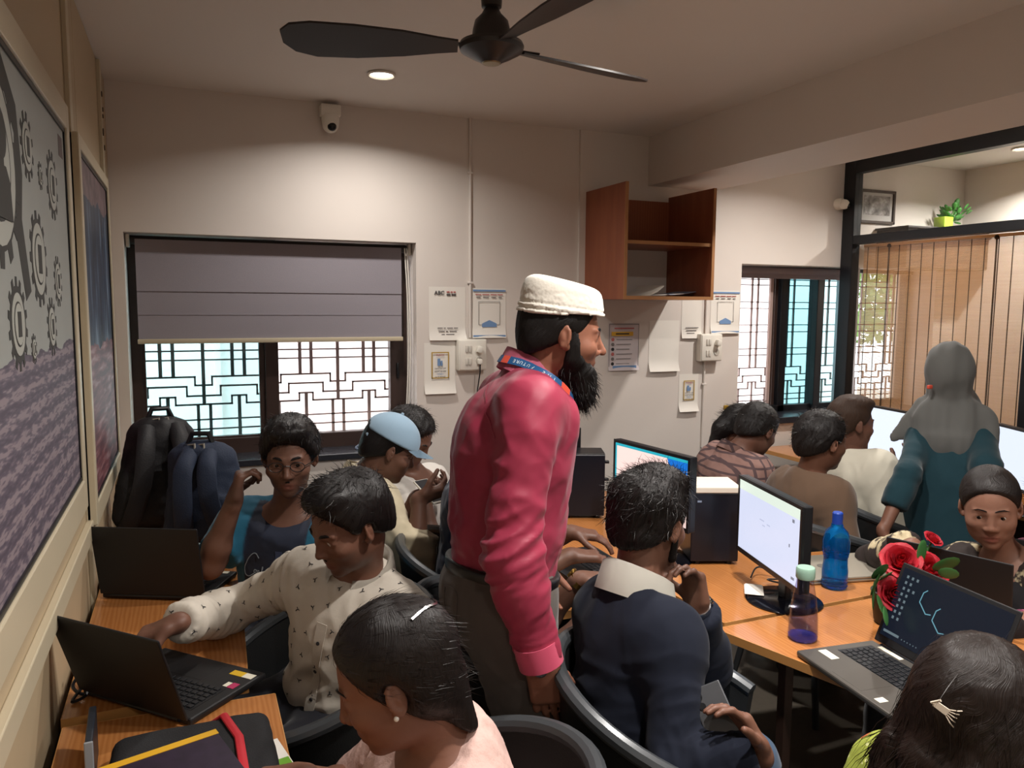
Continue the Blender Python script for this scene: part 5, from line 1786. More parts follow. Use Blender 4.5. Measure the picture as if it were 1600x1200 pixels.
        a = np.clip(1.4 - dl, 0, 1)[:, None]
        col = col * (1 - a * 0.7) + V(lin(lips)) * a * 0.7
        if stubble:
            m = np.clip((-0.03 - loc[:, 2]) / 0.03, 0, 1) * np.clip((loc[:, 1] + 0.01) / 0.03, 0, 1) * np.clip((loc[:, 2] + 0.125) / 0.02, 0, 1) * np.clip(dl - 0.9, 0, 1)
            col = col * (1 - stubble * m[:, None] * 0.6)
        for sd in arms:
            A = s.arm[sd]
            t = ((v - A['W']) @ A['fd'])
            d2 = np.linalg.norm(v - A['W'] - A['fd'] * 0.09, axis=1)
            hm = np.clip((0.14 - d2) / 0.03, 0, 1)
            col *= (1 - 0.08 * hm)[:, None]
        s.obj = link_mesh('body', quad_mesh('body', v, q, s.base, {'tint': col}), M_SKIN, s.root)
        return s

    def eyes(s, look=(0, 1, 0)):
        for g in (1, -1):
            c = s.hp(g * 0.032, 0.0742, 0.003)
            m = MB()
            m.ball((0, 0, 0), 0.0118 * s.hs, 14)
            me_o = m.build('eye', M_EYE, s.root)
            me = me_o.data
            co = np.zeros(len(me.vertices) * 3)
            me.vertices.foreach_get('co', co)
            co = co.reshape(-1, 3)
            lk = nrm(look)
            ang = np.arccos(np.clip((co / np.linalg.norm(co, axis=1)[:, None]) @ lk, -1, 1)) / 1.0
            at_ = me.attributes.new('iris', 'FLOAT_VECTOR', 'POINT')
            at_.data.foreach_set('vector', np.stack([ang, ang * 0, ang * 0], 1).astype(np.float32).ravel())
            me_o.location = c - s.base
        return s

    def brows(s, mat=None):
        for g in (1, -1):
            pts = [s.hp(g * x, y, z) - s.base for x, y, z in ((0.011, 0.0925, 0.0205), (0.022, 0.0905, 0.0265), (0.035, 0.0850, 0.0285), (0.049, 0.0735, 0.022))]
            fm = s.sex == 'f'
            MB().tube([p + s.HR[2] * ((0.0075, 0.0045, 0.003, 0.001)[i_] if fm else 0) for i_, p in enumerate(pts)], [0.003, 0.0044, 0.004, 0.0018] if not fm else [0.0018, 0.0026, 0.0024, 0.001], 8, flat=(s.HR[1], 0.7)).build('eyebrow', mat or M_HAIR, s.root)
        return s

    def part(s, name, v, q, mat, attrs=None, kind=None):
        o = link_mesh(name, quad_mesh(name, v, q, s.base, attrs), mat, s.root)
        if kind:
            o['kind'] = kind
        return o

    def garment(s, name, F, h, mat, fold=0.006, fscale=11, seed=0.0, rings=(), relaxed=1, stretch=None, attrs=None):
        v, q = F.mesh(h)
        n = vnormals(v, q)
        p = v * fscale
        if stretch is not None:
            st = nrm(stretch)
            p = p - np.outer(v @ st, st) * fscale * 0.62
        w1 = np.stack([gnoise(p * 0.6 + 3 + seed), gnoise(p * 0.6 + 17 + seed), gnoise(p * 0.6 + 31 + seed)], 1)
        p2 = p + 1.1 * w1
        rid = 1 - 2.4 * np.abs(gnoise(p2 + seed))
        rid2 = 1 - 2.4 * np.abs(gnoise(p2 * 2.1 + 9 + seed))
        d = fold * (0.8 * np.maximum(rid, -0.6) + 0.35 * rid2 - 0.3)
        for c, ax, freq, amp, rad in rings:
            c, ax = V(c), nrm(ax)
            rel = v - c
            dist = np.linalg.norm(rel, axis=1)
            al = rel @ ax
            pc = rel * 7.0 + np.outer(al, ax) * (freq * 0.22 - 7.0) + 0.5 * w1
            rr = 1 - 2.6 * np.abs(gnoise(pc + seed * 3 + 5))
            d = d + amp * 1.5 * np.maximum(rr, -0.8) * np.exp(-(dist / rad) ** 2)
        v = v + n * d[:, None]
        v = relax(v, q, relaxed, 0.4)
        return s.part(name, v, q, mat, attrs)

    def moustache(s, full=1.0, chin=0.0):
        F = Field()
        R, q = s.HR, s.hs
        for g in (1, -1):
            F.add(cone(s.hp(g * 0.003, 0.0935, -0.0505), s.hp(g * 0.024, 0.083, -0.060), 0.0036 * full * q, 0.0030 * full * q, sq=(R[1], 0.8)), 0.003)
        if chin:
            F.add(ell(s.hp(0, 0.082, -0.098), V((0.017, 0.010, 0.012)) * q * chin, R), 0.006)
            for g in (1, -1):
                F.add(cone(s.hp(g * 0.014, 0.080, -0.100), s.hp(g * 0.058, 0.030, -0.070), 0.0055, 0.004), 0.008)
        v, qd = F.mesh(0.0028)
        return s.finish_hair('moustache', v, qd, M_BEARD, 0.0008, 26, 5.0, (0, 0.02, 0.06))

    def hair(s, name='hair', style='short', h=0.006, thick=0.012, mat=None, tuft=0.006, tfreq=26, seed=0.0, line=0.058, extra=None, crown=(0, -0.05, 0.13), cutback=0.0, side=0.0, comb=0):
        F = Field()
        q, R = s.hs, s.HR
        F.add(ell(s.hp(0, -0.016, 0.036), (V((0.0765, 0.098, 0.086)) + thick) * q, R), 0.02)
        if style == 'short':
            F.add(ell(s.hp(0, -0.05, -0.02), (V((0.066, 0.060, 0.070)) + thick * 0.6) * q, R), 0.03)
        # hairline: forehead and temples, then ears and nape
        n1 = R.T @ V((0, 0.86, -0.5))
        F.sub(plane(s.hp(0, 0.062, line), n1, s.H, 0.25), 0.012)
        n2 = R.T @ V((0, 0.50, -0.86))
        F.sub(plane(s.hp(0, 0.03, 0.005 - side), n2, s.H, 0.25), 0.012)
        for g in (1, -1):
            F.sub(ell(s.hp(g * 0.088, 0.0, -0.014), V((0.020, 0.023, 0.036)) * q, R), 0.008)
        if extra:
            extra(F, s)
        v, qd = F.mesh(h)
        o = s.finish_hair(name, v, qd, mat, tuft, tfreq, seed, crown)
        if comb:
            fwd = 0.35 if s.sex == 'm' else -0.6
            strands(s, 'hair_strands', s.hv, s.hq, comb, 0.026 if s.sex == 'm' else 0.05, 0.0007, R[1] * fwd - R[2] * 0.3, mat or M_HAIR, lambda p, n: np.clip((p - s.H) @ R[2] + 0.05, 0, 0.09), int(seed) + 31, 0.3, lift=0.22 if s.sex == 'm' else 0.1)
        return o

    def finish_hair(s, name, v, qd, mat, tuft, tfreq, seed, crown, flowdir=None):
        n = vnormals(v, qd)
        loc = (v - s.H) @ s.HR.T / s.hs
        rel = loc - V(crown)
        phi = np.arctan2(rel[:, 1], rel[:, 0])
        rho = np.linalg.norm(rel, axis=1)
        tw = phi + rho * 6 + 0.5 * gnoise(loc * 16 + seed)
        sv = np.stack([np.cos(tw) * 14, np.sin(tw) * 14, rho * 10], 1)
        if tuft:
            fine = gnoise(sv * (tfreq / 26) + seed) + 0.5 * gnoise(sv * 2.2 + seed + 7)
            v = v + n * (tuft * fine)[:, None] + n * (tuft * 0.7 * gnoise(loc * 22 + seed))[:, None]
        s.hv, s.hq = v, qd
        return s.part(name, v, qd, mat or M_HAIR, {'strand': sv * 3.0})


def strands(s, name, v, q, count, length, width, drop, mat, pick, seed=0, spread=0.35, parent=None, curl=0.0, lift=0.6):
    """Fine tapering hairs rooted on the mesh v, q where pick(v, n) > random."""
    rs = np.random.RandomState(seed)
    n = vnormals(v, q)
    w = np.clip(pick(v, n), 0, None)
    if w.sum() <= 0:
        return None
    i = rs.choice(len(v), count, p=w / w.sum())
    p0, nn = v[i], n[i]
    L = length * rs.uniform(0.5, 1.2, count)[:, None]
    d0 = nn * lift + V(drop) - (nn * (nn @ V(drop))[:, None] if lift < 0.3 else 0) + rs.normal(size=(count, 3)) * spread
    d0 /= np.linalg.norm(d0, axis=1)[:, None]
    d1 = d0 + V(drop) * 0.7 + rs.normal(size=(count, 3)) * (spread * 0.5 + curl)
    d1 /= np.linalg.norm(d1, axis=1)[:, None]
    p0 = p0 - nn * 0.002
    p1 = p0 + d0 * L * 0.5
    p2 = p1 + d1 * L * 0.5
    sd = np.cross(d0, rs.normal(size=(count, 3)))
    sd = sd / (np.linalg.norm(sd, axis=1)[:, None] + 1e-9) * width
    vv = np.stack([p0 - sd, p0 + sd, p1 - sd * 0.8, p1 + sd * 0.8, p2 - sd * 0.15, p2 + sd * 0.15], 1).reshape(-1, 3)
    k = np.arange(count)[:, None] * 6
    qq = np.concatenate([k + np.array([[0, 1, 3, 2]]), k + np.array([[2, 3, 5, 4]])], 0)
    o = link_mesh(name, quad_mesh(name, vv, qq, s.base, {'strand': np.repeat(rs.uniform(0, 20, (count, 3)), 6, 0)}), mat, parent or s.root)
    o['kind'] = 'stuff'
    return o


def bvh_of(o):
    me = o.data
    n = len(me.vertices)
    co = np.zeros(n * 3)
    me.vertices.foreach_get('co', co)
    base = V(o.parent.location) if o.parent else V((0, 0, 0))
    co = co.reshape(-1, 3) + base
    return BVHTree.FromPolygons([tuple(c) for c in co], [tuple(p.vertices) for p in me.polygons])


def snap(tree_, p, off=0.004):
    loc, nn, i, d = tree_.find_nearest(Vector(p))
    return V(loc) + V(nn) * off, V(nn)


def cast(tree_, o, d, off=0.002):
    loc, nn, i, dist = tree_.ray_cast(Vector(o), Vector(d))
    if loc is None:
        return snap(tree_, o, off)
    nn = V(nn)
    if nn.dot(V(d)) > 0:
        nn = -nn
    return V(loc) + nn * off, nn


def ribbon(name, pts, nors, width, thick, mat, parent, base):
    """Flat band along pts lying against a surface with the normals nors."""
    b = bmesh.new()
    rows = []
    n = len(pts)
    for i in range(n):
        t = nrm(pts[min(i + 1, n - 1)] - pts[max(i - 1, 0)])
        sd = nrm(np.cross(t, nors[i]))
        p = pts[i] - base
        o = nors[i] * thick
        wd = width if np.isscalar(width) else width[i]
        rows.append([b.verts.new(p - sd * wd / 2), b.verts.new(p + sd * wd / 2), b.verts.new(p + sd * wd / 2 + o), b.verts.new(p - sd * wd / 2 + o)])
    for a, c in zip(rows, rows[1:]):
        for i in range(4):
            j = (i + 1) % 4
            b.faces.new((a[i], a[j], c[j], c[i]))
    b.faces.new(rows[0][::-1])
    b.faces.new(rows[-1])
    m = MB()
    m.bm.free()
    m.bm = b
    return m.build(name, mat, parent)


def smooth_path(pts, n=6):
    P_ = [V(p) for p in pts]
    out = []
    for i in range(len(P_) - 1):
        p0, p1, p2, p3 = P_[max(i - 1, 0)], P_[i], P_[i + 1], P_[min(i + 2, len(P_) - 1)]
        for t in np.linspace(0, 1, n, endpoint=False):
            out.append(0.5 * (2 * p1 + (p2 - p0) * t + (2 * p0 - 5 * p1 + 4 * p2 - p3) * t * t + (3 * p1 - p0 - 3 * p2 + p3) * t ** 3))
    out.append(P_[-1])
    return out


def bangle(s, name, sd, frac, r, w, mat, gap=0.0):
    """Band round the forearm at frac of elbow to wrist."""
    A = s.arm[sd]
    c = A['E'] + (A['W'] - A['E']) * frac
    ax = nrm(A['W'] - A['E'])
    return MB().lathe([(r, -w / 2), (r + 0.003, -w / 2), (r + 0.0035, 0), (r + 0.003, w / 2), (r, w / 2), (r - 0.001, 0), (r, -w / 2)], c - s.base, 24, ax).build(name, mat, s.root)


def watch(s, sd, mat, strap=None, frac=0.98, r=0.030):
    A = s.arm[sd]
    ax = nrm(A['W'] - A['E'])
    o = bangle(s, 'watch', sd, frac, r, 0.018, strap or mat)
    nb = -nrm(A['palm'] - ax * A['palm'].dot(ax))
    c = A['E'] + (A['W'] - A['E']) * frac + nb * (r + 0.004)
    MB().lathe([(0, -0.004), (0.017, -0.004), (0.018, 0.0), (0.016, 0.005), (0, 0.005)], c - s.base, 20, nb).build('watch_case', mat, o)
    return o


def collar(s, mat, name='collar', open_=0.5, h=0.04, out=0.012, drop=0.0, flap=0.006, up=0.016, r=None, parent=None, tilt=0.35):
    """Turned-down shirt collar standing round the neck, split at the front."""
    r = r or (0.069 * s.sc if s.sex == 'm' else 0.060)
    ax = nrm(s.u * 0.92 + s.f * tilt * 0.0 + (s.H - s.N) * 0.8)
    ff = nrm(s.f - ax * s.f.dot(ax))
    rr = np.cross(ff, ax)
    c = s.N + s.u * up - s.f * 0.004
    b = bmesh.new()
    rows = []
    for th in np.linspace(open_, 2 * math.pi - open_, 36):
        d = ff * math.cos(th) + rr * math.sin(th)
        fr = 0.5 + 0.5 * math.cos(th)
        base = c - ax * 0.030 * fr * 1.6 + ff * 0.012 * fr
        edge = max(0, 1 - min(th - open_, 2 * math.pi - open_ - th) / 0.5)
        row = [base + d * r, base + d * (r + 0.002) + ax * h * 0.9, base + d * (r + 0.007) + ax * h, base + d * (r + out) + ax * h * 0.85, base + d * (r + out + 0.014 + 0.012 * edge) - ax * (flap + 0.024 * edge)]
        rows.append([b.verts.new(p - s.base) for p in row])
    for a, e in zip(rows, rows[1:]):
        for i in range(4):
            b.faces.new((a[i], a[i + 1], e[i + 1], e[i]))
    bmesh.ops.solidify(b, geom=b.faces[:], thickness=0.0025)
    m = MB()
    m.bm.free()
    m.bm = b
    return m.build(name, mat, s.root if parent is None else parent, angle=60)


# ------------------------------------------------------------------ tub chairs
CHAIRS = {}


def chair_proto():
    e = empty('tub_chair', (0, 0, 0))
    # local: sitter faces +y
    b = bmesh.new()
    rows = []
    N_ = 40
    rim = []
    for i in range(N_ + 1):
        th = math.radians(-128 + 256 * i / N_)          # 0 = back
        back = 0.5 + 0.5 * math.cos(th * 0.9)
        zt = 0.60 + 0.24 * max(0, back) ** 1.1
        ro = 0.275
        px, py = math.sin(th) * ro, -math.cos(th) * ro * 0.98 + 0.02
        d = V((math.sin(th), -math.cos(th), 0))
        fl = 0.045
        pts = [V((px, py, 0.40)) - d * 0.02, V((px, py, 0.50)), V((px, py, (0.5 + zt) / 2)) + d * fl * 0.5, V((px, py, zt)) + d * fl]
        inn = [p - d * 0.022 for p in pts]
        rows.append([b.verts.new(p) for p in pts + inn[::-1]])
        rim.append(V((px, py, zt)) + d * (fl - 0.010))
    for a, c in zip(rows, rows[1:]):
        for i in range(8):
            j = (i + 1) % 8
            b.faces.new((a[i], c[i], c[j], a[j]))
    b.faces.new(rows[0])
    b.faces.new(rows[-1][::-1])
    m = MB()
    m.bm.free()
    m.bm = b
    m.build('back_shell', M_CHAIR, e, angle=50)
    MB().tube(rim, 0.019, 10).build('rim', M_CHAIRRIM, e)
    MB().lathe([(0, 0.40), (0.22, 0.40), (0.245, 0.415), (0.25, 0.44), (0.235, 0.455), (0, 0.46)], (0, 0.03, 0), 32).build('seat', M_CHAIR, e)
    for sx in (-1, 1):
        for sy in (-1, 1):
            MB().tube([(sx * 0.15, 0.02 + sy * 0.15, 0.41), (sx * 0.22, 0.02 + sy * 0.21, 0.0)], [0.017, 0.013], 10).build('leg', M_CHAIRRIM, e)
    return e


def chair(x, y, face, label, z=0.0):
    if 'proto' not in CHAIRS:
        CHAIRS['proto'] = chair_proto()
        e = CHAIRS['proto']
    else:
        e = copy_tree(CHAIRS['proto'])
    e.location = (x, y, z)
    e.rotation_euler = (0, 0, math.atan2(face[1], face[0]) - math.pi / 2)
    tag(e, label, 'chair', 'black tub chairs')
    return e

# ================================================================== THE PEOPLE OF THE CLASSROOM
def shirt(s, name, mat, h=0.007, inf=0.013, sleeves=None, hem=-0.06, neck_off=0.02, fold=0.006, seed=0.0, fscale=11, rings=(), bust=0.0, cuff=0.006, stretch=None, belly=0.0, extra=None, attrs_fn=None, k=0.05):
    F = Field()
    s.torso(F, inf, k=k, bust=bust, belly=belly)
    if hem is not None:
        F.sub(plane(s.P + s.u * hem, -s.u), 0.006)
    n = nrm(s.f * 0.5 + s.u * 0.86)
    F.sub(plane(s.N + s.u * (0.01 + neck_off) - s.f * 0.03, n), 0.006)
    rg = list(rings)
    for sd, (upto, fr) in (sleeves or {}).items():
        s.arm_solid(F, sd, inf, upto, fr, flat=True, cuff=cuff, k=0.035)
        E = s.arm[sd]['E']
        ax = s.arm[sd]['W'] - E
        if upto == 'W':
            rg.append((E, ax, 150, 0.0045, 0.09))
            rg.append((E + ax * 0.75, ax, 190, 0.003, 0.07))
        rg.append((s.S[sd] + (s.N - s.S[sd]) * 0.1 - s.u * 0.08, s.u + s.r * (0.5 if sd == 'L' else -0.5), 130, 0.003, 0.08))
    if extra:
        extra(F, s)
    at_ = None
    o = s.garment(name, F, h, mat, fold, fscale, seed, rg, 1, stretch)
    if attrs_fn:
        me = o.data
        co = np.zeros(len(me.vertices) * 3)
        me.vertices.foreach_get('co', co)
        co = co.reshape(-1, 3) + s.base
        c = attrs_fn(co, s)
        a = me.attributes.new('tint', 'FLOAT_COLOR', 'POINT')
        a.data.foreach_set('color', np.concatenate([c, np.ones((len(c), 1))], 1).astype(np.float32).ravel())
    return o


def trousers(s, mat, h=0.009, inf=0.012, top=0.08, fold=0.007, seed=4.0, name='trousers', frac=0.95):
    F = Field()
    R = np.array([s.r, s.f, s.u])
    fem = s.sex == 'f'
    F.add(ell(s.P + s.u * 0.02, ((0.165 if not fem else 0.18) * s.w + inf, 0.125 * s.sc + inf, 0.13 + inf), R), 0.05)
    F.sub(plane(s.P + s.u * top, s.u), 0.006)
    rg = []
    for sd in s.leg:
        s.leg_solid(F, sd, inf, frac)
        g = s.leg[sd]
        rg.append((g['K'], g['A'] - g['K'], 110, 0.004, 0.10))
        rg.append((g['hip'] + (g['K'] - g['hip']) * 0.15, g['K'] - g['hip'], 110, 0.005, 0.10))
    return s.garment(name, F, h, mat, fold, 9, seed, rg)


def shoes(s, mat):
    f = nrm((s.f[0], s.f[1], 0))
    for sd in s.leg:
        A = s.leg[sd]['A'].copy()
        F = Field()
        z = A[2]
        p = V((A[0], A[1], 0.0))
        F.add(cone(p + UP * 0.045 - f * 0.05, p + UP * 0.036 + f * 0.13, 0.042, 0.034, sq=(s.r, 1.05)), 0.02)
        F.add(cone(p + UP * 0.05, p + UP * z, 0.042, 0.040), 0.02)
        F.sub(plane(p + UP * 0.004, -UP), 0.003)
        v, q = F.mesh(0.010)
        s.part('shoe', v, q, mat)


def short_sleeve(fr=0.62):
    return {'R': ('E', fr), 'L': ('E', fr)}


LONG = {'R': ('W', 0.96), 'L': ('W', 0.96)}
M_DENIM = cloth_mat('blue_denim', '#3b5068', 0.85, 900)
M_DARKTR = cloth_mat('dark_trousers', '#22232a', 0.85, 900)
M_GREYTR = cloth_mat('grey_brown_trousers', '#4b443f', 0.85, 900)
M_SHOE = pm('dark_shoe', '#191715', 0.5)

# ------------------------------------------------------------------ the standing man
def standing_man():
    s = Body('man standing in magenta shirt and white prayer cap, long black beard, looking right', V((0.686, 1.670, -0.008))[:2],
             (0.709, 1.766, 0.928), (0.817, 1.795, 1.492), RGT * 0.96 + FWD * 0.28, (0.877, 1.749, 1.604), RGT * 0.97 + FWD * 0.10 - UP * 0.14, sc=1.0, skin='#a8694b', hup=UP + RGT * 0.12)
    s.shoulder('R', -s.f * 0.062 - s.u * 0.02)
    s.shoulder('L', -s.f * 0.03)
    s.set_arm('R', V((0.727, 1.532, 0.858)), elbow=V((0.663, 1.560, 1.107)), fd=-UP * 0.97 + RGT * 0.16, palm=FWD * 0.85 + RGT * 0.1, curl=0.24, thumb=0.6)
    s.set_arm('L', s.P + s.f * 0.16 - s.r * 0.22 + s.u * 0.05, pole=-s.f, fd=-UP + s.f * 0.3, palm=s.r, curl=0.4)
    f2 = nrm((s.f[0], s.f[1], 0))
    for sd, g in (('R', 1), ('L', -1)):
        a = s.base + s.r * g * 0.10 + f2 * (0.02 if sd == 'R' else 0.10)
        s.set_leg(sd, (a[0], a[1], 0.09), f2, (0.44, 0.43))
    s.build_body(0.0048, stubble=0.3, nose=1.3)
    s.eyes(RGT - UP * 0.35 + FWD * 0.1)
    s.brows()
    mat = cloth_mat('magenta_shirt', '#922e45', 0.5, 700, sheen=0.06)
    sh = shirt(s, 'shirt', mat, 0.0055, 0.011, LONG, hem=0.02, neck_off=0.020, fold=0.0105, seed=2.0, fscale=9,
               rings=((s.P + s.u * 0.10, s.u, 95, 0.006, 0.16), (s.arm['R']['E'] + UP * 0.03, s.arm['R']['W'] - s.arm['R']['E'] + s.f * 0.12, 120, 0.009, 0.11), (s.S['R'] - s.u * 0.12 - s.f * 0.06, s.u + s.f * 0.8, 110, 0.008, 0.13)), stretch=s.u * 0.8 + s.f * 0.3, belly=0.012, extra=lambda F, b: (F.add(ell(b.N - b.u * 0.20 - b.f * 0.085, (0.14, 0.085, 0.15), np.array([b.r, b.f, b.u])), 0.06), F.add(ell(b.P + b.u * 0.2 - b.f * 0.03, (0.13, 0.11, 0.15), np.array([b.r, b.f, b.u])), 0.06)))
    collar(s, cloth_mat('pink_collar', '#cf7089', 0.65, 700), open_=0.35, h=0.050, out=0.010)
    # shoulder yoke seam and cuff
    tr_ = bvh_of(sh)
    pts, ns = [], []
    for t in np.linspace(0, 1, 14):
        p = s.N * (1 - t) + (s.S['R']) * t + s.f * (-0.10 + 0.05 * t) - s.u * (0.05 + 0.02 * t)
        a, n = snap(tr_, p, 0.0005)
        pts.append(a)
        ns.append(n)
    ribbon('yoke_seam', pts, ns, 0.005, 0.0012, mat, s.root, s.base)
    A = s.arm['R']
    bangle(s, 'cuff', 'R', 0.90, 0.050, 0.055, cloth_mat('cuff_pink', '#c04a66', 0.6, 700))
    watch(s, 'R', M_STEELW, frac=1.0, r=0.029)
    # lanyard
    cb = [c for c in s.root.children if c.name.startswith('collar')][0]
    trc = bvh_of(cb)
    ax = nrm(s.u * 0.92 + (s.H - s.N) * 0.8)
    ff = nrm(s.f - ax * s.f.dot(ax))
    rr_ = s.r
    pp, nn = [], []
    for t in np.linspace(0, 1, 26):
        th = math.radians(215 - 195 * t)
        d = nrm(ff * math.cos(th) + rr_ * math.sin(th))
        lev = 0.012 - 0.012 * t - 0.20 * max(0, t - 0.45) ** 1.35
        o = s.N + s.u * 0.02 + ax * lev + d * 0.30
        best = None
        for tr1 in (tr_, trc):
            loc, n1, i1, dist = tr1.ray_cast(Vector(o), Vector(-d))
            if loc is not None and (best is None or dist < best[1]):
                best = (V(loc), dist)
        pp.append(best[0] if best else s.N + ax * lev + d * 0.09)
        nn.append(d)
    for _ in range(3):
        pp = [pp[0]] + [(pp[i - 1] + 2 * pp[i] + pp[i + 1]) / 4 for i in range(1, len(pp) - 1)] + [pp[-1]]
    nn = [nrm(n * 0.8 + s.u * 0.35) for n in nn]
    pp = [p + n * 0.004 for p, n in zip(pp, nn)]
    ln = ribbon('lanyard', pp, nn, 0.021, 0.0012, pm('teal_blue_lanyard', '#1d4f7d', 0.6), s.root, s.base)
    for a, b_ in ((6, 8), (18, 20)):
        ribbon('orange_patch', [p + n * 0.0009 for p, n in zip(pp[a:b_ + 1], nn[a:b_ + 1])], nn[a:b_ + 1], 0.021, 0.0012, pm('orange_patch', '#d0503c', 0.6), ln, s.base)
    i0, i1 = 9, 17
    M_PALE = pm('pale_print', '#c8d6dd', 0.6)
    word = 'THE FUTURE'
    for j, ch in enumerate(word):
        if ch == ' ':
            continue
        f_ = i1 - (i1 - i0) * (j + 0.5) / len(word)
        i = int(f_)
        c = pp[i] * (1 - f_ + i) + pp[i + 1] * (f_ - i)
        ux = nrm(pp[i] - pp[i + 1])
        uz = nrm(nn[i] - ux * nn[i].dot(ux))
        text('lettering', ch, 0.013, c + uz * 0.0022, ux, np.cross(uz, ux), M_PALE, s.root)
    # prayer cap
    F = Field()
    R = s.HR
    F.add(cone(s.hp(0, -0.012, 0.052), s.hp(0, -0.016, 0.098), 0.0905, 0.083, flata=True, sq=(R[1], 1.24)), 0.02)
    F.sub(plane(s.hp(0, 0, 0.134), R.T @ V((0, 0.10, 1)), s.hp(0, 0, 0.15), 0.2), 0.022)
    v, q = F.mesh(0.004)
    k = NT('white_embroidered_cap')
    vo = k.n('TexVoronoi', {'Vector': k.coord(), 'Scale': 150}).outputs['Distance']
    k.set(Base_Color='#ded8cc', Roughness=0.85)
    k.bump(vo, 0.18, 0.002)
    k.b.inputs['Sheen Weight'].default_value = 0.2
    lz = ((v - s.H) @ R.T)[:, 2]
    n = vnormals(v, q)
    ribs = np.where(lz < 0.074, 0.0020 * np.sign(np.sin(lz * 420)), 0.0042 * np.exp(-((lz - 0.092) / 0.016) ** 2) * np.abs(gnoise(v * 75)))
    cp = s.part('prayer_cap', v + n * ribs[:, None], q, k.m)
    s.hair(thick=0.006, tuft=0.0015, line=0.05, h=0.0045, seed=1, mat=hair_mat('cropped_hair', '#0c0a0a', '#1a1614', 0.6))
    # beard
    F = Field()
    h_ = s.hp
    F.add(ell(h_(0, 0.034, -0.072), V((0.062, 0.066, 0.060)), R), 0.02)
    F.add(ell(h_(0, 0.066, -0.118), V((0.046, 0.040, 0.052)), R), 0.03)
    F.add(ell(h_(0, 0.075, -0.148), V((0.032, 0.028, 0.034)), R), 0.03)
    for g in (1, -1):
        F.add(cone(h_(g * 0.068, 0.014, 0.01), h_(g * 0.063, 0.03, -0.05), 0.014, 0.024, sq=(R[0], 0.55)), 0.02)
        F.add(cone(h_(g * 0.004, 0.100, -0.050), h_(g * 0.026, 0.088, -0.062), 0.0065, 0.008), 0.01)
        F.add(cone(h_(g * 0.026, 0.088, -0.060), h_(g * 0.034, 0.075, -0.085), 0.009, 0.014), 0.012)
    F.sub(ell(h_(0, 0.108, -0.066), V((0.020, 0.016, 0.0075)), R), 0.004)
    F.sub(plane(h_(0, 0.05, -0.044), R.T @ V((0, 0.55, 0.83)), h_(0, 0.09, -0.02), 0.045), 0.01)
    v, q = F.mesh(0.004)
    bd = s.finish_hair('beard', v, q, M_BEARD, 0.004, 26, 3.0, (0, 0.02, 0.06))
    strands(s, 'beard_hairs', s.hv, s.hq, 900, 0.030, 0.0007, -UP * 0.9 + R[1] * 0.15, M_BEARD, lambda p, n: np.clip(-((p - s.H) @ R[2]) - 0.06, 0, 0.08), 4, 0.35, bd)
    tr = trousers(s, M_GREYTR, 0.008, 0.020, 0.10, 0.008)
    F = Field()
    F.add(ell(s.P + s.u * 0.085, (0.166 * s.w + 0.022, 0.122 + 0.024, 0.1), np.array([s.r, s.f, s.u])), 0.01)
    F.sub(plane(s.P + s.u * 0.095, s.u), 0.002)
    F.sub(plane(s.P + s.u * 0.062, -s.u), 0.002)
    v, q = F.mesh(0.006)
    s.part('belt', v, q, pm('black_belt', '#161415', 0.4))
    shoes(s, M_SHOE)
    # back pocket
    trt = bvh_of(tr)
    pts = [s.P - s.f * 0.16 + s.r * x + s.u * z for x, z in ((0.03, 0.03), (0.11, 0.03), (0.11, -0.09), (0.07, -0.11), (0.03, -0.09), (0.03, 0.03))]
    ps = [snap(trt, p, 0.001) for p in smooth_path(pts, 5)]
    ribbon('pocket_seam', [p for p, n in ps], [n for p, n in ps], 0.005, 0.0015, M_GREYTR, s.root, s.base)
    return s




def hang(s, sd, lap=0.22, side=0.16, up=0.10, **kw):
    """Let a hidden arm rest in the lap."""
    g = 1 if sd == 'R' else -1
    s.set_arm(sd, s.P + s.f * lap + s.r * g * side + UP * up, pole=-s.f - UP * 0.6 + s.r * g * 0.5, fd=s.f - UP * 0.2 - s.r * g * 0.4, palm=-UP, curl=0.3, **kw)


def common(s, h, hh, legs=None, trs=True, mat_tr=None, shoe=True):
    if trs and s.leg:
        trousers(s, mat_tr or M_DARKTR, 0.010)
        if shoe:
            shoes(s, M_SHOE)


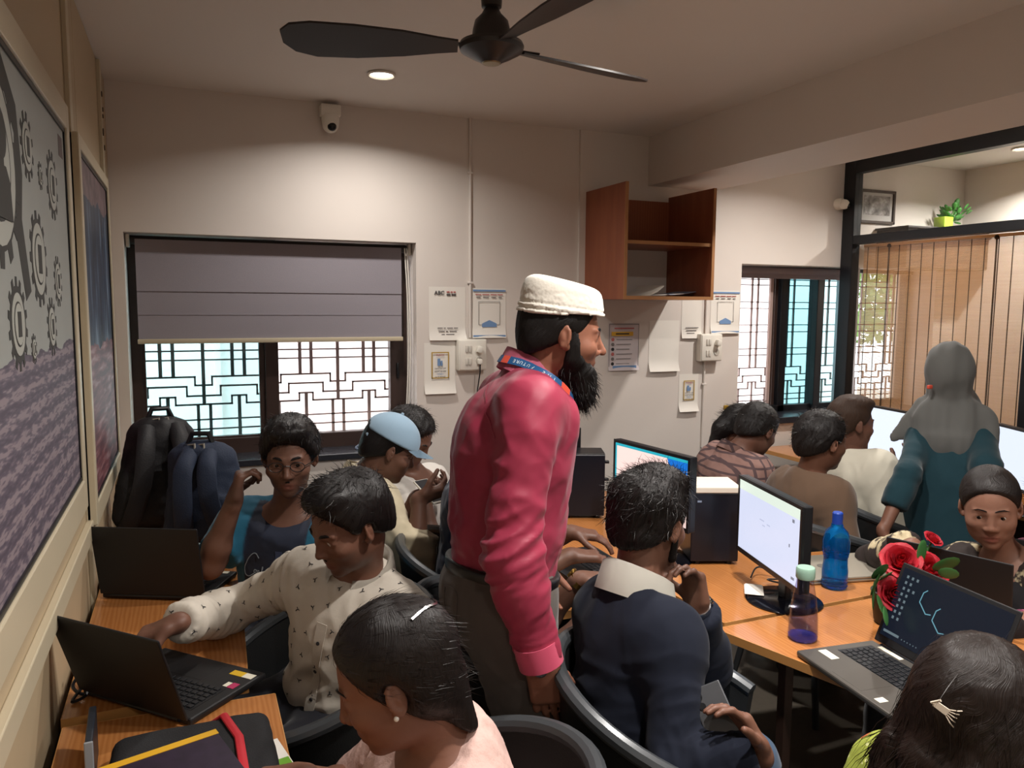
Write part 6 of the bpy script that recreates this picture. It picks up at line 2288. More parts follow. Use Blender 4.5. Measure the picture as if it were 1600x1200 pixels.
# ------------------------------------------------------------------ left desk: white printed shirt, blue tee, girl in pink
def white_shirt_man():
    s = Body('man in white printed shirt leaning over the near black laptop, hand stretched out', V((0.355, 2.058, 0.548))[:2], (0.352, 2.060, 0.548), (0.408, 2.006, 0.961), -RGT * 0.42 - FWD * 0.9,
             (0.363, 1.913, 1.124), -RGT * 0.68 - FWD * 0.66 - UP * 0.40, sc=0.97, skin='#845640', roll=0.05)
    s.sit(-RGT * 0.7 - FWD * 0.5)
    s.set_arm('R', V((-0.050, 2.100, 0.852)), pole=FWD - UP * 0.35, fd=-RGT * 0.88 - UP * 0.25 - FWD * 0.2, palm=-UP * 0.9 + RGT * 0.1, curl=0.42, thumb=0.5, l=(0.31, 0.27))
    hang(s, 'L', lap=0.10, side=0.24, up=0.04)
    s.build_body(0.0052, stubble=0.5, jaw=1.0)
    s.eyes(-RGT - UP * 0.9 - FWD * 0.3)
    s.brows()
    s.moustache(1.0)
    k = NT('off_white_shirt_cloth')
    k.set(Base_Color=k.mix(k.noise(8, 3), '#bfb7aa', '#c9c1b4'), Roughness=0.85)
    k.bump(k.noise(40, 4), 0.25, 0.004)
    sh = shirt(s, 'shirt', k.m, 0.006, 0.010, {'R': ('W', 0.93), 'L': ('W', 0.95)}, hem=-0.10, fold=0.010, seed=7.0, fscale=9, neck_off=0.04, cuff=0.007,
               rings=((s.P + s.u * 0.12 + s.f * 0.1, s.u + s.r * 0.5, 70, 0.009, 0.18), (s.S['R'] - s.u * 0.03, s.arm['R']['E'] - s.S['R'], 110, 0.008, 0.12), (s.arm['R']['W'] * 0.5 + s.arm['R']['E'] * 0.5, s.arm['R']['W'] - s.arm['R']['E'], 150, 0.005, 0.13)), stretch=s.u)
    collar(s, cloth_mat('off_white_collar', '#cdc6ba', 0.85, 600), open_=0.42, h=0.040, out=0.018, flap=0.022, up=0.02)
    t_ = bvh_of(sh)
    pts = [cast(t_, s.N + s.f * 0.30 - s.u * z, -s.f, 0.001) for z in np.linspace(0.10, 0.45, 14)]
    ribbon('placket', [p for p, n in pts], [n for p, n in pts], 0.03, 0.002, k.m, s.root, s.base)
    for i in range(2, 13, 3):
        p, n = pts[i]
        MB().lathe([(0, 0.002), (0.005, 0.002), (0.005, 0.0045), (0, 0.005)], p - s.base, 10, n).build('button', M_INK, s.root)
    # small black bird-like marks printed all over the cloth
    me = sh.data
    rs = np.random.RandomState(6)
    m = MB()
    used = []
    for vi in rs.permutation(len(me.vertices)):
        vv = me.vertices[int(vi)]
        p, n = V(vv.co), V(vv.normal)
        if any(np.linalg.norm(p - o) < 0.048 for o in used):
            continue
        used.append(p)
        a = nrm(np.cross(n, rs.normal(size=3)))
        b_ = np.cross(n, a)
        for pts_ in ([(-0.006, 0.001), (-0.001, -0.0015), (0.005, 0.0025)], [(-0.001, -0.0015), (0.0015, -0.0055)]):
            pp = [p + a * x * 1.25 + b_ * y * 1.25 + n * 0.0012 for x, y in pts_]
            m.tube(pp, [0.0007] + [0.0016] * (len(pp) - 1), 5, flat=(n, 0.35))
        if len(used) > 330:
            break
    mo = m.build('printed_marks', M_INK, s.root)
    mo['kind'] = 'stuff'
    s.hair(thick=0.017, tuft=0.005, line=0.060, h=0.005, seed=4, extra=lambda F, b: F.add(ell(b.hp(0, 0.035, 0.105), V((0.066, 0.050, 0.030)), b.HR), 0.03))
    strands(s, 'hair_strands', s.hv, s.hq, 700, 0.030, 0.0007, s.HR[1] * 0.5, M_HAIR, lambda p, n: np.clip((p - s.H) @ s.HR[2] - 0.02, 0, 1), 2, 0.35, lift=0.28)
    common(s, 0, 0)
    return s


def blue_tee_man():
    s = Body('man with glasses in blue and navy tee, one hand raised by his face', V((0.280, 2.678, 0.529))[:2], (0.280, 2.679, 0.543), (0.300, 2.634, 0.986), -FWD * 0.97 - RGT * 0.1,
             (0.296, 2.548, 1.181), -FWD * 0.95 + RGT * 0.16 - UP * 0.16, sc=0.96, skin='#7a503b')
    s.sit(-FWD)
    s.set_arm('R', V((0.120, 2.521, 1.059)), elbow=V((0.043, 2.583, 0.837)), fd=UP * 0.95 + RGT * 0.2 + FWD * 0.1, palm=RGT * 0.9 + FWD * 0.4, curls=(0.95, 0.85, 0.75, 0.65), thumb=0.7)
    hang(s, 'L')
    s.build_body(0.0056, stubble=0.6, nose=1.1)
    s.eyes(-FWD - UP * 0.25 + RGT * 0.25)
    s.brows()
    s.moustache(1.0)
    k = NT('blue_navy_tee_cloth')
    k.set(Base_Color=k.n('Attribute', attribute_name='tint').outputs['Color'], Roughness=0.85)
    k.b.inputs['Sheen Weight'].default_value = 0.15
    k.bump(k.noise(600, 2), 0.15, 0.002)

    def cols(co, b):
        x = (co - b.P) @ b.r
        y = (co - b.P) @ b.f
        navy = (np.clip((0.105 - np.abs(x)) / 0.006, 0, 1) * (y > 0.0))[:, None]
        return V(lin('#17607c')) * (1 - navy) + V(lin('#131c30')) * navy
    sh = shirt(s, 'tee', k.m, 0.0065, 0.014, short_sleeve(0.75), fold=0.007, seed=11.0, attrs_fn=cols, cuff=0.012)
    # handwriting style print on the chest
    t_ = bvh_of(sh)
    ux = -s.r
    M_PR = pm('pale_script_print', '#8b98a3', 0.7)
    org = s.N - s.u * 0.185 + s.f * 0.2

    def stroke(pts, w):
        P3 = [cast(t_, org - s.r * x + s.u * y, -s.f, 0.003) for x, y in pts]
        a = [p for p, n in P3]
        return a, [n for p, n in P3], w
    big_c = [(-0.045, 0.055), (-0.055, 0.068), (-0.068, 0.066), (-0.085, 0.045), (-0.097, 0.015), (-0.095, -0.010), (-0.080, -0.015), (-0.060, 0.000)]
    glyph = {'o': [(0, .5), (.2, .95), (.6, .9), (.7, .4), (.4, 0), (.05, .2), (.1, .7), (.5, .9), (1, .8)], 'n': [(0, .8), (.15, 0), (.2, .6), (.5, .95), (.65, .6), (.7, .05), (1, .25)],
             'f': [(0, .2), (.5, 1.2), (.75, 2.2), (.5, 2.3), (.4, 1), (.2, -1), (0, -1.1), (.2, -.2), (1, .3)], 'i': [(0, .2), (.35, .9), (.4, .05), (1, .25)],
             'd': [(0, .3), (.6, .9), (.2, .9), (.1, .2), (.5, .1), (.9, 1.2), (1.15, 2.4), (.85, .1), (1.1, .2)], 'e': [(0, .3), (.5, .6), (.45, .95), (.15, .7), (.2, .05), (.6, .05), (1, .3)], 'c': [(.6, .85), (.25, .9), (.1, .3), (.4, 0), (1, .3)]}
    wave = []
    for j, ch in enumerate('onfidence'):
        wave += [(-0.062 + 0.0125 * j + 0.0115 * gx, 0.002 + 0.0105 * gy) for gx, gy in glyph[ch]]
    for nm, pts, w in (('script_capital', big_c, 0.003), ('script_letters', wave, 0.0022)):
        a, n, w_ = stroke(smooth_path([(p[0], p[1], 0) for p in pts], 4) if False else [tuple(q[:2]) for q in smooth_path([(p[0], p[1], 0) for p in pts], 4)], w)
        ribbon(nm, a, n, w_, 0.0006, M_PR, s.root, s.base)
    pts = [cast(t_, org + s.u * z - s.r * 0.02, -s.f, 0.002) for z in np.linspace(0.045, 0.085, 6)]
    ribbon('small_emblem', [p for p, n in pts], [n for p, n in pts], 0.022, 0.0006, pm('dim_emblem', '#3a4560', 0.7), s.root, s.base)
    s.hair(thick=0.020, tuft=0.005, line=0.052, h=0.0055, seed=8, comb=900, extra=lambda F, b: F.add(ell(b.hp(0, 0.045, 0.105), V((0.066, 0.050, 0.030)), b.HR), 0.03))
    # glasses
    gm = pm('dark_glasses_frame', '#17181b', 0.35)
    g = empty('glasses', s.H - s.base)
    g.parent = s.root
    m = MB()
    for sg in (1, -1):
        loop = [s.hp(sg * (0.033 + 0.022 * math.cos(a)), 0.1015 - 0.004 * abs(math.cos(a)) - 0.002, 0.002 + 0.016 * math.sin(a)) - s.H for a in np.linspace(0, 2 * math.pi, 25)]
        m.tube(loop, 0.0014, 6)
        m.tube([s.hp(sg * 0.056, 0.097, 0.005) - s.H, s.hp(sg * 0.078, 0.060, 0.006) - s.H, s.hp(sg * 0.083, 0.0, 0.006) - s.H], 0.0016, 6)
    m.tube([s.hp(0.011, 0.1, 0.005) - s.H, s.hp(0, 0.104, 0.008) - s.H, s.hp(-0.011, 0.1, 0.005) - s.H], 0.0014, 6)
    m.build('spectacle_frame', gm, g)
    bangle(s, 'bracelet', 'R', 0.30, 0.043, 0.005, M_STEELW)
    common(s, 0, 0)
    return s


def pink_girl():
    s = Body('girl in pale pink top with sleek parted hair and stud earring, nearest the camera', V((0.423, 1.276, 0.546))[:2], (0.418, 1.280, 0.556), (0.405, 1.237, 0.904), -RGT * 0.92 - FWD * 0.25,
             (0.307, 1.229, 1.046), -RGT * 0.93 - FWD * 0.10 - UP * 0.42, sex='f', sc=0.97, skin='#8d5b43', hs=1.06, hup=UP - RGT * 0.2)
    s.sit(-RGT * 0.9)
    s.set_arm('R', V((0.166, 1.382, 0.807)), pole=-UP + FWD, fd=-RGT - UP * 0.1, palm=-UP, curl=0.25)
    s.set_arm('L', V((0.168, 1.166, 0.834)), pole=RGT - UP * 0.5 - FWD * 0.4, fd=-RGT, palm=-UP, curl=0.25)
    s.build_body(0.0046)
    s.eyes(-RGT - UP * 0.9)
    s.brows()
    k = NT('pale_pink_crinkled_cotton')
    n1 = k.noise(34, 5)
    k.set(Base_Color=k.mix(k.noise(50, 3), '#c3a097', '#d3b3aa'), Roughness=0.9)
    k.bump(k.math('MULTIPLY', n1, k.noise(9, 2)), 0.9, 0.012)
    shirt(s, 'top', k.m, 0.0055, 0.014, {'R': ('E', 0.9), 'L': ('E', 0.95)}, fold=0.006, seed=15.0, neck_off=0.03, cuff=0.012)
    R = s.HR
    F = Field()
    F.add(ell(s.hp(0, -0.018, 0.036), (V((0.0765, 0.098, 0.086)) + 0.014) * s.hs, R), 0.02)
    F.add(ell(s.hp(0, -0.045, -0.02), V((0.076, 0.056, 0.075)) * s.hs, R), 0.03)
    F.add(cone(s.hp(0, -0.075, -0.04), s.hp(0, -0.070, -0.13), 0.036, 0.026), 0.03)
    F.sub(plane(s.hp(0, 0.060, 0.062), R.T @ V((0, 0.86, -0.5)), s.H, 0.25), 0.012)
    F.sub(plane(s.hp(0, 0.030, 0.0), R.T @ V((0, 0.80, -0.60)), s.H, 0.25), 0.014)
    for g in (1, -1):
        F.sub(ell(s.hp(g * 0.088, -0.004, -0.014), V((0.022, 0.024, 0.040)) * s.hs, R), 0.010)
    F.sub(cone(s.hp(0, 0.075, 0.115), s.hp(0, -0.02, 0.137), 0.003, 0.003), 0.006)
    v, q = F.mesh(0.0045)
    s.finish_hair('hair', v, q, hair_mat('sleek_black_hair', '#0d0a0a', '#241d1b', 0.42), 0.0018, 40, 2.0, (0, -0.05, 0.13))
    strands(s, 'hair_strands', s.hv, s.hq, 1500, 0.038, 0.0005, -R[1] * 0.8 - R[2] * 0.35, MATS['sleek_black_hair'], lambda p, n: np.clip((p - s.H) @ R[2] + 0.09, 0, 0.1), 3, 0.10, lift=0.03)
    t_ = BVHTree.FromPolygons([tuple(c) for c in s.hv], [tuple(c) for c in s.hq])
    pts = [snap(t_, s.hp(x, y, z), 0.001) for x, y, z in [tuple(p) for p in smooth_path([(0.055, -0.085, 0.07), (0.03, -0.11, 0.085), (0.0, -0.118, 0.088), (-0.03, -0.105, 0.10), (-0.055, -0.08, 0.10)], 5)]]
    ribbon('hair_band', [p for p, n in pts], [n for p, n in pts], 0.004, 0.0025, M_STEELW, s.root, s.base)
    for g in (1, -1):
        MB().ball(s.hp(g * 0.084, 0.006, -0.030) - s.base, 0.0045, 12).build('ear_stud', pm('pearl', '#d9d2c8', 0.2), s.root)
    common(s, 0, 0)
    return s



# ------------------------------------------------------------------ back row by the left window
def cap_man():
    s = Body('man in cream shirt and pale blue cap bent over a phone by the left window', V((0.579, 2.928, 0.576))[:2], (0.579, 2.928, 0.581), (0.626, 2.935, 1.013), RGT * 0.85 + FWD * 0.35,
             (0.710, 2.889, 1.117), RGT * 0.82 + FWD * 0.22 - UP * 0.40, sc=0.98, skin='#7a503b')
    s.sit(RGT * 0.9)
    s.set_arm('R', V((0.774, 2.703, 0.961)), pole=-UP - FWD * 0.3, fd=RGT * 0.7 + UP * 0.2 + FWD * 0.3, palm=UP * 0.5 + FWD * 0.5, curl=0.5)
    s.set_arm('L', V((0.821, 2.896, 0.918)), pole=-UP, fd=RGT * 0.7 + UP * 0.2 - FWD * 0.4, palm=UP * 0.6 - FWD * 0.4, curl=0.5)
    s.build_body(0.0066, stubble=0.3)
    s.eyes(RGT - UP)
    s.brows()
    m = cloth_mat('cream_shirt', '#c3b79c', 0.85, 600)
    shirt(s, 'shirt', m, 0.0075, 0.018, {'R': ('W', 0.42), 'L': ('W', 0.42)}, fold=0.009, seed=21.0, neck_off=0.02, cuff=0.018, hem=-0.12)
    collar(s, m, open_=0.5, h=0.034)
    s.hair(thick=0.008, tuft=0.002, h=0.0065, seed=5)
    # baseball cap
    R = s.HR
    F = Field()
    F.add(ell(s.hp(0, -0.012, 0.040), V((0.094, 0.116, 0.103)) * s.hs, R), 0.01)
    F.sub(plane(s.hp(0, 0, 0.038), R.T @ V((0, -0.10, -1))), 0.006)
    F.sub(ell(s.hp(0, -0.125, 0.050), V((0.036, 0.05, 0.026)), R), 0.005)
    v, q = F.mesh(0.005)
    mc = cloth_mat('pale_blue_cap', '#8fa9bd', 0.85, 500)
    cp = s.part('baseball_cap', v, q, mc)
    b = bmesh.new()
    rows = []
    for i in range(13):
        a = -1.05 + 2.1 * i / 12
        rows.append([b.verts.new(s.hp(0.092 * math.sin(a), 0.100 * math.cos(a) + 0.004 + e * 0.068 * math.cos(a * 0.9), 0.044 - 0.010 * e - 0.014 * a * a * 0.8) - s.base) for e in (0, 0.5, 1.0)])
    for a, c in zip(rows, rows[1:]):
        for i in range(2):
            b.faces.new((a[i], a[i + 1], c[i + 1], c[i]))
    bmesh.ops.solidify(b, geom=b.faces[:], thickness=0.003)
    mb_ = MB()
    mb_.bm.free()
    mb_.bm = b
    mb_.build('brim', mc, cp)
    MB().ball(s.hp(0, -0.012, 0.144) - s.base, 0.007, 10).build('cap_button', mc, cp)
    MB().tube([s.hp(x, -0.120 + 0.010 * abs(x) / 0.04, 0.026) - s.base for x in (-0.045, -0.02, 0, 0.02, 0.045)], 0.006, 8, flat=(R[1], 0.4)).build('cap_strap', mc, cp)
    common(s, 0, 0)
    return s


def window_neighbour():
    s = Body('dark haired man in white shirt sitting behind the capped man by the wall', V((0.931, 3.187, 0.523))[:2], (0.937, 3.208, 0.531), (0.901, 3.246, 0.926), -FWD * 0.2 + RGT * 0.6,
             (0.872, 3.190, 1.103), RGT * 0.75 - FWD * 0.25 - UP * 0.5, sc=0.98, skin='#7a503b')
    s.sit(RGT)
    s.set_arm('R', V((0.881, 3.010, 0.896)), pole=-UP - RGT * 0.3, fd=RGT * 0.9, palm=UP * 0.5 + FWD * 0.4, curl=0.5)
    hang(s, 'L')
    s.build_body(0.007)
    s.brows()
    shirt(s, 'shirt', cloth_mat('soft_white_shirt', '#c9c4bd', 0.85, 600), 0.008, 0.015, short_sleeve(0.8), fold=0.008, seed=24.0)
    s.hair(thick=0.018, tuft=0.006, h=0.0065, seed=12, comb=900)
    watch(s, 'R', M_INK, M_INK, frac=0.92, r=0.031)
    common(s, 0, 0)
    return s


def navy_seat_man():
    s = Body('man in navy tee half hidden behind the standing man, typing on the black laptop', V((0.915, 2.502, 0.677))[:2], (0.919, 2.532, 0.666), (0.950, 2.564, 1.065), RGT,
             (1.025, 2.523, 1.184), RGT - UP * 0.3, sc=0.98, skin='#7a503b')
    s.sit(RGT)
    s.set_arm('R', V((1.165, 2.229, 0.842)), pole=-UP - FWD * 0.5, fd=RGT * 0.95 - UP * 0.05 + FWD * 0.1, palm=-UP, curl=0.28, thumb=0.2, l=(0.31, 0.29))
    s.set_arm('L', V((1.231, 2.358, 0.878)), pole=-UP + FWD * 0.4, fd=RGT * 0.95 - UP * 0.12, palm=-UP, curl=0.28, thumb=0.2, l=(0.31, 0.29))
    s.build_body(0.006)
    shirt(s, 'tee', cloth_mat('navy_tee', '#1c2942', 0.85, 600), 0.008, 0.015, short_sleeve(0.8), fold=0.008, seed=27.0)
    s.hair(thick=0.014, tuft=0.004, h=0.0065, seed=13, comb=900)
    common(s, 0, 0)
    return s


def watch_arm_man():
    s = Body('man hidden behind the standing man, only gold watch, forearms and grey knees showing', V((0.825, 1.981, 0.556))[:2], (0.818, 1.984, 0.562), (0.868, 2.013, 1.010), RGT,
             (0.893, 2.017, 1.140), RGT - UP * 0.4, sc=0.98, skin='#7a503b')
    s.sit(RGT * 0.95 - FWD * 0.1, out=0.34)
    s.set_arm('L', V((1.072, 1.986, 0.854)), pole=-UP, fd=RGT * 0.95 + UP * 0.05, palm=-UP, curl=0.35, l=(0.28, 0.26))
    s.set_arm('R', V((0.996, 1.826, 0.793)), pole=-UP - FWD * 0.3, fd=RGT * 0.9 + UP * 0.25, palm=-UP + FWD * 0.3, curl=0.4, l=(0.30, 0.27))
    s.build_body(0.0058)
    shirt(s, 'shirt', cloth_mat('grey_shirt', '#77797c', 0.85, 600), 0.008, 0.013, short_sleeve(0.85), fold=0.008, seed=29.0)
    s.hair(thick=0.012, tuft=0.004, h=0.007, seed=14, comb=900)
    watch(s, 'L', M_GOLDW, frac=0.97, r=0.030)
    bangle(s, 'bracelet', 'R', 0.95, 0.031, 0.006, M_STEELW)
    trousers(s, cloth_mat('grey_jeans', '#4b4b4a', 0.85, 600), 0.008, fold=0.009)
    shoes(s, M_SHOE)
    return s


# ------------------------------------------------------------------ middle foreground
def navy_sweater_man():
    s = Body('man in navy sweater with white collar, hand at his chin, phone in the other hand', V((0.929, 1.509, 0.537))[:2], (0.929, 1.510, 0.546), (1.003, 1.572, 0.987), RGT * 0.86 + FWD * 0.5,
             (1.055, 1.599, 1.138), RGT * 0.72 + FWD * 0.68 - UP * 0.20, sc=0.95, skin='#8a5b44', sh_w=0.92)
    s.shoulder('R', -s.u * 0.03 - s.r * 0.02)
    s.shoulder('L', -s.u * 0.02 - s.r * -0.02)
    s.sit(RGT * 0.97 - FWD * 0.05, out=0.40)
    s.set_arm('R', V((1.089, 1.212, 0.737)), elbow=V((0.947, 1.299, 0.686)), fd=-RGT * 0.45 + UP * 0.82 + FWD * 0.2, palm=-RGT * 0.75 - UP * 0.35 - FWD * 0.35, curl=0.40, thumb=0.2)
    s.set_arm('L', V((1.159, 1.532, 0.930)), elbow=V((1.251, 1.601, 0.724)), fd=UP * 0.95 - RGT * 0.16, palm=-RGT * 0.7 - FWD * 0.45, curls=(0.62, 0.66, 0.55, 0.5), thumb=0.35)
    s.build_body(0.0048, stubble=0.7)
    s.eyes(RGT + FWD * 0.6 - UP * 0.15)
    s.brows()
    m = cloth_mat('navy_sweater', '#121725', 0.9, 900, sheen=0.04)
    A = s.arm['R']
    shirt(s, 'sweater', m, 0.006, 0.012, {'R': ('W', 0.93), 'L': ('W', 0.90)}, hem=-0.12, fold=0.0095, seed=33.0, fscale=8, neck_off=0.0, cuff=0.010, stretch=s.u,
          rings=((s.S['R'] - s.u * 0.10 - s.f * 0.04, s.u - s.r * 0.6, 80, 0.006, 0.14), (s.P + s.u * 0.2 - s.f * 0.12, s.u, 60, 0.008, 0.16)))
    collar(s, pm('crisp_white_collar', '#d6d2c8', 0.8), open_=0.35, h=0.046, out=0.020, r=0.066, flap=0.030, up=0.022)
    tuftF = lambda F, b: (F.add(ell(b.hp(0, 0.02, 0.105), (0.074, 0.07, 0.044), b.HR), 0.03), F.add(ell(b.hp(0, -0.07, 0.06), (0.072, 0.05, 0.06), b.HR), 0.03))
    s.hair(thick=0.013, tuft=0.008, line=0.060, h=0.005, seed=18, tfreq=30, extra=tuftF, mat=M_HAIR)
    R = s.HR
    strands(s, 'hair_strands', s.hv, s.hq, 2400, 0.036, 0.0007, -R[1] * 0.5 - UP * 0.35, M_HAIR, lambda p, n: np.clip((p - s.H) @ R[2] + 0.03, 0, 0.1), 7, 0.30, curl=0.28, lift=0.08)
    F = Field()
    for g in (1, -1):
        F.add(cone(s.hp(g * 0.074, 0.012, 0.0), s.hp(g * 0.060, 0.03, -0.075), 0.005, 0.012), 0.02)
    F.add(ell(s.hp(0, 0.05, -0.098), (0.046, 0.044, 0.022), R), 0.03)
    v, q = F.mesh(0.005)
    s.finish_hair('short_beard', v, q, M_BEARD, 0.002, 26, 4.0, (0, 0.02, 0.06))
    watch(s, 'L', M_STEELW, frac=0.97, r=0.030)
    trousers(s, M_DENIM, 0.009, fold=0.008)
    shoes(s, M_SHOE)
    # the phone he holds
    A = s.arm['R']
    n = nrm(A['palm'])
    d = A['fd']
    t = np.cross(d, n)
    ax = nrm(UP * 0.72 - RGT * 0.30 + FWD * 0.62)
    c = V((1.032, 1.225, 0.737))
    e = empty('phone', c, 'grey phone held in the hand of the man in the navy sweater', 'phone')
    nn2 = nrm(FWD * 0.8 - UP * 0.5 + RGT * 0.25)
    nn2 = nrm(nn2 - ax * nn2.dot(ax))
    wd = np.cross(nn2, ax)
    Rm = Matrix((tuple(wd), tuple(nn2), tuple(ax))).transposed()
    MB().box((-0.036, -0.004, -0.002), (0.036, 0.004, 0.148), bev=0.003, rot=None).build('body', pm('grey_phone_shell', '#54565a', 0.25, 0.4), e, smooth=False).rotation_euler = Rm.to_euler()
    for dz in (0.128, 0.108):
        o = MB().lathe([(0, 0), (0.008, 0), (0.008, 0.002), (0, 0.002)], (0, 0, 0), 14, (0, -1, 0)).build('lens', M_BLACK, e)
        o.rotation_euler = Rm.to_euler()
        o.location = Rm @ Vector((-0.020, -0.004, dz))
    return s


def long_hair_woman():
    s = Body('woman with long wavy dark hair and white claw clip, seen from behind at lower right', V((1.083, 0.741, 0.507))[:2], (1.084, 0.742, 0.517), (1.116, 0.774, 0.927), RGT * 0.85 + FWD * 0.45,
             (1.167, 0.796, 1.015), RGT * 0.80 + FWD * 0.55 - UP * 0.25, sex='f', sc=0.93, skin='#8d5b43', hs=1.08)
    s.sit(RGT * 0.9 + FWD * 0.2)
    s.set_arm('R', V((0.970, 0.622, 0.962)), pole=-UP - FWD * 0.5, fd=RGT, palm=-UP, curl=0.3)
    s.set_arm('L', V((1.291, 0.927, 0.707)), pole=-UP, fd=RGT, palm=-UP, curl=0.3)
    s.build_body(0.006)
    s.brows()
    k = NT('lime_dress_orange_print')
    vo = k.n('TexVoronoi', {'Vector': k.coord(), 'Scale': 24}).outputs['Distance']
    dots = k.n('TexVoronoi', {'Vector': k.coord(), 'Scale': 60}).outputs['Distance']
    c = k.mix(k.math('LESS_THAN', vo, 0.26), '#8f9a3a', '#a5562c')
    k.set(Base_Color=k.mix(k.math('LESS_THAN', dots, 0.22), c, '#c9cc8e'), Roughness=0.85)
    k.bump(k.noise(30, 4), 0.3, 0.004)
    shirt(s, 'dress', k.m, 0.007, 0.016, {'R': ('E', 0.85), 'L': ('E', 0.85)}, hem=-0.2, fold=0.007, seed=41.0, cuff=0.012)
    R = s.HR
    F = Field()
    q = s.hs
    F.add(ell(s.hp(0, -0.020, 0.034), V((0.092, 0.116, 0.102)) * q, R), 0.02)
    F.add(ell(s.hp(0, -0.065, -0.03), V((0.090, 0.062, 0.09)) * q, R), 0.03)
    F.sub(plane(s.hp(0, 0.058, 0.06), R.T @ V((0, 0.86, -0.5)), s.H, 0.25), 0.012)
    F.sub(plane(s.hp(0, 0.030, 0.0), R.T @ V((0, 0.95, -0.30)), s.H, 0.25), 0.014)
    rs = np.random.RandomState(8)
    # falling locks
    for i in range(26):
        a = math.pi * (0.08 + 0.84 * i / 25)
        x, y = -math.cos(a), -math.sin(a)
        p0 = s.hp(0.075 * x, -0.035 + 0.062 * y, -0.03)
        ph = rs.uniform(0, 6)
        prev = p0
        r0 = rs.uniform(0.018, 0.026)
        L = rs.uniform(0.26, 0.36)
        for j in range(1, 9):
            tt = j / 8
            off = s.HR[0] * (0.018 * math.sin(ph + tt * 7) + 0.03 * x * tt) - nrm((s.f[0], s.f[1], 0)) * (0.028 * math.sin(math.pi * min(1, tt * 1.3)) + 0.015 * math.cos(ph + tt * 6) + 0.035 * tt)
            cur = p0 - UP * L * tt + off
            F.add(cone(prev, cur, r0 * (1 - 0.55 * (j - 1) / 8), r0 * (1 - 0.55 * j / 8)), 0.014)
            prev = cur
    v, qd = F.mesh(0.0052)
    hm = hair_mat('long_dark_brown_hair', '#0a0706', '#261a15', 0.42)
    s.finish_hair('hair', v, qd, hm, 0.004, 30, 6.0, (0, -0.04, 0.13))
    strands(s, 'hair_strands', s.hv, s.hq, 4200, 0.085, 0.00055, -UP * 1.2 - R[1] * 0.1, hm, lambda p, n: np.clip(0.08 - (p - s.H) @ R[2], 0.01, 0.2), 5, 0.16, curl=0.16, lift=0.14)
    # claw clip
    t_ = BVHTree.FromPolygons([tuple(c) for c in s.hv], [tuple(c) for c in s.hq])
    c, n = cast(t_, V((0.802, 0.590, 1.212)), nrm(V((1.782, 1.312, 0.641)) - V((0.802, 0.590, 1.212))), 0.004)
    ux = nrm(np.cross(UP, n) * 0.9 + UP * -0.35)
    uy = nrm(np.cross(n, ux))
    cl = empty('claw_clip', c - s.base)
    cl.parent = s.root
    cl.scale = (0.66, 0.66, 0.66)
    M_CL = pm('ivory_clip', '#d3c6b4', 0.35)
    MB().prism([(-0.02, -0.006), (0.012, -0.008), (0.014, 0.008), (-0.02, 0.008)], n * 0.006, (0, 0, 0), ux, uy).build('clip_plate', M_CL, cl, smooth=False)
    MB().tube([-ux * 0.02 + n * 0.002, -ux * 0.024 + n * 0.012, -ux * 0.010 + n * 0.018 + uy * 0.018], 0.003, 6).build('clip_wing', M_CL, cl)
    for i in range(5):
        y = -0.014 + 0.007 * i
        MB().tube([ux * 0.010 + uy * y * 0.5 + n * 0.004, ux * 0.026 + uy * y * 1.2 + n * 0.006, ux * 0.036 + uy * y * 1.7 - n * 0.006], 0.0016, 5).build('clip_tooth', M_CL, cl)
    common(s, 0, 0)
    return s


# ------------------------------------------------------------------ right zone
def brown_tee_man():
    s = Body('man in brown tee seen from behind, sitting left of the man in the white tee', V((2.383, 2.446, 0.561))[:2], (2.384, 2.447, 0.578), (2.412, 2.457, 0.960), RGT * 0.90 + FWD * 0.45,
             (2.437, 2.420, 1.116), RGT * 0.95 + FWD * 0.28 - UP * 0.10, sc=0.93, skin='#86573f', sh_w=0.82)
    s.sit(RGT * 0.8 + FWD * 0.5)
    hang(s, 'R')
    hang(s, 'L')
    s.build_body(0.007, stubble=0.5)
    s.eyes(RGT)
    s.brows()
    shirt(s, 'tee', cloth_mat('brown_tee', '#5b4738', 0.9, 600), 0.0075, 0.016, short_sleeve(0.9), fold=0.009, seed=44.0, fscale=8, cuff=0.012, stretch=s.u)
    s.hair(thick=0.016, tuft=0.005, h=0.0065, seed=15, comb=900)
    common(s, 0, 0)
    return s


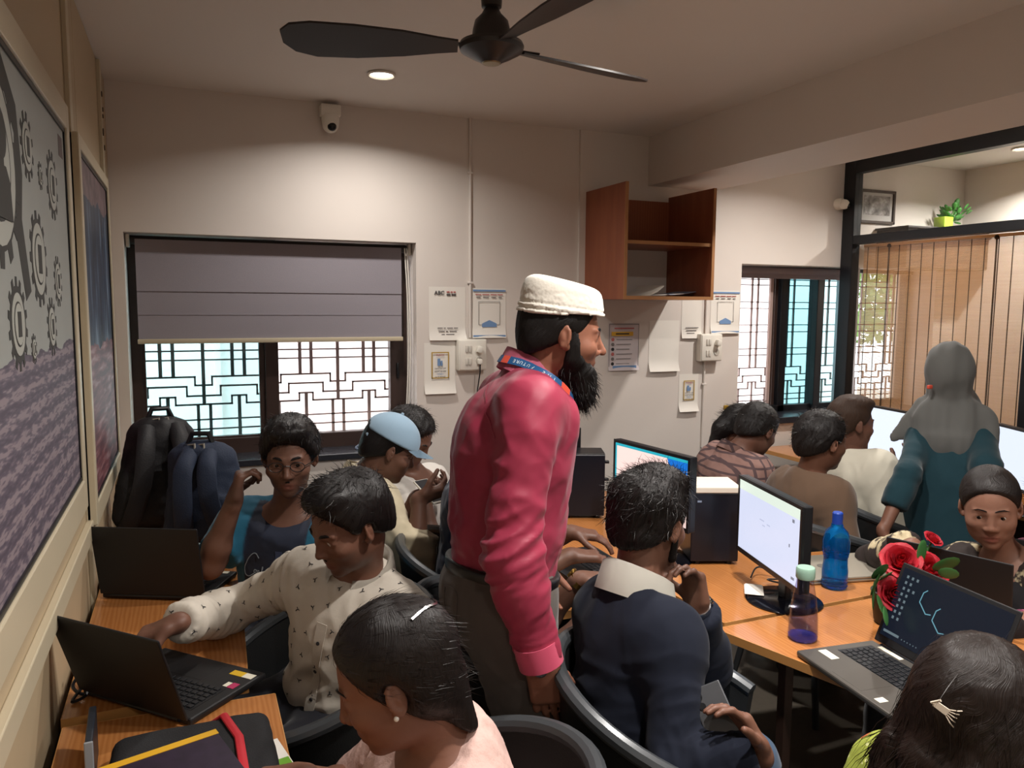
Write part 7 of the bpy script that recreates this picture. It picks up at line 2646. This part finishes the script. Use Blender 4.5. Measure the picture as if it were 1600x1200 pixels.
def white_tee_man():
    s = Body('man in white tee with a cropped fade haircut reaching towards the wide monitor', V((2.873, 2.610, 0.567))[:2], (2.868, 2.613, 0.573), (2.822, 2.658, 0.997), RGT * 0.85 + FWD * 0.45,
             (2.823, 2.631, 1.140), RGT * 0.97 + FWD * 0.1 - UP * 0.08, sc=1.0, skin='#7a4e3a')
    s.sit(RGT * 0.9)
    s.set_arm('R', V((2.906, 2.419, 0.928)), pole=-UP - FWD * 0.3, fd=RGT * 0.5 + UP * 0.75 + FWD * 0.2, palm=-RGT * 0.2 + FWD * 0.7, curl=0.3)
    hang(s, 'L')
    s.build_body(0.007)
    s.eyes(RGT)
    s.brows()
    shirt(s, 'tee', cloth_mat('white_tee', '#c9c4b4', 0.9, 600), 0.0075, 0.017, short_sleeve(0.98), fold=0.010, seed=47.0, fscale=8, cuff=0.03, stretch=s.u)
    F = Field()
    s.arm_solid(F, 'R', 0.004, 'W', 0.72, flat=True)
    v, q = F.mesh(0.008)
    s.part('dark_under_sleeve', v, q, cloth_mat('black_sleeve', '#1a1a20', 0.8, 600))
    s.hair(thick=0.008, tuft=0.002, h=0.0065, seed=16, mat=hair_mat('faded_brown_hair', '#1c1310', '#4a3426', 0.6), extra=lambda F, b: F.add(ell(b.hp(0, 0.01, 0.10), (0.072, 0.085, 0.036), b.HR), 0.02))
    common(s, 0, 0)
    return s


def plaid_man():
    s = Body('man in brownish pink checked shirt bent forward below the right window', V((2.342, 2.969, 0.492))[:2], (2.343, 2.971, 0.516), (2.431, 2.952, 0.974), RGT * 0.85 + FWD * 0.3,
             (2.529, 2.923, 1.082), RGT * 0.75 + FWD * 0.45 - UP * 0.45, sc=1.0, skin='#7a4e3a')
    s.sit(RGT * 0.9)
    s.set_arm('R', V((2.594, 2.834, 0.724)), pole=-UP, fd=RGT, palm=-UP, curl=0.3)
    hang(s, 'L')
    s.build_body(0.007)
    s.brows()
    k = NT('checked_shirt_cloth')
    w1 = k.n('TexWave', {'Vector': k.coord('Object', (1, 1, 0.25)), 'Scale': 7.5, 'Distortion': 0.6}, bands_direction='X').outputs['Fac']
    w2 = k.n('TexWave', {'Vector': k.coord(), 'Scale': 7.5, 'Distortion': 0.6}, bands_direction='Z').outputs['Fac']
    dk = k.math('MAXIMUM', k.math('GREATER_THAN', w1, 0.86), k.math('GREATER_THAN', w2, 0.86))
    k.set(Base_Color=k.mix(dk, '#8a6a62', '#523f41'), Roughness=0.85)
    shirt(s, 'shirt', k.m, 0.0075, 0.016, {'R': ('W', 0.9), 'L': ('W', 0.9)}, fold=0.009, seed=51.0, neck_off=0.02)
    collar(s, k.m, open_=0.5, h=0.034)
    s.hair(thick=0.014, tuft=0.004, h=0.0065, seed=17, comb=900)
    common(s, 0, 0)
    return s


def ponytail_girl():
    s = Body('girl with black ponytail and a yellow clip, half hidden behind the checked shirt', V((2.663, 3.206, 0.415))[:2], (2.664, 3.210, 0.456), (2.666, 3.238, 0.902), RGT * 0.8 + FWD * 0.4,
             (2.683, 3.225, 1.040), RGT * 0.85 + FWD * 0.35 - UP * 0.4, sex='f', sc=0.98, skin='#8d5b43')
    s.sit(RGT * 0.9)
    hang(s, 'R')
    hang(s, 'L')
    s.build_body(0.008)
    shirt(s, 'top', cloth_mat('dull_plum_top', '#4a3a44', 0.9, 600), 0.009, 0.014, {'R': ('W', 0.9), 'L': ('W', 0.9)}, fold=0.006, seed=54.0)

    def pony(F, b):
        F.add(cone(b.hp(0, -0.09, 0.04), b.hp(-0.01, -0.12, -0.05), 0.042, 0.042), 0.03)
        F.add(cone(b.hp(-0.01, -0.12, -0.05), b.hp(-0.02, -0.13, -0.22), 0.042, 0.018), 0.03)
    s.hair(thick=0.012, tuft=0.003, h=0.0065, seed=19, comb=900, extra=pony)
    MB().box((-0.012, -0.008, -0.012), (0.012, 0.008, 0.012), bev=0.004).build('hair_clip', pm('mustard_clip', '#a07d2f', 0.4), s.root, s.hp(-0.03, -0.125, 0.07) - s.base)
    common(s, 0, 0)
    return s


def headscarf_woman():
    s = Body('woman standing in grey headscarf and dark teal dress, her back turned', V((2.987, 2.191, -0.008))[:2], (3.015, 2.272, 0.808), (3.055, 2.302, 1.232), RGT * 0.45 + FWD * 0.85,
             (3.014, 2.295, 1.401), RGT * 0.72 + FWD * 0.66 - UP * 0.22, sex='f', sc=0.92, skin='#8d5b43', sh_w=0.78)
    f2 = nrm((s.f[0], s.f[1], 0))
    for sd, g in (('R', 1), ('L', -1)):
        a = s.base + s.r * g * 0.09
        s.set_leg(sd, (a[0], a[1], 0.09), f2, (0.37, 0.36))
    s.set_arm('L', V((2.601, 2.234, 0.760)), elbow=V((2.746, 2.252, 0.984)), fd=-UP * 0.8 + RGT * 0.3, palm=RGT, curl=0.3)
    s.set_arm('R', V((3.053, 2.106, 0.833)), pole=-f2, fd=-UP, palm=-RGT, curl=0.3)
    s.build_body(0.007)
    m = cloth_mat('dark_teal_dress', '#14333c', 0.85, 600)

    def skirt(F, b):
        F.add(cone(b.P + UP * 0.1, (b.base[0], b.base[1], 0.12), 0.19, 0.25, flatb=True, sq=(b.f, 0.85)), 0.08)
    shirt(s, 'dress', m, 0.010, 0.012, {'R': ('W', 0.9), 'L': ('W', 0.55)}, hem=None, fold=0.010, seed=61.0, fscale=7, extra=skirt, cuff=0.008, stretch=UP)
    shoes(s, M_SHOE)
    # headscarf: hood, neck wrap and a draped cape ending in points
    R, q = s.HR, s.hs
    F = Field()
    F.add(ell(s.hp(0, -0.014, 0.032), V((0.096, 0.120, 0.108)) * q, R), 0.03)
    F.add(cone(s.hp(0, -0.01, -0.03), s.N - s.u * 0.01, 0.088, 0.098), 0.05)
    F.sub(ell(s.hp(0, 0.105, -0.022), V((0.060, 0.075, 0.092)) * q, R), 0.012)
    f, r, u = s.f, s.r, s.u
    F.add(cone(s.N - u * 0.02, s.N - u * 0.12 - f * 0.01, 0.105, 0.160, sq=(f, 0.82)), 0.05)
    F.add(ell(s.N - u * 0.09 - f * 0.05, (0.165, 0.075, 0.12), np.array([r, f, u])), 0.05)
    F.add(cone(s.N - u * 0.06 - f * 0.09 - r * 0.02, s.N - u * 0.33 - f * 0.105 - r * 0.07, 0.135, 0.018, sq=(f, 0.28)), 0.03)
    F.add(cone(s.N - u * 0.06 - f * 0.07 + r * 0.07, s.N - u * 0.22 - f * 0.09 + r * 0.13, 0.10, 0.05, sq=(f, 0.33)), 0.03)
    F.add(cone(s.N - u * 0.03 - f * 0.05 - r * 0.09, s.N - u * 0.13 - f * 0.06 - r * 0.215, 0.085, 0.022, sq=(f, 0.4)), 0.03)
    v, qd = F.mesh(0.0068)
    n = vnormals(v, qd)
    loc = v - s.N
    fold = gnoise(np.stack([loc @ r * 17, loc @ f * 12, loc @ u * 4.0], 1)) + 0.5 * gnoise(np.stack([loc @ r * 34, loc @ f * 20, loc @ u * 7.0], 1) + 4)
    v = v + n * (0.016 * fold)[:, None]
    v = relax(v, qd, 1, 0.4)
    s.part('headscarf', v, qd, cloth_mat('grey_headscarf', '#5d5d5b', 0.9, 500))
    MB().box((-0.012, -0.006, -0.008), (0.012, 0.006, 0.008), bev=0.003).build('red_tab', pm('orange_patch', '#d0503c', 0.6), s.root, s.hp(-0.035, -0.118, -0.088) - s.base)
    return s


def scarf_girl():
    s = Body('young woman facing the camera in dark scarf patterned with cream, behind the roses', V((2.523, 1.583, 0.498))[:2], (2.528, 1.583, 0.520), (2.451, 1.621, 0.863), -RGT * 0.72 - FWD * 0.65,
             (2.332, 1.605, 1.050), -RGT * 0.48 - FWD * 0.86 - UP * 0.24, sex='f', sc=0.97, skin='#94644c', roll=-0.08, hs=1.05)
    s.sit(-RGT * 0.8 - FWD * 0.3)
    s.set_arm('R', V((2.237, 1.801, 0.878)), pole=-UP * 0.3 + FWD * 0.5, fd=-RGT * 0.7 - FWD * 0.5 - UP * 0.2, palm=-UP, curl=0.35, l=(0.30, 0.28))
    s.set_arm('L', V((2.162, 1.439, 0.777)), pole=-UP + RGT * 0.4, fd=-RGT * 0.9, palm=-UP, curl=0.3)
    s.build_body(0.005, jaw=1.12, nose=0.8, lips='#7d3f3a')
    s.eyes(-RGT * 0.55 - FWD * 0.8 - UP * 0.35)
    s.brows()
    k = NT('dark_floral_cloth')
    n1 = k.noise(11, 4)
    c = k.ramp(n1, [(0.0, '#1a1312'), (0.52, '#2a1f1c'), (0.56, '#b8a988'), (0.64, '#cbbd9c'), (0.67, '#3a2a22'), (1.0, '#1a1312')])
    k.set(Base_Color=c, Roughness=0.85)
    k.bump(k.noise(25, 3), 0.3, 0.004)
    shirt(s, 'top', pm('black_top', '#161417', 0.9), 0.0065, 0.014, {'L': ('W', 0.92)}, fold=0.006, seed=66.0, neck_off=0.02)
    F = Field()
    s.arm_solid(F, 'R', 0.020, 'W', 0.9, flat=True, cuff=0.012)
    R3 = np.array([s.r, s.f, s.u])
    F.add(ell(s.N - s.u * 0.04 + s.r * 0.05, (0.15, 0.105, 0.075), R3), 0.04)
    F.add(cone(s.N - s.u * 0.02 - s.r * 0.12 + s.f * 0.03, s.N - s.u * 0.22 - s.r * 0.02 + s.f * 0.13, 0.065, 0.045), 0.04)
    F.add(cone(s.N - s.u * 0.02 + s.r * 0.12 + s.f * 0.03, s.N - s.u * 0.22 - s.r * 0.0 + s.f * 0.13, 0.065, 0.045), 0.04)
    F.sub(cone(s.N - s.u * 0.05 + s.f * 0.02, s.N + s.u * 0.12 + s.f * 0.05, 0.058, 0.085), 0.01)
    s.garment('scarf', F, 0.0065, k.m, 0.010, 11, 68.0)
    R = s.HR

    def bun(F, b):
        F.add(ell(b.hp(0.0, -0.10, 0.02), (0.055, 0.04, 0.055), b.HR), 0.03)
    s.hair(thick=0.010, tuft=0.0015, line=0.066, h=0.005, seed=22, extra=bun, mat=hair_mat('sleek_black_hair', '#0d0a0a', '#241d1b', 0.30))
    common(s, 0, 0)
    return s


def pink_sleeve_person():
    s = Body('person in plum pink top at the right edge, mostly out of view', V((2.603, 1.492, 0.481))[:2], (2.612, 1.493, 0.523), (2.564, 1.501, 0.895), -RGT * 0.8 - FWD * 0.5,
             (2.472, 1.482, 1.061), -RGT * 0.7 - FWD * 0.5 - UP * 0.3, sex='f', sc=0.97, skin='#a06c50')
    s.sit(-RGT * 0.8 - FWD * 0.3)
    s.set_arm('R', V((2.275, 1.422, 0.760)), pole=-UP + FWD * 0.2, fd=-RGT * 0.8 - UP * 0.2, palm=-UP, curl=0.35)
    hang(s, 'L')
    s.build_body(0.007)
    s.eyes(-RGT - UP)
    s.brows()
    k = NT('plum_pink_print')
    k.set(Base_Color=k.mix(k.math('GREATER_THAN', k.noise(22, 3), 0.55), '#6d3148', '#a85a74'), Roughness=0.85)
    shirt(s, 'top', k.m, 0.008, 0.016, {'R': ('W', 0.8), 'L': ('W', 0.8)}, fold=0.007, seed=71.0)
    s.hair(thick=0.012, tuft=0.002, h=0.007, seed=23, comb=900)
    common(s, 0, 0)
    return s


PEOPLE = [f() for f in (standing_man, white_shirt_man, blue_tee_man, pink_girl, cap_man, window_neighbour, navy_seat_man, watch_arm_man, navy_sweater_man, long_hair_woman, brown_tee_man, white_tee_man, plaid_man, ponytail_girl, headscarf_woman, scarf_girl, pink_sleeve_person)]


# phone shared by the two at the window
e = empty('phone', (0.846, 2.803, 0.958), 'white phone held between the capped man and his neighbour', 'phone', rz=0.4)
MB().box((-0.035, -0.07, -0.004), (0.035, 0.07, 0.004), bev=0.003, rot=Matrix.Rotation(0.5, 3, 'X')).build('body', M_WHITEPL, e, smooth=False)
MB().box((-0.031, -0.064, 0.0041), (0.031, 0.064, 0.0049), rot=Matrix.Rotation(0.5, 3, 'X')).build('screen', M_INK, e, smooth=False)

for s_, f_, dx, lb in ((PEOPLE[3], -RGT, 0.0, 'black tub chair under the girl in pale pink, its back rim nearest the camera'), (PEOPLE[8], RGT * 0.98 - FWD * 0.18, 0.0, 'black tub chair under the man in the navy sweater'),
                       (PEOPLE[6], RGT, 0.0, 'black tub chair with shiny rim showing left of the standing man'), (PEOPLE[1], -RGT * 0.7 - FWD * 0.5, 0, 'black tub chair under the man in the white printed shirt'),
                       (PEOPLE[2], -FWD, 0, 'black tub chair under the man with glasses'), (PEOPLE[4], RGT, 0, 'black tub chair under the man in the pale blue cap'),
                       (PEOPLE[5], RGT, 0, 'black tub chair under the man behind the capped man'), (PEOPLE[7], RGT, 0, 'black tub chair hidden behind the standing man, its sitter wearing a gold watch'),
                       (PEOPLE[9], RGT * 0.9 + FWD * 0.2, 0, 'black tub chair under the woman with long wavy hair'), (PEOPLE[10], RGT * 0.8 + FWD * 0.5, 0, 'black tub chair under the man in the brown tee'),
                       (PEOPLE[11], RGT * 0.9, 0, 'black tub chair under the man in the white tee'), (PEOPLE[12], RGT * 0.9, 0, 'black tub chair under the man in the checked shirt'),
                       (PEOPLE[13], RGT * 0.9, 0, 'black tub chair under the girl with the ponytail'), (PEOPLE[15], -RGT * 0.8 - FWD * 0.3, 0, 'black tub chair under the young woman with the patterned scarf'),
                       (PEOPLE[16], -RGT * 0.8 - FWD * 0.3, 0, 'black tub chair under the person at the right edge')):
    p = s_.P + nrm(f_) * 0.03 + (RGT * 0.02 - FWD * 0.05 if s_ is PEOPLE[3] else 0) + (RGT * 0.10 if s_ is PEOPLE[8] else 0)
    chair(p[0], p[1], f_, lb, min(0.06, max(-0.06, s_.P[2] - 0.115 - 0.46)) * 0)

bpy.context.view_layer.update()
